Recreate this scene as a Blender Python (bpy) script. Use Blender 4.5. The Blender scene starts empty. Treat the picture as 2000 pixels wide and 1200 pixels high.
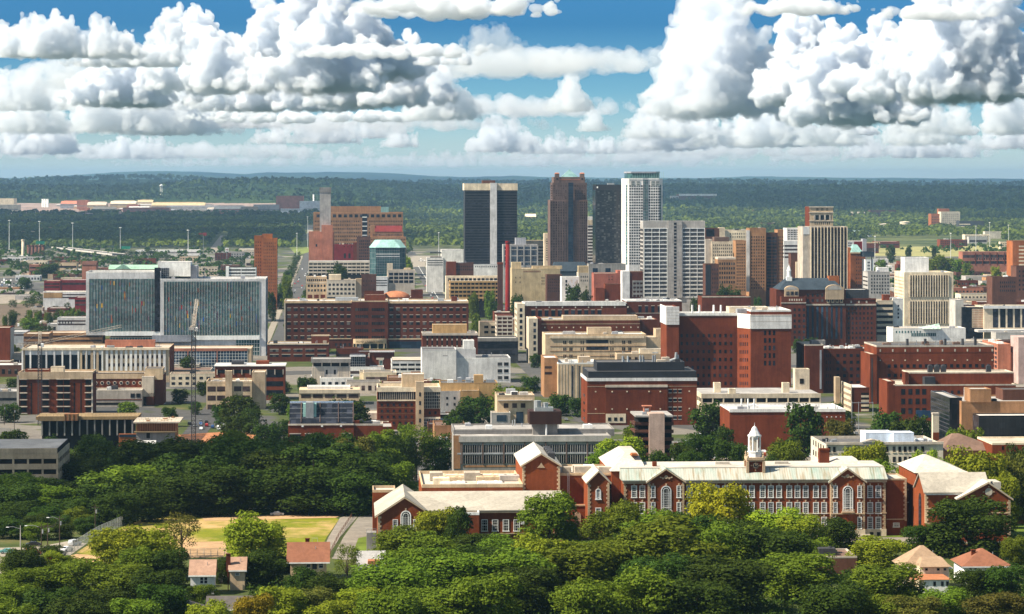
import bpy, math, random
import numpy as np
from mathutils import Vector, Matrix
S = bpy.context.scene
COL = S.collection
# ---------------------------------------------------------------- camera, sky, sun, exposure
F = 5540.0; HY = 352.0; H = 135.0          # focal length in photo pixels, horizon row, camera height
cam = bpy.data.cameras.new('camera'); camo = bpy.data.objects.new('camera', cam); COL.objects.link(camo); S.camera = camo
camo.location = (0, 0, H); camo.rotation_euler = (math.radians(90), 0, 0)
cam.sensor_width = 36; cam.lens = 36 * F / 2000; cam.shift_y = -248 / 2000; cam.clip_start = 1; cam.clip_end = 250000
S.view_settings.view_transform = 'Standard'; S.view_settings.look = 'None'; S.view_settings.exposure = 1.22; S.view_settings.gamma = 1
S.cycles.use_denoising = True
S.cycles.max_bounces = 24; S.cycles.diffuse_bounces = 3; S.cycles.glossy_bounces = 2; S.cycles.transmission_bounces = 4
S.cycles.volume_bounces = 22; S.cycles.transparent_max_bounces = 8
SUN = Vector((-0.66, -0.20, 0.72)).normalized()
W = bpy.data.worlds.new('World'); S.world = W; W.use_nodes = True
wn = W.node_tree; bg = wn.nodes['Background']; sky = wn.nodes.new('ShaderNodeTexSky'); sky.sky_type = 'NISHITA'; sky.sun_disc = False
sky.sun_elevation = math.asin(SUN.z); sky.sun_rotation = math.atan2(SUN.x, SUN.y)
sky.air_density = 1.0; sky.dust_density = 0.2; sky.ozone_density = 4.0
# a clear blue that deepens with elevation, multiplied over the physical sky
geo = wn.nodes.new('ShaderNodeTexCoord'); sep = wn.nodes.new('ShaderNodeSeparateXYZ'); wn.links.new(geo.outputs['Generated'], sep.inputs[0])
ramp = wn.nodes.new('ShaderNodeValToRGB'); wn.links.new(sep.outputs[2], ramp.inputs[0])
cr = ramp.color_ramp; cr.elements[0].position = 0.0; cr.elements[0].color = (.52, .62, .76, 1); cr.elements[1].position = .3; cr.elements[1].color = (1.25, 1.0, .7, 1)
for p, c in ((.012, (.40, .53, .66, 1)), (.03, (.17, .36, .55, 1)), (.055, (.05, .19, .38, 1)), (.09, (.09, .26, .46, 1))):
    e = cr.elements.new(p); e.color = c
mx = wn.nodes.new('ShaderNodeMix'); mx.data_type = 'RGBA'; mx.blend_type = 'MULTIPLY'; mx.inputs[0].default_value = 1
wn.links.new(sky.outputs[0], mx.inputs[6]); wn.links.new(ramp.outputs[0], mx.inputs[7]); wn.links.new(mx.outputs[2], bg.inputs[0])
bg.inputs[1].default_value = 0.095
sl = bpy.data.lights.new('sun', 'SUN'); so = bpy.data.objects.new('sun', sl); COL.objects.link(so)
sl.energy = 5.0; sl.angle = math.radians(.53); sl.color = (1, .90, .74); so.rotation_euler = SUN.to_track_quat('Z', 'Y').to_euler()

# ---------------------------------------------------------------- helpers
YAW = math.radians(3.2); CY = math.cos(YAW); SY = math.sin(YAW)      # the street grid
RND = random.Random(11)
KN = [(-400, 110), (0, 100), (300, 70), (460, 40), (580, 33.5), (700, 31), (800, 29.2), (850, 28), (950, 23), (1100, 18), (1400, 8), (1800, 3), (2500, 0), (60000, 0)]
def zg(Y):
    for (a, za), (b, zb) in zip(KN, KN[1:]):
        if Y <= b: return za + (zb - za) * (Y - a) / (b - a)
    return 0.0
def P(px, py, Y): return Vector(((px - 1000) / F * Y, Y, H - (py - HY) / F * Y))
def gY(py):
    lo, hi = 400.0, 30000.0
    for _ in range(50):
        m = (lo + hi) / 2
        if (H - zg(m)) / m * F + HY > py: lo = m
        else: hi = m
    return lo
def G(px, py):
    Y = gY(py); return Vector(((px - 1000) / F * Y, Y, zg(Y)))

class MB:
    def __init__(s): s.V = []; s.F = []; s.M = []; s.m = 0
    def quad(s, *p):
        k = len(s.V); s.V += [tuple(q) for q in p]; s.F.append(tuple(range(k, k + len(p)))); s.M.append(s.m); return s
    def box(s, x0, x1, y0, y1, z0, z1, rot=0, c=(0, 0, 0)):
        k = len(s.V); cc, ss = math.cos(rot), math.sin(rot)
        for z in (z0, z1):
            for (x, y) in ((x0, y0), (x1, y0), (x1, y1), (x0, y1)):
                s.V.append((c[0] + x * cc - y * ss, c[1] + x * ss + y * cc, c[2] + z))
        for f in ((3, 2, 1, 0), (4, 5, 6, 7), (0, 1, 5, 4), (1, 2, 6, 5), (2, 3, 7, 6), (3, 0, 4, 7)):
            s.F.append(tuple(k + i for i in f)); s.M.append(s.m)
        return s
    def bev(s, x0, x1, y0, y1, z0, z1, b):       # box with chamfered top edges
        k = len(s.V)
        for (i, z) in ((0, z0), (0, z1 - b), (b, z1)):
            s.V += [(x0 + i, y0 + i, z), (x1 - i, y0 + i, z), (x1 - i, y1 - i, z), (x0 + i, y1 - i, z)]
        for L in (0, 4):
            for i in range(4):
                j = (i + 1) % 4; s.F.append((k + L + i, k + L + j, k + L + 4 + j, k + L + 4 + i)); s.M.append(s.m)
        s.F += [(k + 8, k + 9, k + 10, k + 11), (k + 3, k + 2, k + 1, k)]; s.M += [s.m] * 2
        return s
    def prism(s, pts, z0, z1, top=None):         # extruded outline; top = outline at z1
        k = len(s.V); n = len(pts); top = top or pts
        s.V += [(p[0], p[1], z0) for p in pts] + [(p[0], p[1], z1) for p in top]
        for i in range(n):
            j = (i + 1) % n; s.F.append((k + i, k + j, k + n + j, k + n + i)); s.M.append(s.m)
        s.F += [tuple(range(k + n, k + 2 * n)), tuple(range(k + n - 1, k - 1, -1))]; s.M += [s.m] * 2
        return s
    def xprism(s, prof, y0, y1):                  # profile in (x, z) extruded along y
        k = len(s.V); n = len(prof)
        s.V += [(p[0], y0, p[1]) for p in prof] + [(p[0], y1, p[1]) for p in prof]
        for i in range(n):
            j = (i + 1) % n; s.F.append((k + j, k + i, k + n + i, k + n + j)); s.M.append(s.m)
        s.F += [tuple(range(k + 2 * n - 1, k + n - 1, -1)), tuple(range(k, k + n))]; s.M += [s.m] * 2
        return s
    def yprism(s, prof, x0, x1):                  # profile in (y, z) extruded along x
        k = len(s.V); n = len(prof)
        s.V += [(x0, p[0], p[1]) for p in prof] + [(x1, p[0], p[1]) for p in prof]
        for i in range(n):
            j = (i + 1) % n; s.F.append((k + i, k + j, k + n + j, k + n + i)); s.M.append(s.m)
        s.F += [tuple(range(k + n, k + 2 * n)), tuple(range(k + n - 1, k - 1, -1))]; s.M += [s.m] * 2
        return s
    def tube(s, a, b, r0, r1, n=8, cap=True):
        a = Vector(a); b = Vector(b); d = (b - a).normalized()
        u = d.orthogonal().normalized(); v = d.cross(u); k = len(s.V)
        for (p, r) in ((a, r0), (b, r1)):
            for i in range(n):
                t = 2 * math.pi * i / n; s.V.append(tuple(p + u * (r * math.cos(t)) + v * (r * math.sin(t))))
        for i in range(n):
            j = (i + 1) % n; s.F.append((k + i, k + j, k + n + j, k + n + i)); s.M.append(s.m)
        if cap: s.F += [tuple(range(k + n, k + 2 * n)), tuple(range(k + n - 1, k - 1, -1))]; s.M += [s.m] * 2
        return s
    def lathe(s, c, prof, n=16):
        k = len(s.V)
        for (r, z) in prof:
            for i in range(n):
                t = 2 * math.pi * i / n; s.V.append((c[0] + r * math.cos(t), c[1] + r * math.sin(t), c[2] + z))
        for q in range(len(prof) - 1):
            for i in range(n):
                j = (i + 1) % n; s.F.append((k + q * n + i, k + q * n + j, k + (q + 1) * n + j, k + (q + 1) * n + i)); s.M.append(s.m)
        s.F.append(tuple(range(k + (len(prof) - 1) * n, k + len(prof) * n))); s.M.append(s.m)
        return s
    def mesh(s, name, mats):
        me = bpy.data.meshes.new(name); me.from_pydata(s.V, [], s.F)
        for m in (mats if isinstance(mats, (list, tuple)) else [mats]): me.materials.append(m)
        if any(s.M): me.polygons.foreach_set('material_index', s.M)
        return me
    def build(s, name, mats, parent=None, smooth=False, loc=None, **k):
        if isinstance(smooth, tuple): smooth, loc = False, smooth
        me = s.mesh(name, mats)
        if smooth: me.polygons.foreach_set('use_smooth', [True] * len(me.polygons))
        return link(name, me, parent, loc, **k)
def link(name, me, parent=None, loc=None, rz=0, **k):
    o = bpy.data.objects.new(name, me); COL.objects.link(o)
    if parent: o.parent = parent
    if loc is not None: o.location = loc
    if rz: o.rotation_euler = (0, 0, rz)
    for a, b in k.items(): o[a] = b
    return o
def thing(name, label, cat, loc, rz=0, group=None):
    o = bpy.data.objects.new(name, None); COL.objects.link(o); o.location = loc; o.rotation_euler = (0, 0, rz)
    o['label'] = label; o['category'] = cat
    if group: o['group'] = group
    return o
def tag(o, label, cat, group=None):
    o['label'] = label; o['category'] = cat
    if group: o['group'] = group
    return o

def npmesh(name, V, Fc, mats, smooth=False):
    me = bpy.data.meshes.new(name); V = np.asarray(V, np.float32); Fc = np.asarray(Fc, np.int32); n = Fc.shape[1]
    me.vertices.add(len(V)); me.vertices.foreach_set('co', V.ravel()); me.loops.add(Fc.size); me.loops.foreach_set('vertex_index', Fc.ravel())
    me.polygons.add(len(Fc)); me.polygons.foreach_set('loop_start', np.arange(0, Fc.size, n, dtype=np.int32)); me.polygons.foreach_set('loop_total', np.full(len(Fc), n, np.int32))
    if smooth: me.polygons.foreach_set('use_smooth', [True] * len(Fc))
    for m in (mats if isinstance(mats, list) else [mats]): me.materials.append(m)
    me.update(calc_edges=True); return me
# ---------------------------------------------------------------- materials
class N:
    def __init__(s, name):
        s.m = bpy.data.materials.new(name); s.m.use_nodes = True; s.t = s.m.node_tree; s.b = s.t.nodes['Principled BSDF']; s.out = s.t.nodes['Material Output']
    def n(s, kind, **k):
        q = s.t.nodes.new('ShaderNode' + kind)
        for a, v in k.items(): setattr(q, a, v)
        return q
    def l(s, a, b): s.t.links.new(a, b)
    def pos(s, scale=(1, 1, 1)):
        g = s.n('NewGeometry'); m = s.n('Mapping'); m.inputs['Scale'].default_value = scale; s.l(g.outputs['Position'], m.inputs[0]); return m.outputs[0]
    def noise(s, vec, scale, detail=4, rough=.6):
        q = s.n('TexNoise'); q.inputs['Scale'].default_value = scale; q.inputs['Detail'].default_value = detail; q.inputs['Roughness'].default_value = rough
        if vec is not None: s.l(vec, q.inputs['Vector'])
        return q.outputs['Fac']
    def ramp(s, fac, stops, interp='LINEAR'):
        r = s.n('ValToRGB'); r.color_ramp.interpolation = interp; e = r.color_ramp.elements
        while len(e) < len(stops): e.new(.5)
        for i, (p, c) in enumerate(stops): e[i].position = p; e[i].color = (*c, 1) if len(c) == 3 else c
        s.l(fac, r.inputs[0]); return r.outputs[0]
    def mul(s, a, b, f=1.0, mode='MULTIPLY'):
        q = s.n('Mix', data_type='RGBA', blend_type=mode); q.inputs[0].default_value = f
        for i, v in ((6, a), (7, b)):
            if isinstance(v, tuple): q.inputs[i].default_value = (*v, 1)
            else: s.l(v, q.inputs[i])
        return q.outputs[2]
    def mixf(s, fac, a, b):
        q = s.n('Mix', data_type='RGBA'); s.l(fac, q.inputs[0])
        for i, v in ((6, a), (7, b)):
            if isinstance(v, tuple): q.inputs[i].default_value = (*v, 1)
            else: s.l(v, q.inputs[i])
        return q.outputs[2]
    def base(s, sock, rough=.8, spec=.3, metal=0):
        s.l(sock, s.b.inputs['Base Color']); s.b.inputs['Roughness'].default_value = rough; s.b.inputs['Specular IOR Level'].default_value = spec; s.b.inputs['Metallic'].default_value = metal
        return s.m
def sc3(c, k): return tuple(min(1, v * k) for v in c)
def mat(name, c, rough=.85, var=.26, scale=.1, spec=.05, metal=0, streak=.2):
    q = N(name)
    a = q.ramp(q.noise(q.pos(), scale, 5, .65), [(.3, sc3(c, 1 - var)), (.7, sc3(c, 1 + var))])
    st = q.ramp(q.noise(q.pos((1, 1, .12)), .7, 3), [(.35, (1 - streak,) * 3), (.62, (1, 1, 1))])
    fine = q.ramp(q.noise(q.pos(), 2.3, 2), [(.3, (.88,) * 3), (.7, (1.08,) * 3)])
    oi = q.n('ObjectInfo'); tn = q.ramp(oi.outputs['Random'], [(0, (.80, .82, .86)), (.5, (1, 1, 1)), (1, (1.12, 1.14, 1.12))])
    return q.base(q.mul(q.mul(q.mul(a, st), fine), tn), rough, spec, metal)
def glass(name, c1, c2, cell=.45, rough=.2, spec=.18, hi=None):
    q = N(name); v = q.n('TexWhiteNoise', noise_dimensions='3D'); sn = q.n('VectorMath', operation='FLOOR'); q.l(q.pos((cell, cell, cell)), sn.inputs[0]); q.l(sn.outputs[0], v.inputs['Vector'])
    oi = q.n('ObjectInfo'); ad = q.n('Math', operation='ADD'); q.l(v.outputs['Value'], ad.inputs[0]); q.l(oi.outputs['Random'], ad.inputs[1])
    md = q.n('Math', operation='MULTIPLY'); q.l(ad.outputs[0], md.inputs[0]); md.inputs[1].default_value = .5
    return q.base(q.ramp(md.outputs[0], [(.25, c1), (.7, c2), (.9, hi or sc3(c2, 2.2))]), rough, spec)
def roofmat(name, c, var=.22):
    q = N(name)
    a = q.ramp(q.noise(q.pos(), .09, 6, .7), [(.3, sc3(c, 1 - var)), (.68, sc3(c, 1 + var))])
    v = q.n('TexVoronoi'); v.inputs['Scale'].default_value = .16; q.l(q.pos(), v.inputs['Vector'])
    b = q.ramp(v.outputs['Color'], [(.2, (.86,) * 3), (.8, (1.06,) * 3)])
    f = q.ramp(q.noise(q.pos(), 1.1, 3), [(.35, (.84,) * 3), (.6, (1.03,) * 3)])
    return q.base(q.mul(q.mul(a, b), f), .9, .2)
class M: pass
M.brick = mat('red_brick', (.158, .039, .017)); M.brick_d = mat('dark_red_brick', (.125, .034, .017)); M.brick_o = mat('orange_brick', (.34, .115, .042)); M.brick_s = mat('school_brick', (.205, .053, .020), var=.12, scale=.3)
M.brick_p = mat('pink_brick', (.40, .16, .10)); M.brick_b = mat('brown_brick', (.12, .055, .038)); M.brick_t = mat('tan_brick', (.36, .19, .095)); M.crimson = mat('crimson_paint', (.19, .022, .022)); M.salmon = mat('salmon_stucco', (.34, .11, .075))
M.tan = mat('tan_concrete', (.54, .40, .26)); M.cream = mat('cream_stone', (.70, .58, .42)); M.ochre = mat('ochre_stucco', (.44, .27, .12)); M.yellow = mat('yellow_stone', (.48, .37, .22))
M.white = mat('white_stucco', (.74, .71, .67), streak=.2); M.conc = mat('grey_concrete', (.42, .39, .36), streak=.2); M.conc_d = mat('weathered_concrete', (.27, .25, .23), streak=.25); M.grey = mat('grey_panel', (.36, .36, .38)); M.lime = mat('limestone', (.55, .47, .38))
M.granite = mat('rose_granite', (.15, .10, .085)); M.dark = mat('black_panel', (.018, .019, .024), .5, spec=.4); M.quoin = mat('tan_quoin_stone', (.50, .36, .23)); M.char = mat('charcoal_panel', (.05, .05, .055), .6); M.steel = mat('steel', (.38, .39, .40), .45, metal=.4); M.rust = mat('rusty_formwork', (.34, .15, .07)); M.ply = mat('plywood', (.25, .175, .095)); M.whitep = mat('white_paint', (.8, .79, .76), .5, var=.06)
M.copper = mat('copper_green', (.30, .50, .46), .6); M.green_roof = mat('green_metal_roof', (.33, .52, .38), .5); M.redtile = mat('red_tile', (.18, .03, .028)); M.terracotta = mat('terracotta', (.5, .2, .1)); M.stack = mat('stack_brick', (.17, .015, .013)); M.slate = mat('slate_roof', (.045, .06, .075))
M.r_white = roofmat('white_membrane_roof', (.50, .48, .46)); M.r_grey = roofmat('grey_gravel_roof', (.33, .31, .29)); M.r_dark = roofmat('dark_tar_roof', (.10, .095, .095)); M.r_tan = roofmat('tan_gravel_roof', (.46, .39, .31)); M.r_brown = roofmat('brown_roof', (.16, .10, .075))
M.gl = glass('window_glass', (.006, .006, .008), (.028, .027, .03), hi=(.14, .13, .12)); M.gl_k = glass('black_glass', (.006, .008, .012), (.02, .022, .03), rough=.08); M.gl_b = glass('blue_glass', (.012, .022, .04), (.03, .055, .085), .25, .06); M.gl_g = glass('green_glass', (.02, .06, .065), (.06, .13, .13), .2, .08); M.gl_br = glass('brown_glass', (.03, .016, .014), (.075, .05, .045), .3)
M.void = mat('painted_inside_shade', (.02, .018, .017), .95, spec=.05)  # near-black colour stands in for the shade inside decks, bays and openings
M.dirt = mat('red_clay', (.40, .17, .08), var=.3, scale=.25)

# ---------------------------------------------------------------- buildings
ZUP = {'f': 0.0, 'l': -math.pi / 2, 'r': math.pi / 2}
MESHC = {}
class Bld:
    all = []
    def __init__(s, name, label, cat, x0, Y, group=None, yaw=YAW):
        s.yaw = yaw; s.c = math.cos(yaw); s.s = math.sin(yaw); s.zb = zg(Y) if Y < 8500 else float(hz((x0 - 1000) / F * Y, np.float64(Y)))
        s.O = Vector(((x0 - 1000) / F * Y, Y, s.zb)); s.cnt = {}; s.over = {}
        s.e = thing(name, label, cat, s.O, yaw, group); s.b0 = None; s.label = label; Bld.all.append(s)
    def LX(s, px, y=0.0):
        k = (px - 1000) / F; return (k * (s.O.y + y * s.c) - s.O.x + y * s.s) / (s.c - k * s.s)
    def LZ(s, py, x=0.0, y=0.0): return H - (py - HY) / F * (s.O.y + x * s.s + y * s.c) - s.zb
    def blk(s, xa, xb, yt, yb=None, d=20.0, y=0.0, m=None, roof=None, par=.9, cap=None, name='wall', units=0, roofname='roof'):
        x0, x1 = s.LX(xa, y), s.LX(xb, y); xm = (x0 + x1) / 2
        z1 = s.LZ(yt, xm, y); z0 = -6.0 if yb is None else s.LZ(yb, xm, y)
        b = Blk(s, x0, x1, y, y + d, z0, z1, m)
        zt = z1 - (par if roof else 0)
        MB().box(x0, x1, y, y + d, z0, zt).build(name, m, s.e)
        if roof:
            t = .35; e = .03; q = MB()
            q.box(x0 - e, x1 + e, y - e, y + t, zt, z1).box(x0 - e, x1 + e, y + d - t, y + d + e, zt, z1).box(x0 - e, x0 + t, y + t, y + d - t, zt, z1).box(x1 - t, x1 + e, y + t, y + d - t, zt, z1)
            q.build('parapet', cap or m, s.e)
            MB().box(x0 + .3, x1 - .3, y + .3, y + d - .3, zt - .3, zt + .06).build(roofname, roof, s.e)
            b.zr = zt + .06
            if units: b.units(units)
        else: b.zr = z1
        if s.b0 is None: s.b0 = b
        return b
    def part(s, name, mat_, face, u, z, w, h, th, blk, inn=.08, ind=100):
        n = s.cnt.get(name, 0); s.cnt[name] = n + 1
        x, y = (u, blk.y0) if face == 'f' else ((blk.x0 if face == 'l' else blk.x1), u)
        if n < ind:
            key = (name, mat_.name, round(w, 2), round(h, 2), round(th, 2))
            me = MESHC.get(key)
            if me is None: me = MESHC[key] = MB().box(-w / 2, w / 2, -th, inn, -h / 2, h / 2).mesh(name, mat_)
            return link(name, me, s.e, (x, y, z), ZUP[face])
        q = s.over.setdefault(name, (MB(), []))
        if mat_ not in q[1]: q[1].append(mat_)
        q[0].m = q[1].index(mat_); q[0].box(-w / 2, w / 2, -th, inn, -h / 2, h / 2, ZUP[face], (x, y, z))
    def done(s):
        for name, (q, ms) in s.over.items(): q.build(name + 's', ms, s.e, kind='stuff')
        s.over = {}
        return s
class Blk:
    def __init__(s, b, x0, x1, y0, y1, z0, z1, m): s.b = b; s.x0 = x0; s.x1 = x1; s.y0 = y0; s.y1 = y1; s.z0 = z0; s.z1 = z1; s.m = m
    def U(s, face, xr):
        if face == 'f':
            if xr is None: return s.x0, s.x1
            return s.b.LX(xr[0], s.y0), s.b.LX(xr[1], s.y0)
        a, c = xr or (0, 1); d = s.y1 - s.y0; return s.y0 + a * d, s.y0 + c * d
    def Z(s, yr):
        if yr is None: return s.z0, s.z1
        xm = (s.x0 + s.x1) / 2; return s.b.LZ(yr[1], xm, s.y0), s.b.LZ(yr[0], xm, s.y0)
    def grid(s, nx, nz, xr=None, yr=None, wf=.5, hf=.55, m=None, face='f', name='window', th=.07, sill=None, lint=None, ind=100):
        u0, u1 = s.U(face, xr); z0, z1 = s.Z(yr); m = m or M.gl; du = (u1 - u0) / nx; dz = (z1 - z0) / nz
        for j in range(nz):
            zc = z1 - (j + .5) * dz
            for i in range(nx):
                uc = u0 + (i + .5) * du
                s.b.part(name, m, face, uc, zc, du * wf, dz * hf, th, s, ind=ind)
                if sill: s.b.part('sill', sill, face, uc, zc - dz * hf / 2 - .12, du * wf + .3, .24, th + .1, s, ind=ind)
                if lint: s.b.part('lintel', lint, face, uc, zc + dz * hf / 2 + .2, du * wf + .4, .4, th + .05, s, ind=ind)
        return s
    def cols(s, xs, nz, yr, hf=.6, m=None, name='window', th=.07, sill=None, lint=None, ind=100):
        z0, z1 = s.Z(yr); dz = (z1 - z0) / nz
        for j in range(nz):
            zc = z1 - (j + .5) * dz
            for (a, b) in xs:
                u0, u1 = s.b.LX(a, s.y0), s.b.LX(b, s.y0); uc = (u0 + u1) / 2; w = u1 - u0
                s.b.part(name, m or M.gl, 'f', uc, zc, w, dz * hf, th, s, ind=ind)
                if sill: s.b.part('sill', sill, 'f', uc, zc - dz * hf / 2 - .12, w + .3, .24, th + .1, s, ind=ind)
                if lint: s.b.part('lintel', lint, 'f', uc, zc + dz * hf / 2 + .2, w + .4, .4, th + .05, s, ind=ind)
        return s
    def bands(s, nz, xr=None, yr=None, hf=.5, m=None, face='f', name='window_band', th=.07, mull=0, mm=None, edge=0.0):
        u0, u1 = s.U(face, xr); z0, z1 = s.Z(yr); dz = (z1 - z0) / nz; u0 += edge; u1 -= edge
        for j in range(nz):
            zc = z1 - (j + .5) * dz
            s.b.part(name, m or M.gl, face, (u0 + u1) / 2, zc, u1 - u0, dz * hf, th, s)
            if mull:
                for i in range(1, mull): s.b.part('mullion', mm or M.conc, face, u0 + (u1 - u0) * i / mull, zc, .22, dz * hf, th + .06, s)
        return s
    def fins(s, n, xr=None, yr=None, w=.5, th=.5, m=None, face='f', name='pier', ends=True):
        u0, u1 = s.U(face, xr); z0, z1 = s.Z(yr)
        for i in range(n):
            u = u0 + (u1 - u0) * (i / (n - 1) if ends else (i + .5) / n)
            s.b.part(name, m or s.m, face, u, (z0 + z1) / 2, w, z1 - z0, th, s)
        return s
    def strip(s, xr, yr, m, face='f', name='trim_band', th=.15):
        u0, u1 = s.U(face, xr); z0, z1 = s.Z(yr)
        s.b.part(name, m, face, (u0 + u1) / 2, (z0 + z1) / 2, u1 - u0, z1 - z0, th, s); return s
    def mesh_grid(s, nx, nz, xr=None, yr=None, m=None, face='f', w=.18, th=.14, name='mullion_grid'):
        u0, u1 = s.U(face, xr); z0, z1 = s.Z(yr); q = MB()
        for i in range(nx + 1):
            u = u0 + (u1 - u0) * i / nx; q.box(u - w / 2, u + w / 2, -th, .05, z0, z1)
        for j in range(nz + 1):
            z = z0 + (z1 - z0) * j / nz; q.box(u0, u1, -th + .02, .05, z - w / 2, z + w / 2)
        o = q.build(name, m or M.steel, s.b.e, (s.x0 * 0, s.y0, 0) if face == 'f' else None)
        if face != 'f':
            o.rotation_euler = (0, 0, ZUP[face]); o.location = ((s.x0 if face == 'l' else s.x1), 0, 0)
            if face == 'l': o.scale = (-1, 1, 1)
        return s
    def deck(s, n, yr=None, m=None, hf=.42, faces='fl', ncol=8, xr=None):     # parking deck: rails and columns before a solid body coloured dark as inside shade
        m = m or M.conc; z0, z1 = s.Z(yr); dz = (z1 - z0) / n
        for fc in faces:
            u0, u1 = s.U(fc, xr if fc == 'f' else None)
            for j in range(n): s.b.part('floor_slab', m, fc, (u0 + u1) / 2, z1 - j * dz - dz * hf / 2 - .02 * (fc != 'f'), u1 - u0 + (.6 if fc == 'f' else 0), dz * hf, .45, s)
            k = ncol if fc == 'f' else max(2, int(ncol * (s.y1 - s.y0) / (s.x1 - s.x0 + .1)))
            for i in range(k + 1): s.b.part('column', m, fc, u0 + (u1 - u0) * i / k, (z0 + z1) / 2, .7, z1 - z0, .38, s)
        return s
    def units(s, n, seed=None, mats=None, big=1.0):
        r = random.Random(seed if seed is not None else int(s.x0 * 7 + s.b.O.x * 3 + s.b.O.y)); W_ = s.x1 - s.x0; D_ = s.y1 - s.y0; put = []
        for i in range(n):
            w = r.uniform(1.6, 5) * big; d = r.uniform(1.6, 4) * big; h = r.uniform(1, 2.4) * big
            if w > W_ * .5 or d > D_ * .6: continue
            for _ in range(8):
                x = r.uniform(s.x0 + 1 + w / 2, s.x1 - 1 - w / 2); y = r.uniform(s.y0 + 1 + d / 2, s.y1 - 1 - d / 2)
                if all(abs(x - a) > (w + c) / 2 or abs(y - b_) > (d + e) / 2 for a, b_, c, e in put): break
            else: continue
            put.append((x, y, w, d)); m = r.choice(mats or [M.steel, M.conc, M.whitep, M.grey, M.char, M.r_tan])
            t = r.random()
            if t < .68:
                q = MB().bev(x - w / 2, x + w / 2, y - d / 2, y + d / 2, s.zr - .1, s.zr + h, .15)
                if r.random() < .6: q.tube((x + w * .2, y, s.zr + h - .1), (x + w * .2, y, s.zr + h + .3), .5, .5, 8)
                q.build('rooftop_unit', m, s.b.e)
            else:
                q = MB()
                for k in range(r.randint(1, 3)): q.tube((x + k * .9, y, s.zr - .1), (x + k * .9, y, s.zr + h * r.uniform(.6, 1.4)), .22, .22, 6)
                q.build('vent_pipe', M.steel, s.b.e)
        return s
def B(name, label, cat, x0, x1, top, Y, d, m, roof=None, par=.9, cap=None, units=0, group=None, base=None, yaw=YAW):
    b = Bld(name, label, cat, x0, Y, group, yaw); k = b.blk(x0, x1, top, base, d, 0, m, roof, par, cap, units=units)
    return b, k
# ================================================================ CLOUDS
cm = N('cloud'); cm.t.nodes.remove(cm.b); v = cm.n('VolumePrincipled'); v.inputs['Color'].default_value = (.89, .912, .94, 1); v.inputs['Density'].default_value = .016; v.inputs['Anisotropy'].default_value = .2; cm.l(v.outputs[0], cm.out.inputs['Volume']); M.cloud = cm.m
cm = N('thin_cloud'); cm.t.nodes.remove(cm.b); v = cm.n('VolumePrincipled'); v.inputs['Color'].default_value = (.89, .912, .94, 1); v.inputs['Density'].default_value = .0022; v.inputs['Anisotropy'].default_value = .3; cm.l(v.outputs[0], cm.out.inputs['Volume']); M.thin = cm.m
cm = N('dark_shade_cloud'); cm.t.nodes.remove(cm.b); v = cm.n('VolumePrincipled'); v.inputs['Density'].default_value = .035; cm.l(v.outputs[0], cm.out.inputs['Volume']); M.shaded = cm.m
cm = N('cloud_fringe'); cm.t.nodes.remove(cm.b); v = cm.n('VolumePrincipled'); v.inputs['Color'].default_value = (.89, .912, .94, 1); v.inputs['Density'].default_value = .0028; v.inputs['Anisotropy'].default_value = .3; cm.l(v.outputs[0], cm.out.inputs['Volume']); M.fringe = cm.m
cm = N('far_cloud'); cm.t.nodes.remove(cm.b); v = cm.n('VolumePrincipled'); v.inputs['Color'].default_value = (.89, .912, .94, 1); v.inputs['Density'].default_value = .0065; v.inputs['Anisotropy'].default_value = .3; cm.l(v.outputs[0], cm.out.inputs['Volume']); M.farc = cm.m
cm = N('shade_cloud'); cm.t.nodes.remove(cm.b); v = cm.n('VolumePrincipled'); v.inputs['Color'].default_value = (.89, .912, .94, 1); v.inputs['Density'].default_value = .0006; v.inputs['Anisotropy'].default_value = .3; cm.l(v.outputs[0], cm.out.inputs['Volume']); M.shadec = cm.m
def ico(n):
    import bmesh
    bm = bmesh.new(); bmesh.ops.create_icosphere(bm, subdivisions=n, radius=1); V = np.array([v.co[:] for v in bm.verts]); bm.verts.index_update(); Fc = np.array([[v.index for v in f.verts] for f in bm.faces]); bm.free(); return V, Fc
IV, IF = ico(1)
def cloudmesh(sp, vox, h, m, flat=.12, amp=1.0):
    V = []; Fc = []; k = 0
    for (x, y, z, r) in sp:
        v = IV * r * np.array([1.06, 1, .9]) + np.array([x, y, z]); v[:, 2] = np.where(v[:, 2] < 0, v[:, 2] * flat, v[:, 2]); V.append(v); Fc.append(IF + k); k += len(IV)
    me = npmesh('cloud', np.concatenate(V), np.concatenate(Fc), m); o = link('cloud', me); a = o.modifiers.new('a', 'REMESH'); a.mode = 'VOXEL'; a.voxel_size = vox
    for (t, sc_, st) in (('CLOUDS', h * .35, h * .12 * amp), ('VORONOI', h * .13, -h * .12 * amp), ('VORONOI', h * .055, -h * .065 * amp), ('VORONOI', h * .026, -h * .03 * amp)):
        tx = bpy.data.textures.new('t', t); tx.noise_scale = sc_
        if t == 'CLOUDS': tx.noise_depth = 4
        dm = o.modifiers.new('d', 'DISPLACE'); dm.texture = tx; dm.strength = st; dm.mid_level = .5; dm.texture_coords = 'LOCAL'
    a = o.modifiers.new('b', 'REMESH'); a.mode = 'VOXEL'; a.voxel_size = vox
    me2 = bpy.data.meshes.new_from_object(o.evaluated_get(bpy.context.evaluated_depsgraph_get())); o.modifiers.clear(); o.data = me2; bpy.data.meshes.remove(me)
    me2.polygons.foreach_set('use_smooth', [True] * len(me2.polygons)); o['kind'] = 'stuff'; return o
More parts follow.
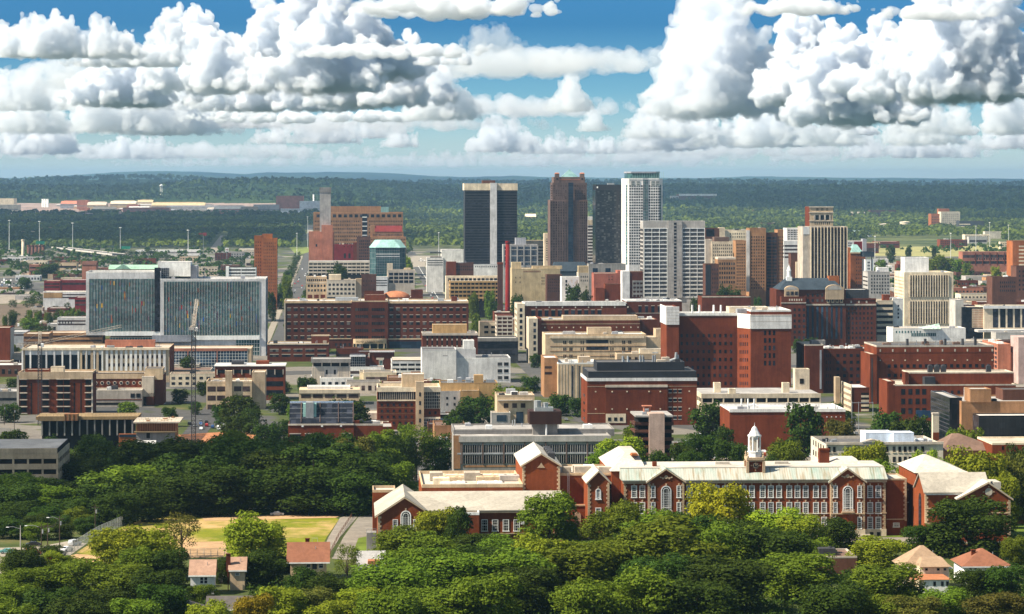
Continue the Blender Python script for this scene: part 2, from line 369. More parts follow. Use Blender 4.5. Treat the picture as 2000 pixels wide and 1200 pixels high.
def cumulus(px, pyb, pyt, wpx, D, seed, m=None, tall=1.0, ragged=.6, det=5, amp=1.0, vox=90):
    R = random.Random(seed); s = D / F; w = wpx * s; h = (pyb - pyt) * s; d = min(w, h * 2.2) * .5; sp = []
    nb = int(18 + 14 * w / h); c = [R.uniform(-.75, .75) for _ in range(max(2, int(w / h * 1.4)))]
    for i in range(nb):
        u = R.choice(c) + R.gauss(0, .26)
        if abs(u) > 1: u = R.uniform(-1, 1)
        e = (1 - u * u) ** .5; pk = max(math.exp(-((u - q) / .28) ** 2) for q in c); r = h * R.uniform(.08, .18) * (.4 + .6 * e); top = h * (.25 + .75 * pk) * e ** .7 * R.uniform(1 - ragged, 1.05) * tall; z = 0; x = u * w / 2; y = R.uniform(-.5, .5) * d
        while z < top: sp.append((x + R.gauss(0, r * .5), y + R.gauss(0, r * .5), z + r * .3, r)); z += r * R.uniform(.6, 1.0); r = max(r * R.uniform(.86, 1.02), h * .05)
    l1 = []
    for (x, y, z, r) in sp:
        for k in range(det): th = R.uniform(0, 6.28); ph = math.acos(R.uniform(-.2, 1)); rr = r * R.uniform(.2, .55); l1.append((x + r * math.sin(ph) * math.cos(th), y + r * math.sin(ph) * math.sin(th), z + r * .9 * math.cos(ph), rr))
    m = m or (M.farc if D > 38500 else M.cloud); o = cloudmesh(sp + l1, max(h / vox, 14), h, m, amp=amp); o.location = P(px, pyb, D)
    if m is M.cloud: f_ = cloudmesh([(x, y, z, r * 1.13) for x, y, z, r in sp + l1], max(h / 44, 18), h, M.fringe, .5, amp=1.15); f_.location = P(px, pyb, D)
    return o
def stratus(px, pyb, pyt, wpx, D, seed, m=None, vox=26):
    R = random.Random(seed); s = D / F; w = wpx * s; h = (pyb - pyt) * s; sp = []
    for i in range(int(26 + 3 * w / h)): u = R.uniform(-1, 1); r = h * R.uniform(.25, .6) * (1 - .6 * u * u); sp.append((u * w / 2, R.uniform(-.6, .6) * h * 2, R.uniform(-.1, .3) * h, r)); sp += [(u * w / 2 + R.gauss(0, r), R.uniform(-.6, .6) * h * 2, R.uniform(0, .5) * h, r * R.uniform(.3, .6)) for _ in range(4)]
    o = cloudmesh(sp, max(h / vox, 14), h, m or M.cloud, .5); o.location = P(px, pyb, D); return o
cumulus(120, 112, 20, 350, 24000, 1); cumulus(500, 176, -20, 460, 30000, 2); cumulus(660, 150, -40, 520, 33000, 3); cumulus(330, 205, 90, 420, 36000, 4); stratus(880, 26, -30, 430, 20000, 5); cumulus(690, 190, 95, 330, 38000, 6); cumulus(890, 232, 118, 210, 40000, 7, None, 1.1, .4); cumulus(865, 128, 86, 120, 30000, 8)
cumulus(1120, 218, 152, 130, 40000, 9, None, 1.1, .3); cumulus(1160, 256, 205, 80, 46000, 10); cumulus(1400, 222, -40, 330, 40000, 11, None, 1.15, .35); cumulus(1850, 190, -30, 580, 32000, 12); cumulus(1680, 235, 30, 330, 36000, 13, None, 1.0, .4); stratus(1570, 24, -20, 260, 20000, 14); stratus(1840, 34, -10, 240, 19000, 22)
cumulus(130, 258, 140, 340, 42000, 15); cumulus(340, 262, 165, 380, 46000, 16); cumulus(590, 280, 212, 240, 52000, 17); cumulus(790, 288, 248, 100, 52000, 18); cumulus(960, 296, 226, 220, 54000, 19); cumulus(1250, 292, 182, 260, 50000, 20); cumulus(1480, 286, 190, 300, 48000, 21); cumulus(1700, 282, 170, 360, 46000, 23); cumulus(1900, 260, 150, 330, 44000, 24); cumulus(1780, 308, 250, 300, 60000, 25); cumulus(1060, 300, 246, 140, 56000, 26); cumulus(60, 300, 220, 240, 58000, 27); cumulus(300, 310, 262, 260, 64000, 28)
stratus(1020, 140, 60, 330, 42000, 30, M.thin); stratus(720, 250, 200, 700, 50000, 31, M.thin); stratus(1500, 300, 255, 900, 70000, 32, M.thin); stratus(300, 305, 262, 900, 70000, 33, M.thin); stratus(200, 190, 110, 420, 46000, 34, M.thin); stratus(900, 322, 292, 1400, 80000, 35, M.thin)
cumulus(250, 130, 60, 260, 28000, 40); cumulus(420, 120, 10, 330, 31000, 41); cumulus(560, 215, 120, 380, 37000, 42); cumulus(760, 205, 60, 320, 35000, 43); stratus(760, 108, 70, 420, 29000, 44); cumulus(980, 100, 40, 200, 34000, 45, M.thin); cumulus(200, 215, 150, 420, 45000, 46); cumulus(440, 250, 190, 420, 50000, 47); cumulus(50, 215, 130, 180, 40000, 48)
cumulus(1330, 270, 200, 240, 48000, 49); cumulus(1580, 200, 40, 230, 38000, 50, None, 1.1, .4); cumulus(1960, 170, 20, 240, 34000, 51); cumulus(1560, 285, 225, 300, 54000, 52); cumulus(1960, 290, 215, 260, 52000, 53); cumulus(700, 270, 228, 240, 56000, 54); cumulus(1130, 300, 262, 300, 62000, 55); stratus(600, 235, 200, 500, 44000, 56); stratus(1700, 262, 235, 700, 50000, 57)
stratus(620, 150, 90, 620, 41000, 60, M.thin); stratus(1220, 130, 70, 420, 41000, 61, M.thin); stratus(1050, 220, 165, 520, 50000, 62, M.thin); stratus(1760, 120, 40, 620, 39000, 63, M.thin); stratus(150, 160, 90, 420, 40000, 64, M.thin); stratus(1250, 312, 270, 900, 74000, 65, M.thin)
# clouds overhead, out of the frame, whose shadows lie over the city
def overhead(poly, h, seed, n, r, m=None):
    R = random.Random(seed); sh = SUN * (h / SUN.z); x0, x1 = min(p[0] for p in poly), max(p[0] for p in poly); y0, y1 = min(p[1] for p in poly), max(p[1] for p in poly); sp = []
    def inside(x, y):
        c = False
        for (ax, ay), (bx, by) in zip(poly, poly[1:] + poly[:1]):
            if (ay > y) != (by > y) and x < ax + (bx - ax) * (y - ay) / (by - ay): c = not c
        return c
    while len(sp) < n:
        x, y = R.uniform(x0, x1), R.uniform(y0, y1)
        if inside(x, y): sp.append((x, y, R.uniform(0, .3) * r, r * R.uniform(.7, 1.2)))
    o = cloudmesh(sp, r / 4.5, r * 2, m or M.shadec, .2, .6); o.location = (sh.x, sh.y, h); return o
overhead([(-420, 972), (-62, 972), (-58, 1090), (-420, 1100)], 900, 8, 90, 38, M.shaded); overhead([(-300, 10200), (1500, 8600), (4200, 8200), (5200, 19000), (-3800, 19000), (-2600, 13600), (-500, 13000)], 1700, 5, 240, 600, M.thin); overhead([(-900, 12300), (-300, 12300), (-200, 14500), (-1000, 14500)], 1500, 9, 60, 280); overhead([(1300, 12500), (3500, 11500), (3800, 15500), (1500, 15500)], 1500, 10, 70, 380); overhead([(-1100, 1120), (120, 1150), (250, 1700), (270, 2280), (330, 2600), (480, 3150), (100, 3250), (-230, 2850), (-1200, 3300)], 1150, 3, 330, 130); overhead([(-2600, 5600), (-560, 5700), (-700, 10000), (-3400, 10000)], 1400, 4, 160, 330, M.farc)
# ================================================================ DOWNTOWN TOWERS (about 3 km away)
b, k = B('office_tower', 'black banded office tower with a white central shaft and white crown', 'office tower', 908, 1010, 372, 3300, 42, M.dark)
k.bands(27, (909, 957), (374, 517), .55, M.gl_k, name='window_band', mull=0); k.bands(27, (971, 1009), (374, 517), .55, M.gl_k)
for i in range(27):
    py = 374 + i * 143 / 27
    k.strip((908, 957.5), (py, py + 1.7), M.char, name='spandrel', th=.25); k.strip((970.5, 1010), (py, py + 1.7), M.char, name='spandrel', th=.25)
b.blk(906.5, 1011, 358.5, 372, 43, -.6, M.cream, M.r_grey, name='crown'); b.blk(957.5, 970.5, 357.6, None, 5, -2.2, M.white, name='central_shaft')
b.blk(942, 967, 352.5, 360, 18, 12, M.brick_b, name='mechanical_penthouse'); b.done()

b, k = B('office_tower', 'brown granite tower with glass pyramid roof and corner turrets', 'office tower', 1074.5, 1147.5, 391, 3250, 40, M.granite)
w = [(1076 + i * 4.6, 1078.6 + i * 4.6) for i in range(7)] + [(1122 + i * 4.6, 1124.6 + i * 4.6) for i in range(6)]
k.cols(w, 24, (393, 515), .62, M.gl_br)
for a, c in ((1075, 1109), (1120, 1147)): k.fins(8, (a, c), (392, 516), .55, .45, M.granite)
k2 = b.blk(1079, 1146, 357, 392, 36, 2, M.granite, name='upper_shaft'); k2.cols([(x + .4, y) for x, y in w[:7] + w[7:12]], 6, (361, 390), .65, M.gl_br)
k3 = b.blk(1081.5, 1142.5, 346, 358, 33, 3.5, M.granite, name='top_block'); k3.strip((1082, 1142), (350.5, 352), M.brick_p)
k.strip((1110, 1119.5), (357, 516), M.gl_b, name='glass_bay', th=1.6)
for i in range(24): k.strip((1110, 1119.5), (360 + i * 6.5, 360.8 + i * 6.5), M.dark, name='spandrel', th=1.75)
for px in (1084, 1133):
    for y in (3, 24):
        t = b.blk(px, px + 8.5, 339.5 if y == 3 else 341, 358, 8, y, M.granite, name='turret'); t.strip((px + 2.6, px + 5.8), (348, 351.5), M.void, name='round_vent', th=.2)
        MB().prism([(t.x0 - .3, t.y0 - .3), (t.x1 + .3, t.y0 - .3), (t.x1 + .3, t.y1 + .3), (t.x0 - .3, t.y1 + .3)], t.z1, t.z1 + 1.2, [(t.x0 + 1, t.y0 + 1), (t.x1 - 1, t.y0 + 1), (t.x1 - 1, t.y1 - 1), (t.x0 + 1, t.y1 - 1)]).build('turret_cap', M.brick_p, b.e)
x0, x1 = b.LX(1096.5, 5), b.LX(1130, 5); z0, z1 = b.LZ(346.5, 10, 5), b.LZ(331, 10, 18); cx = (x0 + x1) / 2; hw = (x1 - x0) / 2; q = MB(); ap = (cx, 5 + hw, z1)
c4 = [(x0, 5, z0), (x1, 5, z0), (x1, 5 + 2 * hw, z0), (x0, 5 + 2 * hw, z0)]
for i in range(4): q.quad(c4[i], c4[(i + 1) % 4], ap)
q.build('glass_pyramid', glass('pyramid_glass', (.12, .22, .22), (.2, .32, .32), .2, .35), b.e); b.done()

b, k = B('office_tower', 'dark mirror glass tower with mottled reflections beside the white tower', 'office tower', 1163.5, 1219.5, 361, 3240, 42, M.dark, M.r_dark, 1.5)
gm = N('painted_reflection_glass'); v = gm.n('TexWhiteNoise'); fl = gm.n('VectorMath', operation='FLOOR'); gm.l(gm.pos((.42, .42, .62)), fl.inputs[0]); gm.l(fl.outputs[0], v.inputs['Vector'])
gm = gm.base(gm.ramp(v.outputs['Value'], [(.0, (.010, .013, .02)), (.55, (.022, .026, .032)), (.8, (.055, .06, .062)), (1, (.13, .14, .135))]), .12, .5)  # mottled reflections painted into the pane colours, cell by cell
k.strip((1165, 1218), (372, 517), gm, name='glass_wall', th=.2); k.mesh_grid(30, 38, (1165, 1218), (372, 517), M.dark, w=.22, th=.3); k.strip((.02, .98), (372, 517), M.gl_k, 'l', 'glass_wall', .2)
k.strip((1165.5, 1168), (364.5, 368), M.whitep, name='roof_sign', th=.3)
b.blk(1187, 1200, 358, 362, 8, 12, M.steel, name='mechanical_penthouse'); b.done()

# white tower with chamfered corners, crown of dark glass
b = Bld('office_tower', 'tall white tower with small square windows and dark glass crown', 'office tower', 1220, 3185); X0, X1 = b.LX(1220), b.LX(1295); D = 44; ch = 5
zt = b.LZ(349, 20); o8 = lambda a: [(X0 + ch + a, a), (X1 - ch - a, a), (X1 - a, ch + a), (X1 - a, D - ch - a), (X1 - ch - a, D - a), (X0 + ch + a, D - a), (X0 + a, D - ch - a), (X0 + a, ch + a)]
MB().prism(o8(0), -6, zt).build('wall', M.white, b.e); k = Blk(b, X0, X1, 0, D, -6, zt, M.white); b.b0 = k
k.cols([(1229 + i * 4.6, 1232.2 + i * 4.6) for i in range(6)], 29, (361, 518), .58, M.gl, ind=100); k.cols([(1267 + i * 4.6, 1270.2 + i * 4.6) for i in range(5)], 29, (361, 518), .58, M.gl, ind=100)
for (cx, cy, r) in ((X0 + ch / 2, ch / 2, -math.pi / 4), (X1 - ch / 2, ch / 2, math.pi / 4)):
    for i in range(29):
        link('corner_window', MESHC.setdefault('cw', MB().box(-1, 1, -.1, .1, -1.4, 1.4).mesh('corner_window', M.gl_g)), b.e, (cx, cy, b.LZ(363.7 + i * 5.41, 20)), r)
k.strip((1256, 1265.5), (347, 520), M.gl_g, name='glass_bay', th=.3); k.mesh_grid(3, 30, (1256, 1265.5), (349, 520), M.grey, w=.25, th=.5)
for a in (1233, 1243, 1272, 1281.5): k.strip((a, a + 6.6), (354, 363.5), M.gl_g, name='top_window', th=.2); k.mesh_grid(3, 2, (a, a + 6.6), (354, 363.5), M.white, w=.25, th=.35, name='window_frame')
MB().prism(o8(3.2), zt, b.LZ(338.5, 20)).build('crown_glass', M.gl_g, b.e); MB().prism(o8(2.6), b.LZ(338.5, 20), b.LZ(335.5, 20)).build('crown_cap', M.grey, b.e)
q = MB()
for i in range(19):
    for (a, c) in (((X0 + 9 + i * 1.95), 3.0),): q.box(a - .12, a + .12, c, c + .3, zt, b.LZ(336, 20))
q.build('crown_mullions', M.copper, b.e); MB().box(X0 - .3 + ch, X1 + .3 - ch, -.35, .6, zt - 1.2, zt + .4).build('cornice', M.whitep, b.e); b.done()

b, k = B('office_slab', 'broad gridded slab with white floor lines and pale concrete spine', 'office building', 1256, 1377, 432, 2900, 30, M.conc, M.r_grey, 1.2)
for (a, c, n) in ((1258, 1303, 9), (1333, 1376, 9)):
    k.bands(17, (a, c), (446, 580), .72, M.gl); k.fins(4, (a, c), (446, 580), .5, .6, M.whitep, name='white_column')
    for i in range(18): k.strip((a, c), (445.6 + i * 7.9, 447.3 + i * 7.9), M.whitep, name='floor_line', th=.45)
    k.fins(22, (a, c), (447, 580), .16, .2, M.grey, name='mullion')
k.strip((1305, 1332), (431, 582), M.conc, name='concrete_spine', th=1.2); k.cols([(1316, 1321)], 22, (434, 580), .6, M.gl_k, th=1.3)
for i in range(22): k.strip((1305, 1332), (434 + i * 6.65, 434.4 + i * 6.65), M.conc_d, name='spine_joint', th=1.24)
k.grid(8, 17, (.02, .98), (446, 580), .7, .6, M.gl, 'l'); b.done()

b, k = B('striped_office_block', 'striped white and brown block squeezed between two dark towers', 'office building', 1147.5, 1164, 424, 3330, 30, M.whitep, M.r_grey)
k.bands(13, (1148, 1164), (440, 520), .5, M.gl_br, name='window_band'); k.strip((1148, 1164), (430, 440), M.cream); b.done()

b, k = B('brick_highrise', 'tan brick highrise with dense small windows beside dark balconies', 'office tower', 1464, 1496, 446, 2950, 26, M.brick_t, M.r_tan, 1.2, units=2)
k.grid(6, 17, (1466, 1494), (460, 566), .42, .5, M.gl); k.grid(5, 17, (.05, .95), (460, 566), .4, .5, M.gl, 'l'); k.strip((1457.5, 1464), (450, 570), M.white, name='white_edge', th=.5)
k2 = b.blk(1496, 1519, 455, None, 24, 2, M.brick_b, M.r_tan, name='balcony_wing'); k2.bands(17, (1498, 1517), (462, 568), .62, M.gl_k, name='balcony'); k2.fins(3, (1497, 1518), (460, 570), .6, .5, M.brick_b)
k3 = b.blk(1519, 1530, 449, None, 24, 2, M.brick_t, M.r_tan, name='end_wing'); k3.grid(3, 17, (1520, 1530), (460, 568), .4, .5); b.done()

b, k = B('striped_tower', 'office tower of dark glass stripes between white vertical fins', 'office tower', 1583, 1655, 443, 2850, 34, M.lime, M.r_grey, 1)
k.strip((1584.5, 1654), (444.5, 578), M.gl_br, name='glass_wall', th=.1); k.fins(12, (1584, 1654.5), (443.5, 578), .75, 1.0, M.cream, name='white_fin')
k.bands(24, (1585, 1654), (446, 577), .3, M.gl_k, name='window_band', th=.14)
k2 = b.blk(1568, 1583, 443, None, 34, 1.0, M.lime, M.r_grey, name='stair_core'); k2.strip((1569, 1581), (443.5, 458), M.whitep, name='roof_sign', th=.3)
b.done()
b, k = B('masonry_tower', 'old stone topped tower rising behind the striped white fin tower', 'office tower', 1581, 1627, 404, 3050, 30, M.tan, M.r_tan, 1)
k.bands(1, (1591, 1621), (420.5, 430), 1, M.gl_k, name='arcade'); k.fins(4, (1591, 1621), (420, 430.5), 1.6, .4, M.lime); k.grid(3, 2, (1592, 1620), (407, 412), .5, .6, M.gl)
k.strip((1580, 1628), (403.5, 405.5), M.lime, name='cornice', th=.8); k.strip((1580, 1628), (414.5, 416), M.lime, name='cornice', th=.7); k.strip((1580, 1628), (431, 432.3), M.lime, name='cornice', th=.5); k.grid(8, 1, (1590, 1622), (433, 440), .4, .7, M.gl); k.strip((0, 1), (404, 444), M.brick, 'l', 'brick_side', .05); b.done()

b = Bld('spired_tower', 'slim tan brick tower under a green copper pyramid roof', 'office tower', 1659, 2900)
k = b.blk(1661, 1690, 494, None, 22, 0, M.brick_o); k.grid(4, 9, (1671, 1688), (496, 562), .35, .4, M.gl); k.strip((1660, 1691), (493, 495.5), M.tan, name='cornice', th=.5)
k2 = b.blk(1656, 1662, 484, None, 18, 6, M.brick_o, name='rear_wing'); X0, X1 = b.LX(1662), b.LX(1686); z0, z1 = b.LZ(494), b.LZ(478.5)
MB().prism([(X0, 0), (X1, 0), (X1, 20), (X0, 20)], z0, z1, [(X0 + 3.4, 6), (X1 - 5.2, 6), (X1 - 5.2, 13), (X0 + 3.4, 13)]).build('copper_roof', M.copper, b.e); b.done()
b, k = B('stone_building', 'narrow white and charcoal building beside the copper roofed tower', 'office building', 1690, 1707, 507, 2850, 18, M.whitep, M.r_dark)
k.grid(2, 3, (1694, 1699), (510, 528), .7, .6, M.gl); k.strip((1701.5, 1703.5), (502, 560), M.gl_k, name='glass_strip', th=.2); b.blk(1686, 1708, 492, 502, 16, 2, M.slate, M.r_dark, name='penthouse'); b.done()
b, k = B('stone_building', 'pale gabled block with four windows just behind the copper roofed tower', 'office building', 1655, 1690, 471, 3250, 20, M.white, M.r_tan); k.grid(2, 2, (1656, 1664), (473, 482), .6, .6); k.strip((1668, 1686), (472, 490), M.crimson, name='red_panel'); b.blk(1685, 1692.5, 467, None, 12, -3, M.grey, name='grey_tower'); b.done()

b, k = B('white_office_block', 'sunlit cream office block with two tiers of slot windows', 'office building', 1766, 1862, 532, 2450, 44, M.cream, M.r_white, 1.5, units=2)
for ya, yb in ((538, 580), (589, 632)):
    k.strip((1777, 1852), (ya, yb), M.gl_k, name='window_wall', th=.06); k.fins(16, (1777, 1852), (ya - .5, yb + .5), .95, .6, M.cream, name='fin')
    k.bands(5, (1777, 1852), (ya, yb), .25, M.granite, name='spandrel', th=.3)
k.grid(7, 14, (.05, .95), (540, 632), .45, .5, M.brick_p, 'l'); b.blk(1767, 1814, 503, 533, 18, 14, M.white, M.r_white, name='penthouse'); b.done()
b, k = B('grey_office_block', 'pale grey four storey block with square windows in front of copper tower', 'office building', 1695, 1738, 531, 2650, 26, M.conc, M.r_grey, units=1)
k.grid(7, 6, (1700, 1737), (536, 575), .45, .55); k.bands(4, (.05, .95), (538, 570), .35, M.gl, 'l'); b.blk(1715, 1736, 523, 532, 12, 8, M.white, name='penthouse'); b.done()

# ================================================================ around the towers
b, k = B('apartment_highrise', 'slender orange brick highrise beyond the patchwork glass hospital', 'apartment tower', 511.5, 541, 466, 2950, 22, M.brick_o, M.r_tan, .8)
k.grid(7, 16, (514, 539), (472, 575), .28, .4, M.gl); k.grid(4, 16, (.1, .9), (470, 575), .3, .4, M.gl, 'r'); b.blk(512, 532, 457.5, 467, 12, 4, M.brick_o, M.r_tan, .4, name='penthouse')
k2 = b.blk(496.5, 512, 461, None, 20, 3, M.brick_o, M.r_tan, name='side_wing'); k2.grid(3, 16, (498, 511), (470, 575), .3, .4); b.done()

b, k = B('brown_office_block', 'wide brown office block with rows of paired windows and rooftop attic', 'office building', 612, 787, 415, 4000, 40, M.brick_t, M.r_brown, 1)
k.grid(26, 7, (614, 705), (429, 480), .5, .42, M.gl_br, ind=100); k.grid(20, 7, (720, 786), (429, 480), .5, .42, M.gl_br, ind=100); k.grid(16, 1, (616, 786), (418, 426), .6, .75, M.gl_k, name='loggia')
k.strip((707.5, 717), (418, 482), M.gl_k, name='stair_glass', th=.2); k.bands(7, (707.5, 717), (420, 482), .2, M.whitep, name='spandrel', th=.3)
b.blk(646, 744, 403.5, 416, 18, 12, M.brick_t, M.r_brown, .6, name='attic'); b.blk(744, 759, 405, 416, 10, 10, M.copper, name='cooling_tower'); b.done()
b, k = B('brown_annex', 'stepped tan annex with a red tiled mansard roof', 'office building', 726, 788, 453, 3850, 25, M.brick_t)
k.grid(20, 3, (728, 786), (455, 480), .5, .4, M.gl_br); b.blk(724, 732, 440, None, 16, 3, M.brick_t, name='end_tower')
X0, X1 = b.LX(732), b.LX(785); z0, z1 = b.LZ(453), b.LZ(441.5); MB().yprism([(-.5, z0), (5, z1), (14, z1), (18, z0)], X0, X1).build('mansard_roof', M.redtile, b.e)
k2 = b.blk(722, 793, 463, None, 14, -6, M.brick_t, name='lower_storeys'); k2.grid(22, 2, (724, 792), (465, 478), .5, .45, M.gl_br); b.done()
b, k = B('brick_block', 'brown block with square windows left of the glass octagon', 'office building', 697, 724, 463.5, 3600, 30, M.brick_b, M.r_brown); k.grid(6, 7, (701, 723), (468, 510), .5, .5, M.gl_k); b.done()
b = Bld('steam_plant', 'windowless salmon brick plant with a tall pale concrete tower', 'power plant', 603, 3650)
k = b.blk(603, 652, 453, None, 30, 0, M.brick_p, M.r_tan, .6); b.blk(628, 650, 440, None, 12, -1.5, M.brick_p, name='tall_block'); k.strip((616.5, 619.5), (477, 482), M.void, name='window')
t = b.blk(624.5, 646, 376, None, 15, 8, M.conc, name='concrete_tower'); b.blk(624, 646.6, 366.5, 376.5, 16, 7.6, M.conc_d, M.r_grey, name='tower_crown'); b.done()
b, k = B('brick_block', 'dark red windowless block with rooftop machinery beside the salmon plant', 'industrial building', 652, 699, 478, 3620, 24, M.crimson, M.r_tan, .6, units=5)
k.grid(2, 1, (669, 687), (494, 506), .45, .8, M.void); k.grid(3, 1, (669, 690), (480, 484), .2, .7, M.void); b.blk(690, 700, 474, None, 18, -2, M.brick, name='corner_tower'); b.done()

b = Bld('glass_office', 'green glass octagonal block with a pale faceted roof', 'office building', 722, 3300); X0, X1 = b.LX(722.5), b.LX(792.5); D = 34; c = 7
o8 = lambda a, e=0: [(X0 + c + a, a), (X1 - c - a, a), (X1 - a, c + a), (X1 - a, D - c - a), (X1 - c - a, D - a), (X0 + c + a, D - a), (X0 + a, D - c - a), (X0 + a, c + a)]
z1 = b.LZ(484); MB().prism(o8(0), -5, z1).build('glass_wall', M.gl_g, b.e); k = Blk(b, X0 + c, X1 - c, 0, D, -5, z1, M.gl_g)
k.mesh_grid(14, 10, None, (484.5, 535), M.steel, w=.22); MB().prism(o8(-.7), z1, b.LZ(469.5), o8(6)).build('roof', M.copper, b.e)
for a, cc, r in ((X0, 0, -math.pi / 4), (X1, 0, math.pi / 4)):
    q = MB(); L = c * 2 ** .5
    for i in range(5): q.box(-L / 2 + L * i / 4 - .1, -L / 2 + L * i / 4 + .1, -.14, .05, -5, z1)
    for j in range(11): q.box(-L / 2, L / 2, -.12, .05, (z1 + 5) / 10 * j - 5.1, (z1 + 5) / 10 * j - 4.9)
    q.build('mullion_grid', M.steel, b.e, (a + (c / 2 if a == X0 else -c / 2), c / 2, 0)).rotation_euler = (0, 0, r)
for j, z in enumerate((496, 501)): k.strip(None, (z, z + 1.2), M.whitep, name='white_band', th=.3)
b.done()
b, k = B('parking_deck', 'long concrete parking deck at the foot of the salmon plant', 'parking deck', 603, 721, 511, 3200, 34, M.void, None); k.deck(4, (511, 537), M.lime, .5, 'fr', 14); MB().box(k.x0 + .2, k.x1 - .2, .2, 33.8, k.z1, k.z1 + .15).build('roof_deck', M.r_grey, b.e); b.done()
b, k = B('tan_loft_building', 'tan brick loft building with arcaded top floor on the tree lined street', 'office building', 598, 638, 541, 2900, 26, M.tan, M.r_tan, .8, units=2)
k.grid(10, 1, (599, 637), (545, 550), .6, .8, M.gl); k.grid(6, 2, (600, 637), (554, 572), .6, .5, M.gl); k.strip((598, 638), (552, 554), M.lime); k.grid(3, 1, (599, 637), (575, 584), .7, .8, M.brick); b.done()
b, k = B('tan_loft_building', 'pale four storey loft block with paired windows and dark ground floor', 'office building', 638, 695, 547, 2880, 26, M.lime, M.r_tan, .8, units=2)
k.grid(7, 3, (640, 694), (552, 578), .6, .5, M.gl); k.bands(1, (639, 688), (580, 588), .9, M.char); b.blk(642, 666, 536.5, 548, 14, 6, M.cream, name='penthouse'); b.blk(695, 706, 545, None, 18, 2, M.tan, M.r_tan, name='side_wing'); b.done()
b, k = B('dark_brick_building', 'old dark brick warehouse between loft block and white framed office', 'warehouse', 706, 735, 537, 2920, 22, M.brick_b, M.r_brown, .8); k.grid(5, 3, (708, 733), (545, 570), .35, .45, M.gl_br); b.done()
b, k = B('white_framed_office', 'white framed office with large dark panes and stair tower', 'office building', 757, 810, 528, 2980, 24, M.lime, M.r_grey, .8, units=1)
k.grid(5, 3, (759, 808), (532, 554), .84, .72, M.gl_k); b.blk(756, 767, 515, None, 7, 5, M.cream, name='stair_tower'); b.blk(789, 802, 524, 529, 8, 9, M.tan, name='penthouse')
k2 = b.blk(733, 757, 541, None, 16, -2, M.whitep, M.r_tan, name='low_wing'); k2.bands(3, (735, 756), (546, 560), .4, M.gl); b.done()
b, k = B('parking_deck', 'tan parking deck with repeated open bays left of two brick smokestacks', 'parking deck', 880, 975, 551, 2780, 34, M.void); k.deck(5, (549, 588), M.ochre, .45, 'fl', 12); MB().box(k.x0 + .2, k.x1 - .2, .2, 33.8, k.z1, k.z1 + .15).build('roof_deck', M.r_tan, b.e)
k2 = b.blk(871, 975, 540, None, 22, 36, M.cream, M.r_white, name='rear_block'); k2.grid(12, 1, (874, 972), (543, 550), .7, .8, M.gl); b.done()
b, k = B('brick_block', 'low brown brick block with small windows before the black banded tower', 'warehouse', 872, 925, 514, 3050, 20, M.brick_b, M.r_brown, .7, units=2); k.grid(12, 2, (874, 924), (518, 530), .4, .5, M.gl_k); b.blk(872, 891, 511.5, None, 10, -1, M.brick, name='corner_tower'); b.done()
b, k = B('white_office_block', 'plain white stepped office block left of the black banded tower', 'office building', 862, 907, 488, 3420, 24, M.white, M.r_white, .8)
k.bands(3, (840, 862), (490, 515), .3, M.gl); k2 = b.blk(833, 866, 503.5, None, 18, -3, M.white, M.r_white, .6, name='low_wing'); k2.bands(3, (835, 865), (507, 520), .35, M.gl); b.done()
b, k = B('white_band_block', 'low white building with dark base directly under the black banded tower', 'office building', 925, 985, 517, 3180, 18, M.white, M.r_dark, .6); k.grid(14, 1, (927, 984), (519, 523), .4, .7); b.done()
def stack(name, label, px, py0, Y, r0, r1, m, cat='smokestack', rim=None):
    p = P(px, 600, Y); z = zg(Y); zt = P(px, py0, Y).z - z; t = thing(name, label, cat, (p.x, Y, z))
    MB().lathe((0, 0, 0), [(r0, -4), (r0, 0), (r1, zt)], 20).build('shaft', m, t, True); MB().lathe((0, 0, 0), [(r1 + .1, zt - 3), (r1 + .45, zt - 2.4), (r1 + .45, zt - .6), (r1 + .2, zt), (r1 - .5, zt), (r1 - .5, zt - 1)], 20).build('rim', rim or m, t); return t
stack('smokestack', 'tall slender bright red smokestack in front of the towers', 991.5, 471, 2740, 2.5, 1.9, M.stack)
b, k = B('smokestack', 'shorter square brown brick smokestack beside the tall red one', 'smokestack', 972, 982.5, 514, 2745, 5, M.brick_b); b.blk(971.6, 983, 513, 517, 5.4, -.2, M.brick, name='rim'); b.done()
b, k = B('glass_office_block', 'white framed office with tall dark panes between the smokestack and cream tower', 'office building', 983, 1050, 478, 3120, 24, M.conc, M.r_white, 1)
k.strip((985, 1049), (482, 518), M.gl_b, name='glass_wall', th=.1); k.fins(6, (984, 1049.5), (480, 519), 1.5, .5, M.conc, name='white_column'); k.bands(3, (985, 1049), (482, 518), .12, M.conc, name='spandrel', th=.3); k.fins(24, (985, 1049), (482, 518), .2, .2, M.steel, name='mullion'); b.blk(1007, 1027, 465, 479, 14, 6, M.grey, M.r_grey, name='penthouse'); b.done()
b, k = B('cream_slab', 'narrow sunlit cream shaft left of the brown granite tower', 'office building', 1063, 1075, 456, 3290, 16, M.cream, M.r_tan, 1); k.grid(1, 10, (1065, 1071), (465, 510), .4, .4, M.gl); b.done()
b, k = B('cream_deck', 'cream parking block with open bands beside the narrow cream shaft', 'parking deck', 1028, 1063, 470, 3350, 22, M.cream, M.r_tan, .8); k.bands(5, (1050, 1062), (480, 512), .4, M.gl_br); b.done()
b, k = B('yellow_warehouse', 'broad yellow stucco warehouse with stepped roof right of the red smokestack', 'warehouse', 1000, 1094, 525, 2850, 34, M.yellow, M.r_tan, .8, units=4)
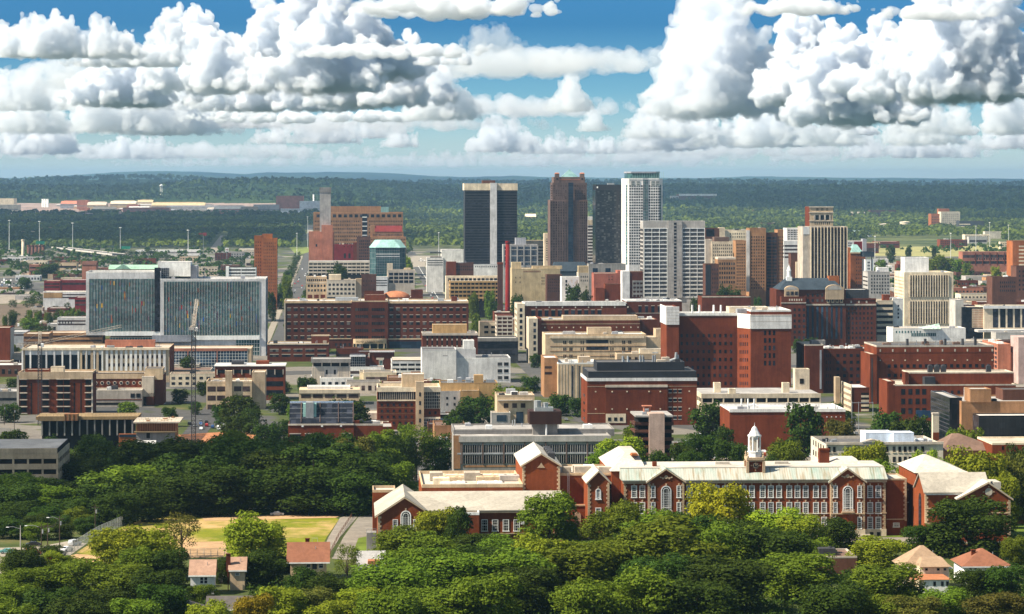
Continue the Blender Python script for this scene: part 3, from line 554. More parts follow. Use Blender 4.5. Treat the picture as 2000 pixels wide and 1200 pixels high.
k.grid(14, 1, (1022, 1056), (528, 533), .5, .7, M.brick); k.grid(3, 3, (1057, 1064), (540, 558), .4, .5, M.gl_br); k.grid(2, 2, (1003, 1020), (538, 556), .15, .35, M.gl_br); b.blk(1000, 1018, 513, 526, 16, 4, M.yellow, M.r_tan, name='upper_block'); b.blk(1040, 1098, 520, 526, 14, 14, M.yellow, M.r_tan, name='attic'); b.done()
b, k = B('dark_brick_building', 'dark brown brick building left of the white mural wall', 'warehouse', 1068, 1098, 537, 2720, 20, M.brick_b, M.r_brown, .8); k.grid(7, 5, (1070, 1097), (543, 572), .35, .45, M.gl_k); b.done()
b, k = B('mural_building', 'white walled building with one column of windows and a faded mural', 'warehouse', 1097, 1131, 541, 2680, 20, M.white, M.r_grey, .8); k.grid(1, 4, (1103, 1109), (546, 575), .6, .7, M.gl)
mm = N('faded_mural'); nz = mm.noise(mm.pos(), .35, 6, .7); mm = mm.base(mm.ramp(nz, [(.35, (.42, .34, .28)), (.5, (.62, .6, .58)), (.62, (.5, .55, .66))])); k.strip((1110, 1128), (546, 575), mm, name='mural', th=.1); b.done()
b = Bld('hip_roof_block', 'charcoal hip roofed block at the foot of the granite tower', 'office building', 1080, 3020); k = b.blk(1080, 1150, 530, None, 30, 0, M.slate); X0, X1 = k.x0 - .5, k.x1 + .5
MB().prism([(X0, -.5), (X1, -.5), (X1, 31), (X0, 31)], k.z1, b.LZ(513), [(X0 + 3, 8), (X1 - 4, 8), (X1 - 4, 24), (X0 + 3, 24)]).build('roof', M.slate, b.e); b.done()
b, k = B('cream_corner_block', 'cream block with rooftop storey between mural wall and salmon hall', 'office building', 1130, 1158, 533, 2800, 24, M.lime, M.r_tan, .8, units=2); k.grid(6, 2, (1133, 1157), (537, 552), .4, .5); b.blk(1130, 1155, 520, 534, 14, 4, M.yellow, M.r_tan, name='upper_block'); b.done()
b, k = B('salmon_hall', 'windowless salmon hall with four square openings', 'hall', 1160, 1216, 534, 2650, 26, M.salmon, M.r_tan, .6); k.grid(2, 2, (1187, 1198), (538, 549), .35, .35, M.gl_br); b.blk(1206, 1216, 529, 534.5, 20, 1, M.salmon, name='raised_end'); b.done()
b, k = B('grey_block', 'grey flat block with two dark blue panels behind the salmon hall', 'office building', 1150, 1222, 516, 2800, 22, M.conc_d, M.r_grey, .8, units=3); k.grid(2, 1, (1150, 1200), (523, 533), .4, .8, M.gl_b); b.done()
b, k = B('brick_stub_tower', 'two stepped brick stair towers in front of the salmon hall', 'tower', 1182, 1212, 555, 2480, 14, M.brick, M.r_tan, .5); b.blk(1163, 1181, 563.5, None, 12, -1, M.brick, M.r_white, .5, name='lower_tower'); b.done()
b, k = B('party_wall_building', 'brick building with a bare white side wall next to the gridded slab', 'warehouse', 1230, 1256, 531, 2600, 20, M.brick_d, M.r_tan, .6); b.blk(1215.5, 1230, 530, None, 19, -.6, M.white, name='white_wall'); k.deck(4, (548, 580), M.conc_d, .5, 'f', 3, (1236, 1256)); b.done()
b, k = B('dark_brick_building', 'dark brown block hugging the right side of the gridded slab', 'office building', 1378, 1404, 516, 2800, 22, M.brick_b, M.r_brown, .8); k.grid(4, 6, (1390, 1403), (522, 575), .35, .45, M.gl_k); k.strip((1378, 1388), (518, 578), M.dark, name='dark_side'); b.done()
b, k = B('cream_classical_block', 'cream classical block with close rows of windows under a brown roof', 'office building', 1390, 1440, 472, 3020, 30, M.cream, M.r_brown, .8); k.grid(12, 6, (1392, 1438), (476, 515), .4, .5); b.blk(1378, 1391, 468, None, 24, 2, M.lime, M.r_tan, name='end_pavilion'); b.blk(1395, 1424, 463.5, 473, 16, 6, M.r_brown, name='roof_block'); b.done()
b, k = B('tan_office_block', 'orange tan office block with tall window bays under the cream classical block', 'office building', 1402, 1437, 507, 2860, 24, M.brick_t, M.r_tan, .8, units=2); k.grid(7, 5, (1404, 1436), (511, 556), .55, .55, M.gl); b.blk(1402, 1437, 503, 507.6, 22, 1, M.lime, name='cornice_storey'); b.done()
b, k = B('brick_highrise', 'brown brick midrise with corner windows left of the tan highrise', 'office tower', 1437, 1457, 470, 2900, 22, M.brick_t, M.r_tan, .8); k.grid(5, 16, (1438, 1456), (475, 570), .45, .45, M.gl); b.done()
b, k = B('cream_rooftop_block', 'sunlit cream block with rooftop sheds behind the tan highrise', 'office building', 1405, 1466, 450, 3350, 34, M.cream, M.r_white, .8, units=5); k.grid(9, 2, (1425, 1464), (454, 466), .4, .5); b.blk(1405, 1416, 445, None, 14, -2, M.cream, name='end_tower'); b.done()
b, k = B('brown_block', 'brown block with black glass corner beside the gridded slab roof', 'office building', 1378, 1405, 446, 3200, 24, M.brick_b, M.r_brown, .8); k.strip((1379, 1395), (448, 462), M.gl_k, name='glass_wall'); b.done()
b, k = B('parking_deck', 'white parking deck with square openings below the tree line behind the tan highrise', 'parking deck', 1537, 1570, 446, 3350, 30, M.white, M.r_white); k.grid(5, 5, (1538, 1566), (448, 469), .7, .45, M.gl_br); b.done()
b, k = B('parking_deck', 'white parking deck with long dark openings left of the striped fin tower', 'parking deck', 1531, 1570, 471, 3050, 30, M.whitep, M.r_white); k.bands(4, (1532, 1566), (477, 506), .45, M.gl_br); k.bands(4, (.02, .98), (477, 506), .45, M.gl_br, 'l'); b.done()
b, k = B('brown_block', 'brown block with pale stair tower left of the striped fin tower', 'office building', 1545, 1568, 496, 2920, 18, M.brick_b, M.r_brown, .8); b.blk(1555, 1562, 512, None, 10, -4, M.cream, name='stair_tower'); b.done()
b, k = B('corner_office_block', 'orange brick block with banded windows cut by the edge of the city', 'office building', 1978, 2040, 471, 3200, 30, M.brick_o, M.r_tan, 1); k.bands(8, (1990, 2040), (478, 535), .4, M.cream, name='pale_band'); b.done()
b, k = B('brown_block', 'dark brown brick block below the orange banded block', 'office building', 1985, 2040, 520, 2850, 24, M.brick_b, M.r_brown, .8); k.grid(6, 5, (1988, 2030), (526, 570), .4, .45, M.gl_k); b.done()
b, k = B('brick_block', 'orange brown warehouse with grid windows near the wide red rail sheds', 'warehouse', 1938, 1985, 541, 2700, 24, M.brick_b, M.r_dark, .8, units=2); k.grid(8, 3, (1952, 1984), (548, 572), .45, .5, M.gl_k); b.done()
# ================================================================ MEDICAL DISTRICT (1 to 2.5 km away)
# patchwork glass hospital
gp = N('patchwork_glass'); vv = gp.n('TexWhiteNoise'); fl = gp.n('VectorMath', operation='FLOOR'); gp.l(gp.pos((.463, .0, .56)), fl.inputs[0]); gp.l(fl.outputs[0], vv.inputs['Vector'])
big = gp.ramp(gp.noise(gp.pos((.3, .3, 1)), .045, 3), [(.38, (.5,) * 3), (.62, (1.0,) * 3)])
pal = gp.ramp(vv.outputs['Value'], [(0, (0.023, 0.036, 0.039)), (.16, (0.048, 0.126, 0.114)), (.32, (0.095, 0.180, 0.182)), (.46, (0.190, 0.253, 0.243)), (.58, (0.038, 0.090, 0.061)), (.68, (0.266, 0.307, 0.289)), (.78, (0.114, 0.099, 0.091)), (.86, (0.171, 0.090, 0.076)), (.92, (0.057, 0.217, 0.152)), (.97, (0.057, 0.108, 0.243))], 'CONSTANT')
M.patch = gp.base(gp.mul(gp.mul(pal, (.15, .24, .26), .5, 'MIX'), big), .1, .9)
b = Bld('glass_hospital', 'glass hospital with patchwork coloured panes in thick white frames', 'hospital', 168, 2150)
k = b.blk(168, 313, 531, 655, 40, 0, M.white, M.r_grey, 1.2); k2 = b.blk(313, 519, 544.5, 702, 46, -3, M.white, M.r_white, 1.2, name='main_wing', units=4)
def patch(kk, x0, x1, y0, y1, nc, seed, nacc):
    kk.strip((x0, x1), (y0, y1), M.patch, name='glass_wall', th=.08); q = MB(); u0, u1 = b.LX(x0, kk.y0), b.LX(x1, kk.y0); z0, z1 = kk.Z((y0, y1)); r = random.Random(seed)
    for i in range(nc + 1): q.box(u0 + (u1 - u0) * i / nc - .11, u0 + (u1 - u0) * i / nc + .11, kk.y0 - .32, kk.y0, z0, z1)
    q.build('mullion_grid', M.conc, b.e); cw = (u1 - u0) / nc
    for _ in range(nacc):
        c = r.choice(ACC); i = r.randrange(nc); h = 2 * (z1 - z0) / 26; z = r.uniform(z0 + 3, z1 - 3)
        b.part('accent_pane', c, 'f', u0 + (i + r.choice((.2, .5, .8))) * cw, z, cw * r.choice((.22, .3, .45)), r.choice((1, 1, 2)) * h, .2, kk)
ACC = [mat('yellow_pane', (.65, .38, .04), .4), mat('red_pane', (.34, .04, .035), .4), mat('blue_pane', (.03, .10, .33), .4), mat('green_pane', (.03, .10, .04), .4), mat('rust_pane', (.35, .10, .04), .4), mat('violet_pane', (.16, .08, .12), .4)]
patch(k, 174, 302, 545, 648, 23, 3, 22); patch(k2, 320, 507, 550, 656, 35, 8, 30)
k.strip((302, 313), (523, 648), M.gl_k, name='dark_glass_slot', th=1.5); k2.strip((207 + 110, 507), (656, 664), M.whitep, name='white_ledge', th=1.2); k.strip((206, 313), (648, 656), M.whitep, name='white_ledge', th=1.2)
k2.strip((461, 507), (664, 702), M.gl_g, name='lower_glass', th=.1); k2.mesh_grid(9, 5, (461, 507), (664, 702), M.whitep, w=.2, th=.3); k2.strip((0.03, .97), (548, 690), M.gl_g, 'r', 'glass_wall', .1); k2.mesh_grid(8, 20, (.03, .97), (548, 690), M.grey, 'r', w=.3, th=.2)
b.blk(308, 372, 512, 540, 26, 20, M.white, M.r_white, .6, name='penthouse'); kk = b.blk(302, 330, 524, 548, 8, 10, M.gl_k, name='glass_penthouse'); b.blk(372, 385, 519, 545, 20, 22, M.grey, name='stair_block'); kk.mesh_grid(8, 6, None, None, M.steel, w=.15)
b.blk(300, 320, 656, None, 30, 4, M.conc_d, name='podium_core'); kk = b.blk(214, 470, 658, None, 30, 2, M.tan, M.r_tan, name='podium'); kk.bands(1, (215, 300), (659, 668), .9, M.gl_g); kk.mesh_grid(16, 1, (215, 300), (659, 668), M.whitep); b.blk(297, 375, 655, 668, 12, -9, M.grey, M.r_dark, .5, name='canopy_block'); b.done()
b = Bld('green_roof_hall', 'long hall with a pale green metal roof behind the patchwork hospital', 'hall', 214, 2420); k = b.blk(214, 308, 526, None, 26, 0, M.tan); X0, X1 = k.x0 - 1, k.x1 + 1; z1 = k.z1
MB().yprism([(-1, z1), (11, b.LZ(517.5, 20, 10)), (23, z1)], X0, X1).build('roof', M.green_roof, b.e); xm = b.LX(240); q = MB(); q.quad((xm - 7, -1.5, z1), (xm, -1.5, b.LZ(516, 20, 0)), (xm, 10, b.LZ(516, 20, 0))).quad((xm + 7, -1.5, z1), (xm, 10, b.LZ(516, 20, 0)), (xm, -1.5, b.LZ(516, 20, 0))).quad((xm - 7, -1.5, z1), (xm + 7, -1.5, z1), (xm, -1.5, b.LZ(516, 20, 0))); q.build('roof_gable', M.green_roof, b.e); b.done()
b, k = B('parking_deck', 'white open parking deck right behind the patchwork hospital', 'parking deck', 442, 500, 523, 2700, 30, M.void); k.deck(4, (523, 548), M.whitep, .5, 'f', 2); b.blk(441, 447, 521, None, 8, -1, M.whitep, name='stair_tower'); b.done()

b, k = B('institute_building', 'cream institute with white vertical piers and two rows of small square windows', 'office building', 43, 331, 680, 1850, 48, M.tan, M.r_tan, .8)
k.fins(13, (209, 321), (684, 728), 1.65, .5, M.white, name='white_pier'); k.grid(12, 2, (209, 321), (690, 721), .38, .4, M.gl_br, th=.25); k.strip((43, 331), (679.5, 684), M.cream, name='cornice', th=1.1)
k.strip((49, 152), (693, 730), M.gl_k, name='window_wall', th=.1); k.strip((155, 200), (693, 730), M.gl_k, name='window_wall', th=.1); k.fins(11, (44, 200), (684, 732), 1.0, .9, M.white, name='white_pier'); k.fins(5, (158, 201), (684, 732), 1.6, .7, M.tan, name='tan_pier'); k.strip((.0, 1), (680, 760), M.brick, 'r', 'brick_end', .12)
k.strip((49, 204), (684.5, 693), M.white, name='frieze', th=.4)
b.blk(205, 302, 665, 681, 8, 20, M.brick_p, M.r_tan, .5, name='roof_screen'); kr = Blk(b, k.x0 + 35, k.x1 - 4, 4, 16, 0, 0, M.conc); kr.zr = k.zr; kr.units(9, 4); b.done()
b, k = B('glass_block', 'navy glass block with a white square grid and pink parapet', 'office building', 331, 491, 681, 1960, 34, M.tan, M.r_tan, .6)
k.strip((332, 483), (686, 748), M.gl_b, name='glass_wall', th=.1); k.mesh_grid(26, 11, (332, 483), (686, 748), M.whitep, w=.16, th=.2); k.strip((330, 483), (680.5, 686), M.brick_p, name='pink_parapet', th=.4); k.fins(2, (367, 424), (681, 745), .6, .4, M.brick_p); b.done()
b, k = B('brick_apartment_block', 'brick block with stacked concrete ledged balconies behind the tower crane', 'apartment building', 36, 181, 727, 1560, 22, M.brick, M.r_tan, 1, M.tan)
k.strip((35, 181), (726.5, 741), M.tan, name='tan_parapet', th=.5)
for (a, c) in ((40, 52), (83, 95), (112, 123), (125, 136), (167, 178)):
    k.bands(8, (a, c), (741, 848), .68, M.void, name='balcony_opening')
    for i in range(9): k.strip((a - 1.5, c + 1.5), (740 + i * 13.37, 741.6 + i * 13.37), M.lime, name='balcony_ledge', th=.8)
for a in (60, 144, 157): k.strip((a, a + 2.2), (748, 843), M.void, name='slot_window', th=.08)
k.strip((33, 37), (733, 850), M.lime, name='concrete_edge', th=.5); k.strip((178.5, 181.5), (741, 848), M.lime, name='concrete_edge', th=.4)
b.blk(49, 96, 722, 729, 9, 6, M.brick, M.r_tan, .4, name='penthouse'); b.blk(99, 124, 717, 729, 8, 5, M.cream, M.r_tan, .4, name='penthouse'); b.blk(50, 180, 731, 735, 3, 5, M.whitep, name='skylight'); b.done()
b, k = B('brick_research_wing', 'dark brick wing with a row of round porthole windows', 'office building', 181, 319, 730, 1640, 24, M.brick_d, M.r_tan, .8, M.tan)
k.strip((181, 319), (730, 740), M.tan, name='tan_parapet', th=.3); k.strip((182, 282), (728, 732), M.char, name='roof_louvre', th=-.6)
for i in range(8):
    px = 187 + i * 12.4; q = MB(); x, z = b.LX(px), b.LZ(748.5); q.tube((x, -.25, z), (x, .1, z), 1.05, 1.05, 16); q.build('porthole_rim', M.lime, b.e); MB().tube((x, -.32, z), (x, .1, z), .72, .72, 16).build('porthole_glass', M.gl_k, b.e)
b.blk(283, 318, 720, 742, 16, -1, M.tan, M.r_dark, .4, name='penthouse'); b.blk(277, 300, 736, 775, 7, -7, M.lime, M.r_white, .3, name='stair_tower'); b.blk(286, 300, 768, None, 7, -7, M.brick_d, name='stair_base')
kk = b.blk(182, 277, 762, None, 18, -18, M.lime, M.r_grey, .8, units=4, name='lower_wing'); kk.strip((255, 263), (769, 777), M.gl_k); kk.strip((266, 274), (769, 777), M.gl_k); kk.bands(2, (183, 262), (783, 806), .4, M.void, name='open_bay'); kk.strip((182, 277), (780, 782), M.brick_d); b.done()
b, k = B('tan_clinic', 'tan four storey clinic with dark ribbon windows and central shaft', 'clinic', 403, 492, 745, 1600, 26, M.tan, M.r_tan, 1.2, units=6)
k.grid(2, 4, (404, 441), (751, 822), .86, .55, M.gl_br); k.grid(2, 4, (456, 489), (751, 822), .86, .55, M.gl_br); b.blk(440, 453, 725, None, 6, -1.5, M.tan, M.r_tan, .3, name='shaft'); b.blk(492, 518, 727, None, 20, 3, M.tan, M.r_tan, .6, name='stair_tower'); b.done()
b, k = B('brick_office_block', 'brick office block with white roof and dark recessed floors behind tan clinic', 'office building', 420, 556, 716, 1680, 26, M.brick, None)
k.bands(1, (424, 553), (722, 730), .8, M.void); k.bands(3, (516, 553), (724, 776), .55, M.gl_k); k.fins(9, (424, 553), (722, 732), .5, .4, M.lime)
MB().box(k.x0 - .6, k.x1 + .6, -.6, 26.6, k.z1, k.z1 + .5).build('roof', M.r_white, b.e); b.blk(452, 475, 706, 716, 12, 9, M.char, name='penthouse'); b.blk(500, 525, 706, 716, 10, 12, M.brick, name='penthouse'); b.done()
# red hospital with the lettered centre
b = Bld('brick_hospital', 'long red brick hospital with curved tan entrance and lettering', 'hospital', 555, 2250)
k = b.blk(555, 687, 588, None, 44, 0, M.brick_d, M.r_white, 1, M.tan, units=7); k2 = b.blk(687, 758, 587.5, None, 46, -2.5, M.brick_d, M.r_white, 1, M.tan, name='centre_wing', units=4); k3 = b.blk(758, 915, 588.5, None, 44, 0, M.brick_d, M.r_white, 1, M.tan, name='end_wing', units=9)
for kk, x0, n in ((k, 561, 10), (k3, 761, 12)): kk.cols([(x0 + i * 12.95, x0 + i * 12.95 + 7) for i in range(n)], 5, (598, 666), .42, M.gl, lint=M.lime)
for a in (694, 726): k2.bands(5, (a, a + 25), (598, 666), .4, M.gl, mull=6, mm=M.brick_d)
k.strip((555, 687), (590.5, 592.5), M.tan, th=.4); k3.strip((758, 915), (591, 593), M.tan, th=.4); k.strip((600, 687), (661, 663), M.tan, th=.3); k3.strip((758, 824), (661, 663.5), M.tan, th=.3); k3.strip((760, 824), (667, 690), M.gl_b, name='dark_glass_base', th=.2); k.grid(4, 2, (652, 687), (668, 690), .45, .5, M.gl_k)
k.strip((555, 557.5), (592, 690), M.lime, th=.4); b.blk(712, 753, 576, 589, 14, 14, M.brick_d, M.r_tan, .5, name='penthouse'); b.blk(655, 700, 582, 589, 12, 10, M.steel, name='penthouse'); b.blk(882, 893, 580, 590, 8, 5, M.brick_d, name='stair_head')
u0, u1 = b.LX(690, -2.5), b.LX(755, -2.5); uc = (u0 + u1) / 2; R_ = (u1 - u0) / 2
def bow(z0, z1, bulge, m, name):
    pts = [(uc - R_, -2.6)] + [(uc + R_ * math.sin(t), -2.6 - bulge * math.cos(t)) for t in [(-1 + 2 * i / 12) * 1.57 for i in range(13)]] + [(uc + R_, -2.6)]
    MB().prism(pts, z0, z1).build(name, m, b.e)
Zf = lambda py: b.LZ(py, uc, -5)
bow(Zf(672), Zf(662.5), 3.2, M.tan, 'entrance_frieze'); bow(Zf(681), Zf(672), 2.2, M.gl_k, 'entrance_glass'); bow(Zf(684), Zf(681), 3.0, M.tan, 'entrance_band'); bow(-3, Zf(684), 2.2, M.gl_k, 'entrance_glass')
for i in range(7):
    t = (-1 + 2 * i / 6) * 1.5; x, y = uc + R_ * math.sin(t) * .99, -2.6 - 2.9 * math.cos(t); MB().box(x - .55, x + .55, y - .3, y + .3, -3, Zf(672)).build('entrance_column', M.tan, b.e)
def text(s, name, txt, size, loc, rot, m, parent, ext=.06, sx=1.0):
    cu = bpy.data.curves.new(name, 'FONT'); cu.body = txt; cu.size = size; cu.align_x = 'CENTER'; cu.align_y = 'CENTER'; cu.extrude = ext; cu.resolution_u = 2
    t = bpy.data.objects.new(name, cu); COL.objects.link(t); dg = bpy.context.evaluated_depsgraph_get(); me = bpy.data.meshes.new_from_object(t.evaluated_get(dg)); bpy.data.objects.remove(t); me.materials.clear(); me.materials.append(m)
    o = link(name, me, parent, loc); o.rotation_euler = rot; o.scale = (sx, 1, 1); return o
text(b, 'lettering', "WOMEN & INFANTS CENTER", 2.3, (uc, -6.2, Zf(668.2)), (math.pi / 2, 0, 0), M.dark, b.e, .25, .72)
b.done()
b, k = B('brick_hospital_annex', 'low dark brick annex with long window groups below the lettered hospital', 'hospital annex', 522, 642, 671, 2080, 30, M.brick_d, M.r_grey, .8, M.tan, units=6)
k.grid(5, 2, (524, 640), (680, 700), .72, .45, M.gl, lint=M.lime); kk = b.blk(608, 643, 655.5, None, 14, 8, M.brick_d, M.r_tan, .6, M.tan, name='penthouse'); k.strip((522, 642), (672, 673.5), M.lime, th=.3); b.done()
b = Bld('domed_hall', 'hall with a broad orange clay dome behind the lettered hospital', 'hall', 745, 2420); k = b.blk(712, 826, 581, None, 40, 0, M.brick_d, M.r_white, .6)
x = b.LX(773, 20); MB().lathe((x, 20, b.LZ(581, x, 20) - 1), [(13 * math.cos(t) , 6.6 * math.sin(t)) for t in [i * 1.5 / 8 for i in range(9)]], 28).build('dome', M.terracotta, b.e, True); b.blk(803, 826, 567, None, 12, 4, M.brick_d, M.r_tan, .5, name='brick_block'); b.blk(712, 750, 569, None, 10, 6, M.brick_d, M.r_tan, .5, name='brick_block'); b.done()

b = Bld('brutalist_tower', 'concrete block with dark overhanging top storey and fluted walls', 'office building', 608, 1800)
k = b.blk(610, 683, 716, None, 18, 0, M.conc); k.fins(7, (610, 632), (718, 762), .8, .35, M.lime, name='rib'); k.fins(7, (661, 683), (718, 762), .8, .35, M.lime, name='rib'); k.cols([(636, 640), (652, 656)], 3, (720, 762), .62, M.gl_k)
kk = b.blk(610, 683, 708, 716.2, 17, .8, M.void, name='loggia'); kk.fins(5, (611, 682), (708, 717), .7, .6, M.lime, name='column'); b.blk(607.5, 685.5, 701.5, 709, 21, -1.6, M.conc_d, M.r_grey, .5, name='top_storey'); b.done()
b, k = B('tan_terrace_block', 'low tan terrace block with white roof edge in front of the concrete block', 'office building', 584, 703, 762, 1640, 24, M.tan, None); k.grid(5, 1, (586, 702), (770, 778), .82, .9, M.gl_br); k.strip((584, 703), (761.5, 768.5), M.cream, name='parapet', th=.5); k.bands(1, (586, 700), (783, 787), .6, M.void); kk = b.blk(600, 684, 755, 763, 12, 6, M.whitep, M.r_white, .4, name='upper_roof'); b.done()
b, k = B('glass_link_building', 'dark glass link with white roof edge beside a brick hall', 'office building', 684, 713, 694, 1930, 20, M.gl_k, None); k.mesh_grid(7, 9, None, (696, 745), M.steel); k.strip((683, 714), (693.5, 697), M.whitep, name='roof_edge', th=1); b.blk(712, 722, 699, None, 16, 2, M.brick_d, name='brick_side'); b.done()
b, k = B('brick_hall', 'brick hall with white roof edge and tall central strip of windows', 'hall', 722, 770, 687, 1940, 22, M.brick_d, None); k.strip((721, 771), (685, 688), M.whitep, name='roof_edge', th=1); k.strip((735, 750), (699, 703), M.lime); k.strip((740, 748), (703, 740), M.lime, name='window_surround'); k.grid(2, 6, (741, 747), (704, 739), .8, .85, M.gl_g, th=.25); k.strip((719, 722), (690, 742), M.lime, name='concrete_edge', th=.4); b.done()
b, k = B('parking_deck', 'white concrete parking deck next to the white stucco block', 'parking deck', 766, 826, 704, 1900, 34, M.void); k.deck(4, (706, 742), M.white, .5, 'fl', 4); MB().box(k.x0 + .2, k.x1 - .2, .3, 34, k.z1 - .2, k.z1 + .1).build('roof_deck', M.r_tan, b.e); b.done()
b, k = B('brick_lab_block', 'dark brick laboratory with vertical slot windows and tan rooftop box', 'laboratory', 825, 933, 651, 2020, 28, M.brick_d, M.r_grey, 1, M.lime, units=6)
for i in range(10): k.strip((833 + i * 9.7, 836 + i * 9.7), (656, 683), M.void, name='slot_window', th=.05); k.cols([(833.2 + i * 9.7, 835.8 + i * 9.7)], 2, (657, 683), .25, M.lime, name='slot_panel', th=.1)
k.strip((824, 934), (651, 655.5), M.lime, name='parapet_band', th=.5); b.blk(845, 912, 634, 652, 12, 10, M.ochre, M.r_tan, .4, name='penthouse'); b.done()
b = Bld('white_stucco_block', 'bare white stucco block with dark roof and windows at one end', 'warehouse', 824, 1850); k = b.blk(824, 891, 683, None, 30, -2, M.white, M.r_dark, .6); k2 = b.blk(891, 997, 699, None, 34, 0, M.white, M.r_dark, .8, name='long_wing', units=7)
k2.grid(2, 3, (970, 995), (705, 745), .7, .5, M.gl, sill=M.white); kk = b.blk(890, 929, 681, 700, 14, 8, M.white, M.r_dark, .6, name='penthouse'); b.blk(905, 926, 665, 682, 8, 10, M.white, name='lift_house'); k.strip((865, 874), (694, 696), M.conc, name='wall_vent', th=.05); b.done()
b, k = B('dark_link_building', 'long low charcoal building with dark glass between brick laboratories', 'office building', 933, 1012, 661, 2060, 26, M.char, M.r_grey, .6); k.strip((933, 1012), (660.5, 667), M.conc_d, name='roof_edge', th=.5); k.bands(2, (934, 1011), (670, 695), .7, M.gl_k); b.done()
b, k = B('cream_shop', 'small cream building with two dark windows among trees behind dark link', 'shop', 937, 972, 629, 2300, 18, M.cream, M.r_brown, .6); k.grid(2, 2, (943, 970), (634, 654), .6, .5); b.done()
b, k = B('parking_deck', 'striped parking stair deck with white bands beside the long brick wing', 'parking deck', 971, 1001, 617, 2180, 22, M.brick_d); k.deck(6, (617, 662), M.lime, .4, 'fl', 3); b.done()
b, k = B('ochre_workshop', 'long low ochre workshop with rooftop ducts below the white stucco block', 'workshop', 860, 972, 748, 1560, 22, M.ochre, M.r_dark, .6, units=8); kk = b.blk(900, 936, 763, None, 10, -8, M.ochre, M.r_grey, .5, name='tall_bay'); kk2 = b.blk(860, 899, 764, None, 12, -6, M.conc, M.r_white, .5, name='grey_wing'); kk2.grid(2, 2, (866, 895), (772, 796), .25, .4); b.blk(926, 944, 733, 749, 6, 8, M.ochre, name='roof_house'); b.done()
b = Bld('brick_clinic', 'brick clinic with tan glazed top floor and tan stair shaft', 'clinic', 737, 1450); k = b.blk(737, 860, 757, None, 30, 0, M.brick_o if False else M.brick, M.r_tan, 1.6, M.cream)
k.strip((736.5, 812), (756.5, 765.5), M.cream, name='cream_band', th=.4); k.bands(1, (738, 811), (766, 781), .95, M.gl, mull=20, mm=M.lime); k.strip((736.5, 812), (781, 783.5), M.cream, name='cream_band', th=.4); k.grid(6, 4, (740, 810), (785, 832), .4, .42, M.gl_k, sill=M.brick_b)
k.strip((828, 860.5), (756.5, 766), M.cream, name='cream_band', th=.4); k.strip((828, 859.5), (766, 798), M.gl, name='glass_wall', th=.1); k.mesh_grid(9, 5, (828, 859.5), (766, 798), M.lime); k.grid(2, 1, (834, 856), (802, 812), .4, .6, M.gl_k); k.strip((827, 860), (815, 818.5), M.cream, th=.5); k.strip((827, 857), (818.5, 852), M.gl, name='glass_wall', th=.1); k.mesh_grid(9, 6, (827, 857), (818.5, 852), M.whitep)
kk = b.blk(812, 828, 746, None, 6, -2, M.tan, M.r_tan, .3, name='stair_shaft'); kk.cols([(818.5, 822)], 4, (762, 830), .45, M.gl_k); b.blk(785, 828, 731, 757, 12, 9, M.tan, M.r_white, .4, name='penthouse')
for i in range(3): k.strip((739, 810), (796 + i * 12, 796.6 + i * 12), M.brick_t, name='brick_course', th=.06)
b.done()
b = Bld('solar_lab', 'brick building with a sloping roof of dark glass panels', 'laboratory', 563, 1250); k = b.blk(563, 691, 829, None, 20, 0, M.brick, None); X0, X1 = k.x0, k.x1; z1 = k.z1
MB().yprism([(0.3, z1 + .02), (4, z1 + .5), (11, b.LZ(787, 10, 11)), (20, b.LZ(787, 10, 11)), (20, z1 + .02)], X0 + .4, X1 - .2).build('panel_roof', M.gl_k, b.e)
zt = b.LZ(787, 10, 11)
for px in (588, 625, 661, 690):
    x = b.LX(px, 2); q = MB(); q.tube((x, 3.7, z1 + .6), (x, 10.8, zt + .25), .18, .18, 5); q.build('panel_rib', M.granite, b.e)
q = MB()
for f_ in (.2, .45, .7, .95): q.tube((X0 + .5, 4 + 7 * f_, z1 + .7 + (zt - z1 - .5) * f_), (X1 - .4, 4 + 7 * f_, z1 + .7 + (zt - z1 - .5) * f_), .1, .1, 4)
q.build('panel_seam', M.grey, b.e); k.strip((562.5, 691), (828, 831), M.lime, name='coping', th=.3); k.cols([(566, 587), (596, 620), (667, 685)], 1, (848, 858), 1, M.gl_k, lint=M.lime)
for px in (589, 627, 664): k.strip((px, px + 4), (831, 834), M.white, name='scupper', th=.3)
x0, x1 = b.LX(592, 8), b.LX(618, 8); MB().box(x0, x1, 6, 10, z1 + 2, b.LZ(788, 10, 8)).build('chiller_frame', M.copper, b.e); MB().bev(x0 + 1.2, x1 - 1.2, 5.4, 9, z1 + 2.4, b.LZ(784, 10, 8), .4).build('chiller', M.steel, b.e)
kk = b.blk(691, 748, 828, None, 14, 3, M.brick, M.r_grey, .8, M.lime, units=3, name='low_wing'); b.blk(691, 702, 822, 830, 4, 4, M.brick, name='roof_house'); b.done()
b = Bld('concrete_house_block', 'tan concrete block with terraces and dark square windows', 'office building', 960, 1350); k = b.blk(971, 1044, 772, None, 22, 3, M.tan, M.r_tan, .8, units=5); kk = b.blk(960, 997, 806, None, 10, -4, M.conc, M.r_tan, .5, name='front_wing'); kk.strip((970, 989), (811, 823), M.gl_b, name='window'); kk.mesh_grid(4, 2, (970, 989), (811, 823), M.steel, w=.12); k.grid(3, 1, (980, 1030), (785, 800), .55, .6, M.gl_br); k.strip((1008, 1022), (805, 828), M.gl_b, name='window'); k.strip((972, 1040), (781, 783), M.lime, name='terrace_rail', th=1.5); b.done()
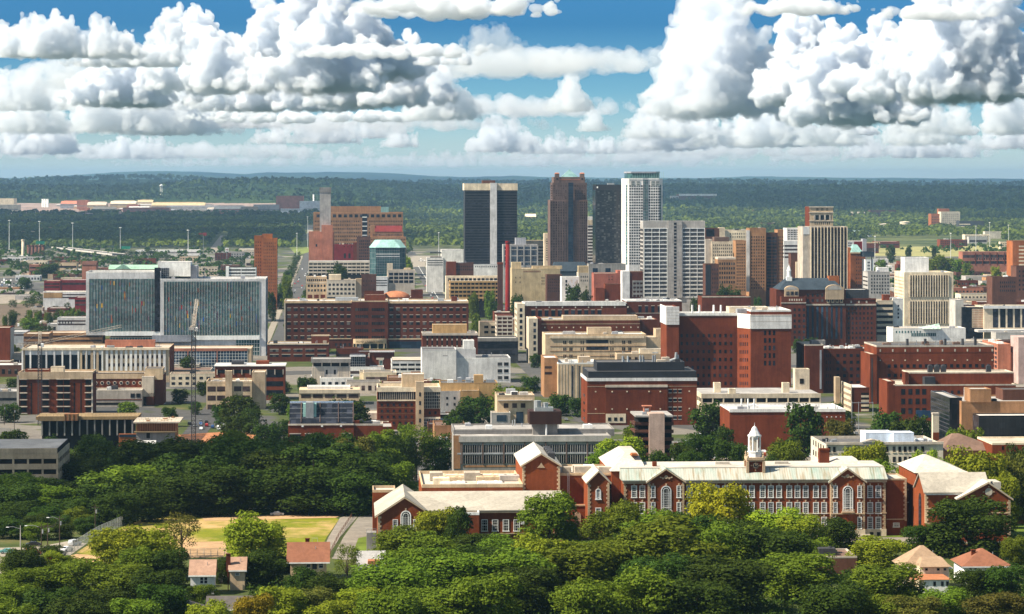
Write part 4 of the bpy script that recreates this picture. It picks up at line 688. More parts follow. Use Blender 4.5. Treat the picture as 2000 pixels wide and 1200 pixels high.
# long modern building in front
b = Bld('modern_school_block', 'long low grey block with ribbon windows and brown rooftop box', 'office building', 886, 1080); k = b.blk(886, 1192, 852, None, 20, 0, M.conc_d, M.r_grey, .5); kb = b.blk(886, 1200, 838.5, 853, 26, 14, M.conc_d, M.r_grey, .6, name='rear_storey', units=9)
k.strip((900, 1190), (869, 884), M.gl_k, name='ribbon_window', th=.08); k.strip((900, 1190), (889, 905), M.gl_k, name='ribbon_window', th=.08); k.fins(66, (900, 1190), (868.5, 905), .16, .2, M.conc, name='mullion'); k.fins(8, (902, 1188), (864, 906), .5, .35, M.granite, name='column'); k.strip((893, 1192), (884, 887), M.grey, name='spandrel', th=.3); k.strip((896, 1193), (851.5, 863), M.conc, name='fascia', th=.5); k.strip((885.5, 899), (850, 915), M.brick_t, name='brick_end', th=.25)
k.bands(1, (905, 1190), (908, 913), .8, M.brick_t); kk = b.blk(1033.5, 1097, 800.5, 829, 13, 8, M.r_brown, name='roof_box', y=8) if False else b.blk(1034, 1097, 804, 829, 13, 8, mat('umber_cladding', (.045, .022, .018), .6), name='rooftop_box'); b.blk(1041, 1089, 828, 853, 9, 10, M.conc_d, name='box_stem')
q = MB(); x = b.LX(1050, 9); q.tube((x, 10, b.LZ(804, x, 9)), (x, 10, b.LZ(783, x, 9)), 1.4, 1.4, 10); q.tube((x + 3, 10, b.LZ(804, x, 9)), (x + 3, 10, b.LZ(787, x, 9)), 1.1, 1.1, 10); q.box(x - 1, x + 6, 8.5, 13, b.LZ(806, x, 9), b.LZ(796, x, 9)); q.build('rooftop_plant', M.steel, b.e); q = MB(); x = b.LX(1067, 9); q.tube((x, 8.6, b.LZ(850, x, 9)), (x, 8.6, b.LZ(829, x, 9)), .35, .35, 8); q.build('vent_pipe', M.whitep, b.e); b.done()
b = Bld('concrete_apartment_tower', 'concrete balcony tower with pink core and oversailing flat roof', 'apartment tower', 1242, 1120); k = b.blk(1247, 1312, 816, None, 17, 3, M.void)
for i in range(5):
    q = MB(); z = b.LZ(829 + i * 15, 6, 3); q.box(b.LX(1240, 0), b.LX(1316, 0), 0.6, 20, z - .3, z + .1); q.box(b.LX(1240, 0), b.LX(1316, 0), .5, .75, z + .1, z + 1.1); q.build('balcony', M.brick_b, b.e)
b.blk(1268, 1298, 808, None, 9, -1, M.brick_p if False else mat('pink_concrete', (.50, .36, .29)), name='stair_core'); MB().box(b.LX(1241, 0), b.LX(1314, 0), -.5, 21, b.LZ(815, 6, 0), b.LZ(811.5, 6, 0)).build('roof', M.r_grey, b.e); z = b.LZ(811.5, 6, 0)
q = MB(); x = b.LX(1257, 8); x2 = b.LX(1270, 8); zz = b.LZ(794, 6, 8); q.box(x, x + .4, 7, 10, z, zz).box(x2 - .4, x2, 7, 10, z, zz).box(x - .6, x2 + .6, 6.6, 10.4, zz, zz + .3); q.build('roof_frame', M.brick_p, b.e); MB().box(x + 1, x + 3, 12, 15, z, z + 1.4).bev(x - 1, x + .6, 3, 5, z, z + 1, .1).build('rooftop_unit', M.steel, b.e); b.done()
# brick lab with black louvre penthouse
b = Bld('brick_laboratory', 'brick laboratory crowned with a black louvred penthouse and steel flues', 'laboratory', 1147, 1480); k = b.blk(1147, 1361, 741, None, 40, 0, M.brick, None); kk = b.blk(1149, 1360, 725.5, 740.5, 38, .6, M.dark, M.r_dark, .4, name='louvre_storey'); k3 = b.blk(1166, 1337, 707.5, 726, 22, 9, M.dark, M.r_dark, .4, name='louvre_penthouse', units=3)
k.strip((1146.5, 1361.5), (738.5, 744.5), M.white, name='white_coping', th=.4); k.strip((1182, 1303.5), (752, 756.5), M.lime, name='stone_band', th=1.1); k.strip((1182, 1303.5), (756.5, 832), M.brick, name='brick_bay', th=.8); k.strip((1147, 1361), (754.6, 755.4), M.tan, name='stone_course', th=.1); k.strip((1147, 1182), (807, 808), M.tan, name='stone_course', th=.1); k.strip((1183, 1222), (808, 826), M.cream, name='stone_base', th=1.0); k.cols([(1187, 1193), (1199, 1205), (1210, 1216)], 1, (815, 822), 1, M.gl_k, th=1.1)
k.cols([(1306, 1312), (1315.5, 1321.5), (1325, 1331)], 4, (756, 825), .33, M.gl_k, lint=M.lime, sill=M.lime)
for px, y0 in ((1162, .1), (1194, 1.0), (1223, 1.0), (1266, 1.0), (1288, 1.0), (1345, .1)):
    for py in (763.5, 797.5): k.strip((px, px + 2.6), (py, py + 2.6), M.cream, name='stone_tile', th=y0)
k.grid(1, 4, (.35, .65), (770, 830), .6, .35, M.gl_k, 'l'); k.strip((0, 1), (738.5, 744.5), M.white, 'l', 'white_coping', .4)
for px, dx in ((1217, 0), (1227, 0), (1251, 0), (1256, .8), (1276, 0), (1280, 1.0), (1325, 0)):
    x = b.LX(px, 14); z0 = b.LZ(709, 30, 9); z1 = b.LZ(694 + (px % 5), 30, 14); q = MB(); q.tube((x, 16, z0), (x, 16, z1), .55, .5, 10); q.tube((x + .9, 16, z0), (x, 16, (z0 + z1) / 2), .4, .4, 8); q.build('steel_flue', M.steel, b.e)
x = b.LX(1309, 14); z0 = b.LZ(709, 30, 9); q = MB(); q.tube((x, 16, z0 + .5), (x + 3.2, 16, z0 + 1.6), .8, .8, 10); q.tube((x + 3.2, 16, z0 + 1.2), (x + 3.4, 16, z0 + 5), .8, .7, 10); q.build('steel_flue', M.steel, b.e); b.done()
b = Bld('tan_slab_block', 'tan slab with white roof and two dark slots beside the louvred laboratory', 'office building', 1090, 1700); k = b.blk(1090, 1168, 709, None, 34, 0, M.tan, M.r_white, .8, M.white, units=6); k.strip((1117, 1120), (715, 800), M.gl_k, name='slot_window', th=.06); k.strip((1130, 1134), (715, 800), M.gl_k, name='slot_window', th=.06); k.fins(9, (1091, 1139), (712, 800), .25, .12, M.lime, name='rib'); kk = b.blk(1063, 1090, 699, None, 30, 8, M.brick_t, M.r_white, .8, name='stepped_wing'); kk.bands(2, (1064, 1078), (712, 735), .4, M.gl_br, name='balcony'); b.blk(1130, 1153, 697, 709, 8, 9, M.tan, M.r_white, .3, name='penthouse'); b.done()
b, k = B('tan_hospital_wing', 'tan hospital wing with rooftop machinery and paired small windows', 'hospital', 1065, 1262, 653, 1900, 32, M.tan, M.r_white, 1, M.tan)
k.strip((1074, 1258), (656.5, 661), M.cream, name='cornice', th=.7); k.cols([(1100, 1102.5), (1103.5, 1106), (1112, 1114.5), (1115.5, 1118), (1134, 1136), (1138, 1140), (1192, 1194), (1196, 1198), (1215, 1217.5), (1218.5, 1221), (1227, 1229.5), (1230.5, 1233)], 4, (662, 716), .45, M.gl); k.bands(2, (1145, 1188), (661, 687), .5, M.gl_k)
for i in range(4): k.strip((1074, 1262), (676 + i * 9.6, 676.7 + i * 9.6), M.brick_t, name='floor_line', th=.2)
kr = Blk(b, b.LX(1096), b.LX(1230), 6, 24, 0, 0, M.conc); kr.zr = k.zr; kr.units(20, 5); b.blk(1148, 1194, 640, 654, 10, 12, M.tan, M.r_tan, .4, name='penthouse'); kk = b.blk(1262, 1303, 659, None, 24, 4, M.tan, M.r_tan, .6, name='end_wing'); kk = b.blk(1281, 1302, 643, None, 16, 9, M.tan, M.r_tan, .6, name='stair_tower'); k4 = b.blk(1205, 1292, 691, None, 14, -22, M.tan, M.r_tan, .6, units=5, name='front_wing'); k4.grid(4, 1, (1210, 1262), (697, 705), .4, .8, M.gl_br); b.blk(1250, 1293, 682, 692, 9, -18, M.cream, M.r_white, .4, name='front_penthouse'); b.done()
b = Bld('brick_research_block', 'long brick research block with a row of pale stone dots', 'laboratory', 1057, 2060); k = b.blk(1057, 1250, 624, None, 36, 0, M.brick_d, M.r_grey, .8, M.tan, units=8); k.strip((1057, 1250), (632.5, 633.5), M.tan, name='stone_course', th=.12)
for i in range(14): k.strip((1063 + i * 14, 1065.4 + i * 14), (638.5, 641), M.cream, name='stone_dot', th=.12)
kk = b.blk(1033, 1050, 622, None, 30, -2, M.cream, M.r_tan, .6, name='pale_corner'); kk.grid(1, 6, (1041, 1047.5), (628, 700), .75, .6, M.gl_k); b.blk(1050, 1057.5, 622, None, 30, -1, M.brick_d, name='brick_edge'); kk = b.blk(1250, 1284, 624, None, 30, 3, M.brick_d, M.r_tan, .6, name='end_block', units=2); b.blk(1100, 1245, 617, 625, 16, 12, M.tan, M.r_grey, .4, name='roof_screen'); b.done()
b = Bld('brick_medical_block', 'long brick medical block with white roof band and tall dark windows', 'hospital', 1025, 2250); k = b.blk(1025, 1224, 592.5, None, 40, 0, M.brick_d, M.r_white, .8, M.white, units=8); k.strip((1024.5, 1222), (589.5, 597.5), M.white, name='white_parapet', th=.4); k.cols([(1038 + i * 12.9, 1045.5 + i * 12.9) for i in range(11)], 1, (606, 618), 1, M.gl_k, lint=M.lime); k.strip((1025, 1224), (619, 620), M.lime, th=.2)
for i in range(8): k.strip((1046 + i * 25.6, 1048.4 + i * 25.6), (598.5, 602), M.lime, name='stone_tile', th=.15)
kk = b.blk(1224, 1332, 587.5, None, 40, 4, M.brick_d, M.r_white, .8, M.white, units=9, name='end_wing'); kk.cols([(1247 + i * 12.6, 1253 + i * 12.6) for i in range(5)], 1, (598, 611), 1, M.gl_k, lint=M.lime); kk.strip((1224, 1302), (611.5, 612.3), M.lime, th=.2); k3 = b.blk(1010, 1025, 594, None, 36, -2, M.cream, M.r_tan, .6, name='pale_corner'); k3.grid(1, 8, (1014, 1021), (600, 690), .75, .6, M.gl_k); k3.grid(2, 8, (.1, .9), (600, 690), .5, .5, M.gl_k, 'l'); b.done()
b = Bld('brick_hospital_tower', 'massive red brick hospital block with white capped corners', 'hospital', 1325, 1750); k = b.blk(1325, 1440, 614.5, None, 40, 6, M.brick, M.r_white, 1, M.white)
k.grid(10, 7, (1326, 1433), (648, 757), .42, .42, M.gl_k); k.strip((1324, 1440), (611.5, 616.5), M.white, name='white_parapet', th=.4); k2 = b.blk(1302, 1326, 600, None, 34, 1, M.brick, M.r_white, .8, name='corner_tower'); k2.strip((1301.5, 1326.5), (599, 634.5), M.white, name='white_cap', th=.4); k2.strip((0, 1), (599, 634.5), M.white, 'l', 'white_cap', .4)
for i in range(5): k2.strip((1302, 1326), (604 + i * 6, 604.5 + i * 6), M.lime, name='cap_joint', th=.44)
k3 = b.blk(1466, 1545, 606, None, 46, -8, M.brick, M.r_white, 1, M.white, name='front_wing', units=5); k3.strip((1465, 1546), (615, 642.5), M.white, name='white_cap', th=.4); k3.strip((1465, 1546), (616, 617), M.lime, name='cap_joint', th=.5); k3.strip((1465, 1546), (628, 628.6), M.lime, name='cap_joint', th=.45); k3.cols([(1492, 1496.5), (1501, 1505.5), (1509.5, 1514)], 5, (643, 717), .62, M.gl_k); k3.cols([(1492, 1496.5), (1501, 1505.5), (1509.5, 1514)], 5, (643, 717), .3, M.white, name='white_panel', th=.03)
q = MB(); xa, xb = b.LX(1440, 6), b.LX(1466, -8); z1 = k3.z1; zc0, zc1 = b.LZ(642.5, xb, -8), b.LZ(614, xb, -8); q.prism([(xa, 6), (xb, -8), (xb, 20), (xa, 20)], -6, k.z1 + .5); q.build('slanted_wall', M.brick, b.e); q = MB(); q.prism([(xa, 5.6), (xb, -8.4), (xb, -7.9), (xa, 6.1)], zc0, zc1); q.build('white_cap', M.white, b.e)
for i in range(5):
    f_ = (i + .5) / 5; x, y = xa + (xb - xa) * (.15 + .7 * f_), 6 - 14 * (.15 + .7 * f_)
    for j in range(7):
        z = b.LZ(657 + j * 15.4, x, y); o = link('window', MESHC.setdefault('slw', MB().box(-.45, .45, -.1, .1, -1.1, 1.1).mesh('window', M.gl_k)), b.e, (x, y, z), math.atan2(-14, xb - xa))
for px in (1352, 1366, 1394, 1408): x = b.LX(px, 26); q = MB(); q.tube((x, 26, k.zr), (x, 26, b.LZ(596, x, 26)), .7, .6, 10); q.build('white_flue', M.whitep, b.e)
b.blk(1424, 1500, 600, 614, 14, 22, M.cream, M.r_white, .4, name='penthouse'); b.blk(1440, 1462, 604, 612, 8, 8, M.steel, name='rooftop_plant'); b.done()
b, k = B('brick_block', 'plain brick block behind the massive white capped hospital', 'warehouse', 1371, 1466, 580, 2420, 30, M.brick_d, M.r_brown, .7); k.strip((1371, 1466), (579.5, 581), M.lime, th=.15); b.done()
b = Bld('parking_deck', 'long tan parking deck with grey roof deck below the massive brick hospital', 'parking deck', 1371, 1530); k = b.blk(1371, 1602, 770, None, 46, 0, M.void); k.deck(4, (769, 838), M.cream, .5, 'fl', 11); MB().box(k.x0 + .3, k.x1 - .3, .3, 45.7, k.z1 - .3, k.z1 + .05).build('roof_deck', M.r_grey, b.e)
for px, yy in ((1395, 12), (1529, 8), (1424, 1)): b.blk(px, px + 13, 748 + (12 if yy == 1 else 0), 771, 5, yy, M.cream, M.r_tan, .3, name='stair_head')
b.blk(1553, 1581, 721, 775, 8, 30, M.cream, M.r_tan, .4, name='stair_tower').strip((1562, 1570), (740, 750), M.void, name='opening'); q = MB()
for i in range(14): x = k.x0 + 6 + i * 4.3; q.box(x - .05, x + .05, 14, 19, k.z1 + .055, k.z1 + .065)
q.build('bay_marking', M.whitep, b.e); b.done()
b, k = B('brick_service_block', 'low brick block with white roof and three white flues before the parking deck', 'workshop', 1425, 1651, 800, 1290, 34, M.brick, M.r_white, .8, M.white, units=8)
k.strip((1424.5, 1651.5), (799, 805), M.white, name='white_parapet', th=.3)
for px in (1448, 1461, 1473): x = b.LX(px, 8); MB().tube((x, 8, k.zr), (x, 8, b.LZ(779, x, 8)), .35, .35, 8).build('white_flue', M.whitep, b.e)
for i in range(4): k.strip((1614 + i * 9, 1616 + i * 9), (814, 816), M.white, name='stone_dot', th=.1)
b.done()
# the hip roofed hospital on the right
b = Bld('brick_hospital', 'tall brick hospital with black hipped roof and stone arched gables', 'hospital', 1528, 2300); k = b.blk(1516, 1652, 566, None, 36, 0, M.brick_d); k.strip((1574, 1650), (594, 597), M.lime, name='stone_course', th=.4)
k.cols([(1576 + i * 9.3, 1580 + i * 9.3) for i in range(8)], 1, (599, 662), 1, M.gl_b, name='window_strip'); k.cols([(1576 + i * 9.3, 1580 + i * 9.3) for i in range(8)], 2, (572, 592), .55, M.gl); k.cols([(1518 + i * 10, 1522 + i * 10) for i in range(5)], 7, (602, 665), .5, M.gl_k); k2 = b.blk(1652, 1711, 585, None, 34, 1, M.brick_d, M.r_dark, 1, name='end_wing'); k2.grid(7, 7, (1654, 1706), (598, 665), .42, .5, M.gl_k); k2.grid(3, 1, (1655, 1700), (587, 593), .2, .8, M.lime, name='stone_panel'); k2.strip((1652, 1711), (594, 597), M.lime, name='stone_course', th=.4); k2.strip((1652, 1711), (583, 586), M.brick, th=.3); b.blk(1652, 1697, 566, 583, 22, 5, M.char, M.r_white, .5, name='black_penthouse')
kk = b.blk(1526, 1574, 579.5, None, 12, -7, M.brick_d, M.r_brown, .6, name='corner_wing'); kk.grid(6, 1, (1540, 1568), (582, 590), .5, .5, M.lime, name='stone_panel'); kk.cols([(1550, 1554), (1559, 1563), (1568, 1572)], 6, (600, 665), .5, M.gl_k); kk.strip((1525.5, 1574.5), (591, 593), M.lime, name='stone_course', th=.3)
X0, X1 = b.LX(1522, -1), b.LX(1650, -1); zt = b.LZ(544, 40, 14); MB().prism([(X0, -1), (X1, -1), (X1, 37), (X0, 37)], k.z1, zt, [(X0 + 9, 13), (X1 - 8, 13), (X1 - 8, 24), (X0 + 9, 24)]).build('hip_roof', M.slate, b.e)
for a, c in ((1532, 1560), (1612, 1648)):
    x0, x1 = b.LX(a, -1), b.LX(c, -1); xc = (x0 + x1) / 2; r = (x1 - x0) / 2; zt_ = b.LZ(566, xc, -1); pts = [(x0, zt_ - 8)] + [(xc - r * math.cos(t), zt_ + .52 * r * math.sin(t)) for t in [math.pi * i / 12 for i in range(13)]] + [(x1, zt_ - 8)]
    MB().xprism(pts, -1.6, 6).build('arched_gable', M.tan, b.e); MB().xprism([(xc - (r - 1.5) * math.cos(t), zt_ + .52 * (r - 1.5) * math.sin(t)) for t in [math.pi * i / 12 for i in range(13)]], -1.7, -1.4).build('gable_panel', M.conc, b.e)
for i in range(4): k.strip((1615 + i * 8.5, 1621 + i * 8.5), (569, 592), M.tan, name='stone_bay', th=.3); k.cols([(1616.2 + i * 8.5, 1619.6 + i * 8.5)], 2, (571, 592), .55, M.gl, th=.4)
k.cols([(1535, 1541), (1543.5, 1549.5), (1552, 1558)], 1, (569, 577), .9, M.gl, th=1.8); b.blk(1619, 1639, 539.5, 556, 9, 10, M.brick_o, M.r_brown, .3, name='chimney_block')
x = b.LX(1541, 12); zq = lambda p: b.LZ(p, x, 12); q = MB(); q.box(x - 2.2, x + 2.2, 9.8, 14.2, zq(556), zq(541)); q.build('cupola_base', M.whitep, b.e); MB().lathe((x, 12, 0), [(1.7, zq(541)), (1.7, zq(530)), (2.0, zq(529.5)), (1.6, zq(527)), (.8, zq(522)), (.25, zq(519)), (.05, zq(515))], 8).build('cupola', M.whitep, b.e); b.done()
b, k = B('banded_office_block', 'white and black banded block wedged beside the hip roofed hospital', 'office building', 1712, 1744, 587, 2330, 30, M.cream, M.r_tan, .8); k.bands(6, (1712, 1743.5), (592, 657), .5, M.gl_k); b.blk(1725, 1738, 576, 588, 7, 6, M.brick, name='penthouse'); k2 = b.blk(1744, 1764, 583, None, 24, 2, M.white, M.r_white, name='white_wing'); k2.cols([(1753, 1756)], 4, (594, 624), .5, M.gl_k); b.done()
b = Bld('clinic_court', 'low pale clinic court with a green glass lean-to roof', 'clinic', 1744, 2150); k = b.blk(1744, 1886, 641, None, 26, 0, M.white, M.r_tan, .8, units=4); k.grid(9, 1, (1748, 1800), (645, 652), .4, .6, M.gl_g); k.bands(1, (1780, 1828), (650, 658), .8, M.gl_g, mull=14, mm=M.whitep); x0, x1 = b.LX(1803, -2), b.LX(1838, -2); q = MB(); q.quad((x0, -2, b.LZ(643, x0, -2)), (x1, -2, b.LZ(643, x0, -2)), (x1, 6, b.LZ(632, x1, 6))).quad((x0, -2, b.LZ(643, x0, -2)), (x1, 6, b.LZ(632, x1, 6)), (x0 - 2, 8, b.LZ(640, x0, 8))).quad((x1, -2, b.LZ(643, x0, -2)), (x1, 6, b.LZ(643, x1, 6)), (x1, 6, b.LZ(632, x1, 6))); q.build('glass_roof', glass('leanto_glass', (.2, .32, .26), (.5, .6, .5), .8, .3), b.e); b.done()
b = Bld('courthouse', 'cream stone hall with tall dark windows and broad flat white cornice', 'hall', 1922, 2330); k = b.blk(1922, 2030, 599, None, 36, 0, M.cream, M.r_white, 1.2, units=2); k.strip((1920, 2030), (597.5, 603), M.whitep, name='cornice', th=1.2)
for i in range(5): k.strip((1939 + i * 14.3, 1949.5 + i * 14.3), (603.5, 640), M.gl_k, name='tall_window', th=.1)
kk = b.blk(1879, 1922, 600, None, 30, 3, M.gl_k, M.r_tan, .8, name='glass_wing'); kk.mesh_grid(9, 8, (1899, 1921), (604, 640), M.cream, w=.35, th=.3); kk.strip((1899, 1921), (604, 640), M.brick_p, name='glass_wall', th=.1); b.blk(1866, 1882, 586, None, 24, 6, M.conc, M.r_tan, .6, name='stone_end'); MB().box(k.x0 - 8, k.x1, -14, -.1, b.LZ(645, 10, 0) - 1, b.LZ(643, 10, 0)).build('podium', M.r_white, b.e); b.done()
# brick blocks on the right
b = Bld('brick_campus_block', 'brick campus block with dark penthouse beside the white capped hospital', 'office building', 1572, 1750); k = b.blk(1572, 1608, 673, None, 34, -4, M.brick_d, M.r_tan, .8, M.lime); k2 = b.blk(1608, 1702, 681, None, 34, 0, M.brick_d, M.r_grey, .8, M.brick, name='window_wing'); k2.grid(5, 5, (1630, 1695), (688, 754), .45, .45, M.gl_k); k2.grid(3, 5, (1612, 1624), (688, 754), .3, .45, M.gl_k); kr = Blk(b, k2.x0 + 2, k2.x1 - 2, 3, 22, 0, 0, M.conc); kr.zr = k2.zr; kr.units(16, 9); b.blk(1585, 1612, 665, 674, 8, 6, M.conc_d, M.r_dark, .3, name='penthouse'); k.strip((1601, 1604.5), (684, 760), M.grey, name='steel_strip', th=.2); b.done()
b = Bld('brick_campus_block', 'wide brick campus block with stone dots and a row of small windows', 'office building', 1712, 1650); k = b.blk(1712, 1941, 675, None, 40, 0, M.brick, M.r_dark, .9, M.lime); kk = b.blk(1699, 1713, 692, None, 30, -3, M.brick, M.r_tan, .5, name='end_tower'); kk.strip((1702, 1704.5), (700, 800), M.char, name='slot_window', th=.05)
for i in range(10): k.strip((1718 + i * 24.3, 1720.6 + i * 24.3), (682, 687), M.lime, name='stone_tile', th=.1); k.strip((1718 + i * 24.3, 1720.6 + i * 24.3), (702.5, 705), M.cream, name='stone_dot', th=.1)
k.cols([(1733.5 + i * 12.2, 1739.5 + i * 12.2) for i in range(16)], 3, (706, 760), .36, M.gl_k); k.strip((1712, 1941), (688.8, 689.3), M.brick_d, name='brick_course', th=.1)
kr = Blk(b, k.x0 + 2, k.x1 - 2, 4, 30, 0, 0, M.conc); kr.zr = k.zr; kr.units(9, 2, [M.char, M.r_brown]); q = MB()
for px in (1772, 1807, 1846, 1880, 1905): x = b.LX(px, 14); MB().tube((x, 14, k.zr), (x, 14, k.zr + 4), .8, .8, 8).build('vent_stack', M.char, b.e)
b.done()
b = Bld('brick_campus_block', 'lower brick campus block with large dark windows and a setback top', 'office building', 1748, 1500); k = b.blk(1748, 1984, 751, None, 36, 0, M.brick, M.r_tan, .7, M.lime); kk = b.blk(1776, 1980, 727, 752, 20, 8, M.brick, M.r_tan, .7, M.lime, name='setback_storey'); k.cols([(1760, 1768), (1774, 1782), (1788, 1796), (1801, 1809)], 3, (756, 812), .6, M.gl_k); k.cols([(1831, 1836), (1844, 1849), (1857, 1862), (1870, 1875)], 3, (757, 812), .33, M.gl_k); k.strip((1735, 1748), (752, 830), M.brick, name='corner_bay', th=-.5); kl = b.blk(1733, 1748, 745, None, 24, 4, M.brick, M.r_tan, .5, name='glass_corner'); kl.strip((1738, 1746), (755, 800), M.gl_b, name='glass_wall'); b.blk(1768, 1775, 728, 752, 6, 4, M.brick_d, name='stair_head'); b.blk(1806, 1827, 737, 752, 6, 1.5, M.char, name='rooftop_plant')
for px in (1817, 1830, 1843, 1931): x = b.LX(px, 12); MB().bev(x - 1.2, x + 1.2, 11, 14, b.LZ(728, x, 12) - .5, b.LZ(714, x, 12), .3).tube((x, 12.5, b.LZ(716, x, 12)), (x, 12.5, b.LZ(712, x, 12)), .9, .9, 10).build('cooling_tower', M.char, b.e)
b.done()
b = Bld('parking_deck', 'small brick ended parking deck with cream bands between brick campus blocks', 'parking deck', 1663, 1580); k = b.blk(1663, 1698, 757, None, 30, 0, M.brick_d, M.r_white, .5); k.bands(4, (1682, 1697), (765, 800), .45, M.void); k.bands(4, (1682, 1697), (770, 806), .45, M.cream, name='cream_band', th=.2); k.deck(5, (752, 812), M.cream, .5, 'l', 3); b.blk(1632, 1641, 737, 800, 6, 22, M.tan, name='stair_tower'); b.done()
b, k = B('grid_office_block', 'pale grid fronted office block at the edge beside the wide brick block', 'office building', 1949, 1974, 672, 1850, 46, M.brick_p, M.r_white, .8, units=3); k.grid(6, 6, (.05, .95), (678, 730), .7, .6, M.gl_k, 'l'); b.blk(1974, 2040, 688, None, 30, 2, M.brick_p, M.r_white, .6, name='plain_wing'); b.blk(1989, 2040, 659, None, 22, -14, mat('pink_slab', (.50, .36, .32)), name='tall_wing'); b.done()
b = Bld('telephone_exchange', 'tan brick building over black glass with a tall brick box', 'office building', 1878, 1200); k = b.blk(1878, 2040, 784, None, 36, 0, M.brick_t, M.r_grey, .8); k2 = b.blk(1895, 1936, 760, 786, 12, -1, M.brick_t, M.r_grey, .5, name='lift_house'); k3 = b.blk(1855, 1879, 777, None, 40, 4, M.gl_k, M.r_grey, .6, name='black_glass_end'); kk = b.blk(1912, 2040, 812, None, 12, -12, M.gl_k, M.r_white, .4, name='black_glass_wing'); kk.fins(60, (1912, 2030), (815, 850), .16, .2, M.char, name='mullion'); k3.bands(8, (.02, .98), (785, 850), .2, M.char, 'l', 'spandrel', .12); kk2 = b.blk(1959, 2040, 761, 784, 14, 14, M.brick_b, M.r_dark, .5, name='rear_storey'); x = b.LX(1883, 6); MB().tube((x, 6, k.zr), (x, 6, b.LZ(757, x, 6)), .12, .08, 5).build('antenna', M.whitep, b.e); kr = Blk(b, b.LX(1940), b.LX(1960), 4, 12, 0, 0, M.conc); kr.zr = k.zr; kr.units(5, 3, [M.char, M.steel], .8); b.done()
b = Bld('old_school', 'long two storey tan stone building with two pale blue rooftop boxes', 'school', 1614, 1000); k = b.blk(1614, 1842, 868.5, None, 34, 0, M.lime, M.r_dark, 1.0)
k.cols([(1617, 1622), (1627, 1632), (1729, 1735), (1743.5, 1749), (1754.5, 1760), (1765, 1770.5), (1774.5, 1780), (1785.5, 1791), (1799, 1805)], 2, (868, 908), .55, M.gl, sill=M.cream); k.strip((1613.5, 1842.5), (863.5, 868.5), M.lime, name='frieze', th=.5); MB().xprism([(b.LX(1682), b.LZ(863, 10, 0)), (b.LX(1725), b.LZ(863, 10, 0)), (b.LX(1704), b.LZ(858.5, 10, 0))], -.7, 3).build('pediment', M.lime, b.e); k.strip((1686, 1689), (866, 910), M.lime, name='pilaster', th=.3)
xx = mat('pale_blue_sheet', (.62, .68, .78), .6); b.blk(1691, 1745, 845.5, 870, 11, 7, xx, M.r_white, .3, name='rooftop_box'); b.blk(1745, 1785, 845.5, 870, 8, 5, xx, M.r_white, .3, name='rooftop_box'); kr = Blk(b, b.LX(1790), b.LX(1838), 8, 28, 0, 0, M.conc); kr.zr = k.zr; kr.units(9, 6, [M.steel, M.whitep], .7); kr = Blk(b, b.LX(1618), b.LX(1680), 8, 28, 0, 0, M.conc); kr.zr = k.zr; kr.units(7, 8, [M.steel, M.char], .5); k.grid(5, 2, (.1, .9), (868, 908), .4, .55, M.gl, 'l'); b.done()
b, k = B('chimney_block', 'tall square tan brick chimney behind the old stone school', 'chimney', 1822, 1834, 808, 1060, 2.3, M.cream); k.strip((1822, 1834), (845, 860), M.brick, name='brick_base', th=.1); b.blk(1821.5, 1834.5, 807, 810, 2.5, -.1, M.lime, name='cap'); b.done()
b = Bld('gable_hall', 'hall with a broad dark gabled roof beyond the trees', 'hall', 1842, 1010); k = b.blk(1842, 1960, 880, None, 20, 0, M.brick_t); X0, X1 = k.x0 - .6, k.x1; q = MB(); zt = b.LZ(847, 10, 10)
q.prism([(X0, -.6), (X1, -.6), (X1, 21), (X0, 21)], k.z1, zt, [(X0 + 6, 9.5), (X0 + 8.6, 9.5), (X0 + 8.6, 11), (X0 + 6, 11)]); q.build('roof', M.r_brown, b.e); b.done()
b, k = B('brick_shop_block', 'low brick building with pale flat roof at the edge behind the bright tree', 'shop', 1938, 2040, 865, 1000, 24, M.brick, M.r_tan, .7, M.cream); k.grid(6, 1, (1952, 2030), (870, 880), .3, .7, M.gl); b.done()
b = Bld('parking_deck', 'concrete parking deck half hidden by the dark wood at the edge', 'parking deck', -60, 1020); k = b.blk(-60, 112, 878, None, 40, 0, M.void); k.deck(4, (886, 968), M.tan, .52, 'fr', 6); MB().box(k.x0 + .3, k.x1 - .3, .3, 39.7, k.z1 - .2, k.z1 + .1).build('roof_deck', M.r_grey, b.e); k.strip((-60, 112), (876, 886), M.tan, name='rail', th=.5); b.done()
b, k = B('brick_block', 'red brick block with pale side wall cut by the frame edge', 'office building', -40, 19.5, 640, 2000, 24, M.brick, M.r_tan, .8); k.strip((.1, .9), (642, 735), M.conc, 'r', 'pale_side', .2); b.done()
b, k = B('low_clinic', 'low grey building with long roof left of the ledged brick block', 'clinic', -40, 34, 765, 1620, 30, M.conc_d, M.r_grey, .8, units=4); k.bands(1, (-40, 33), (775, 785), .5, M.gl_k); k.bands(1, (-40, 33), (792, 800), .5, M.void); b.done()
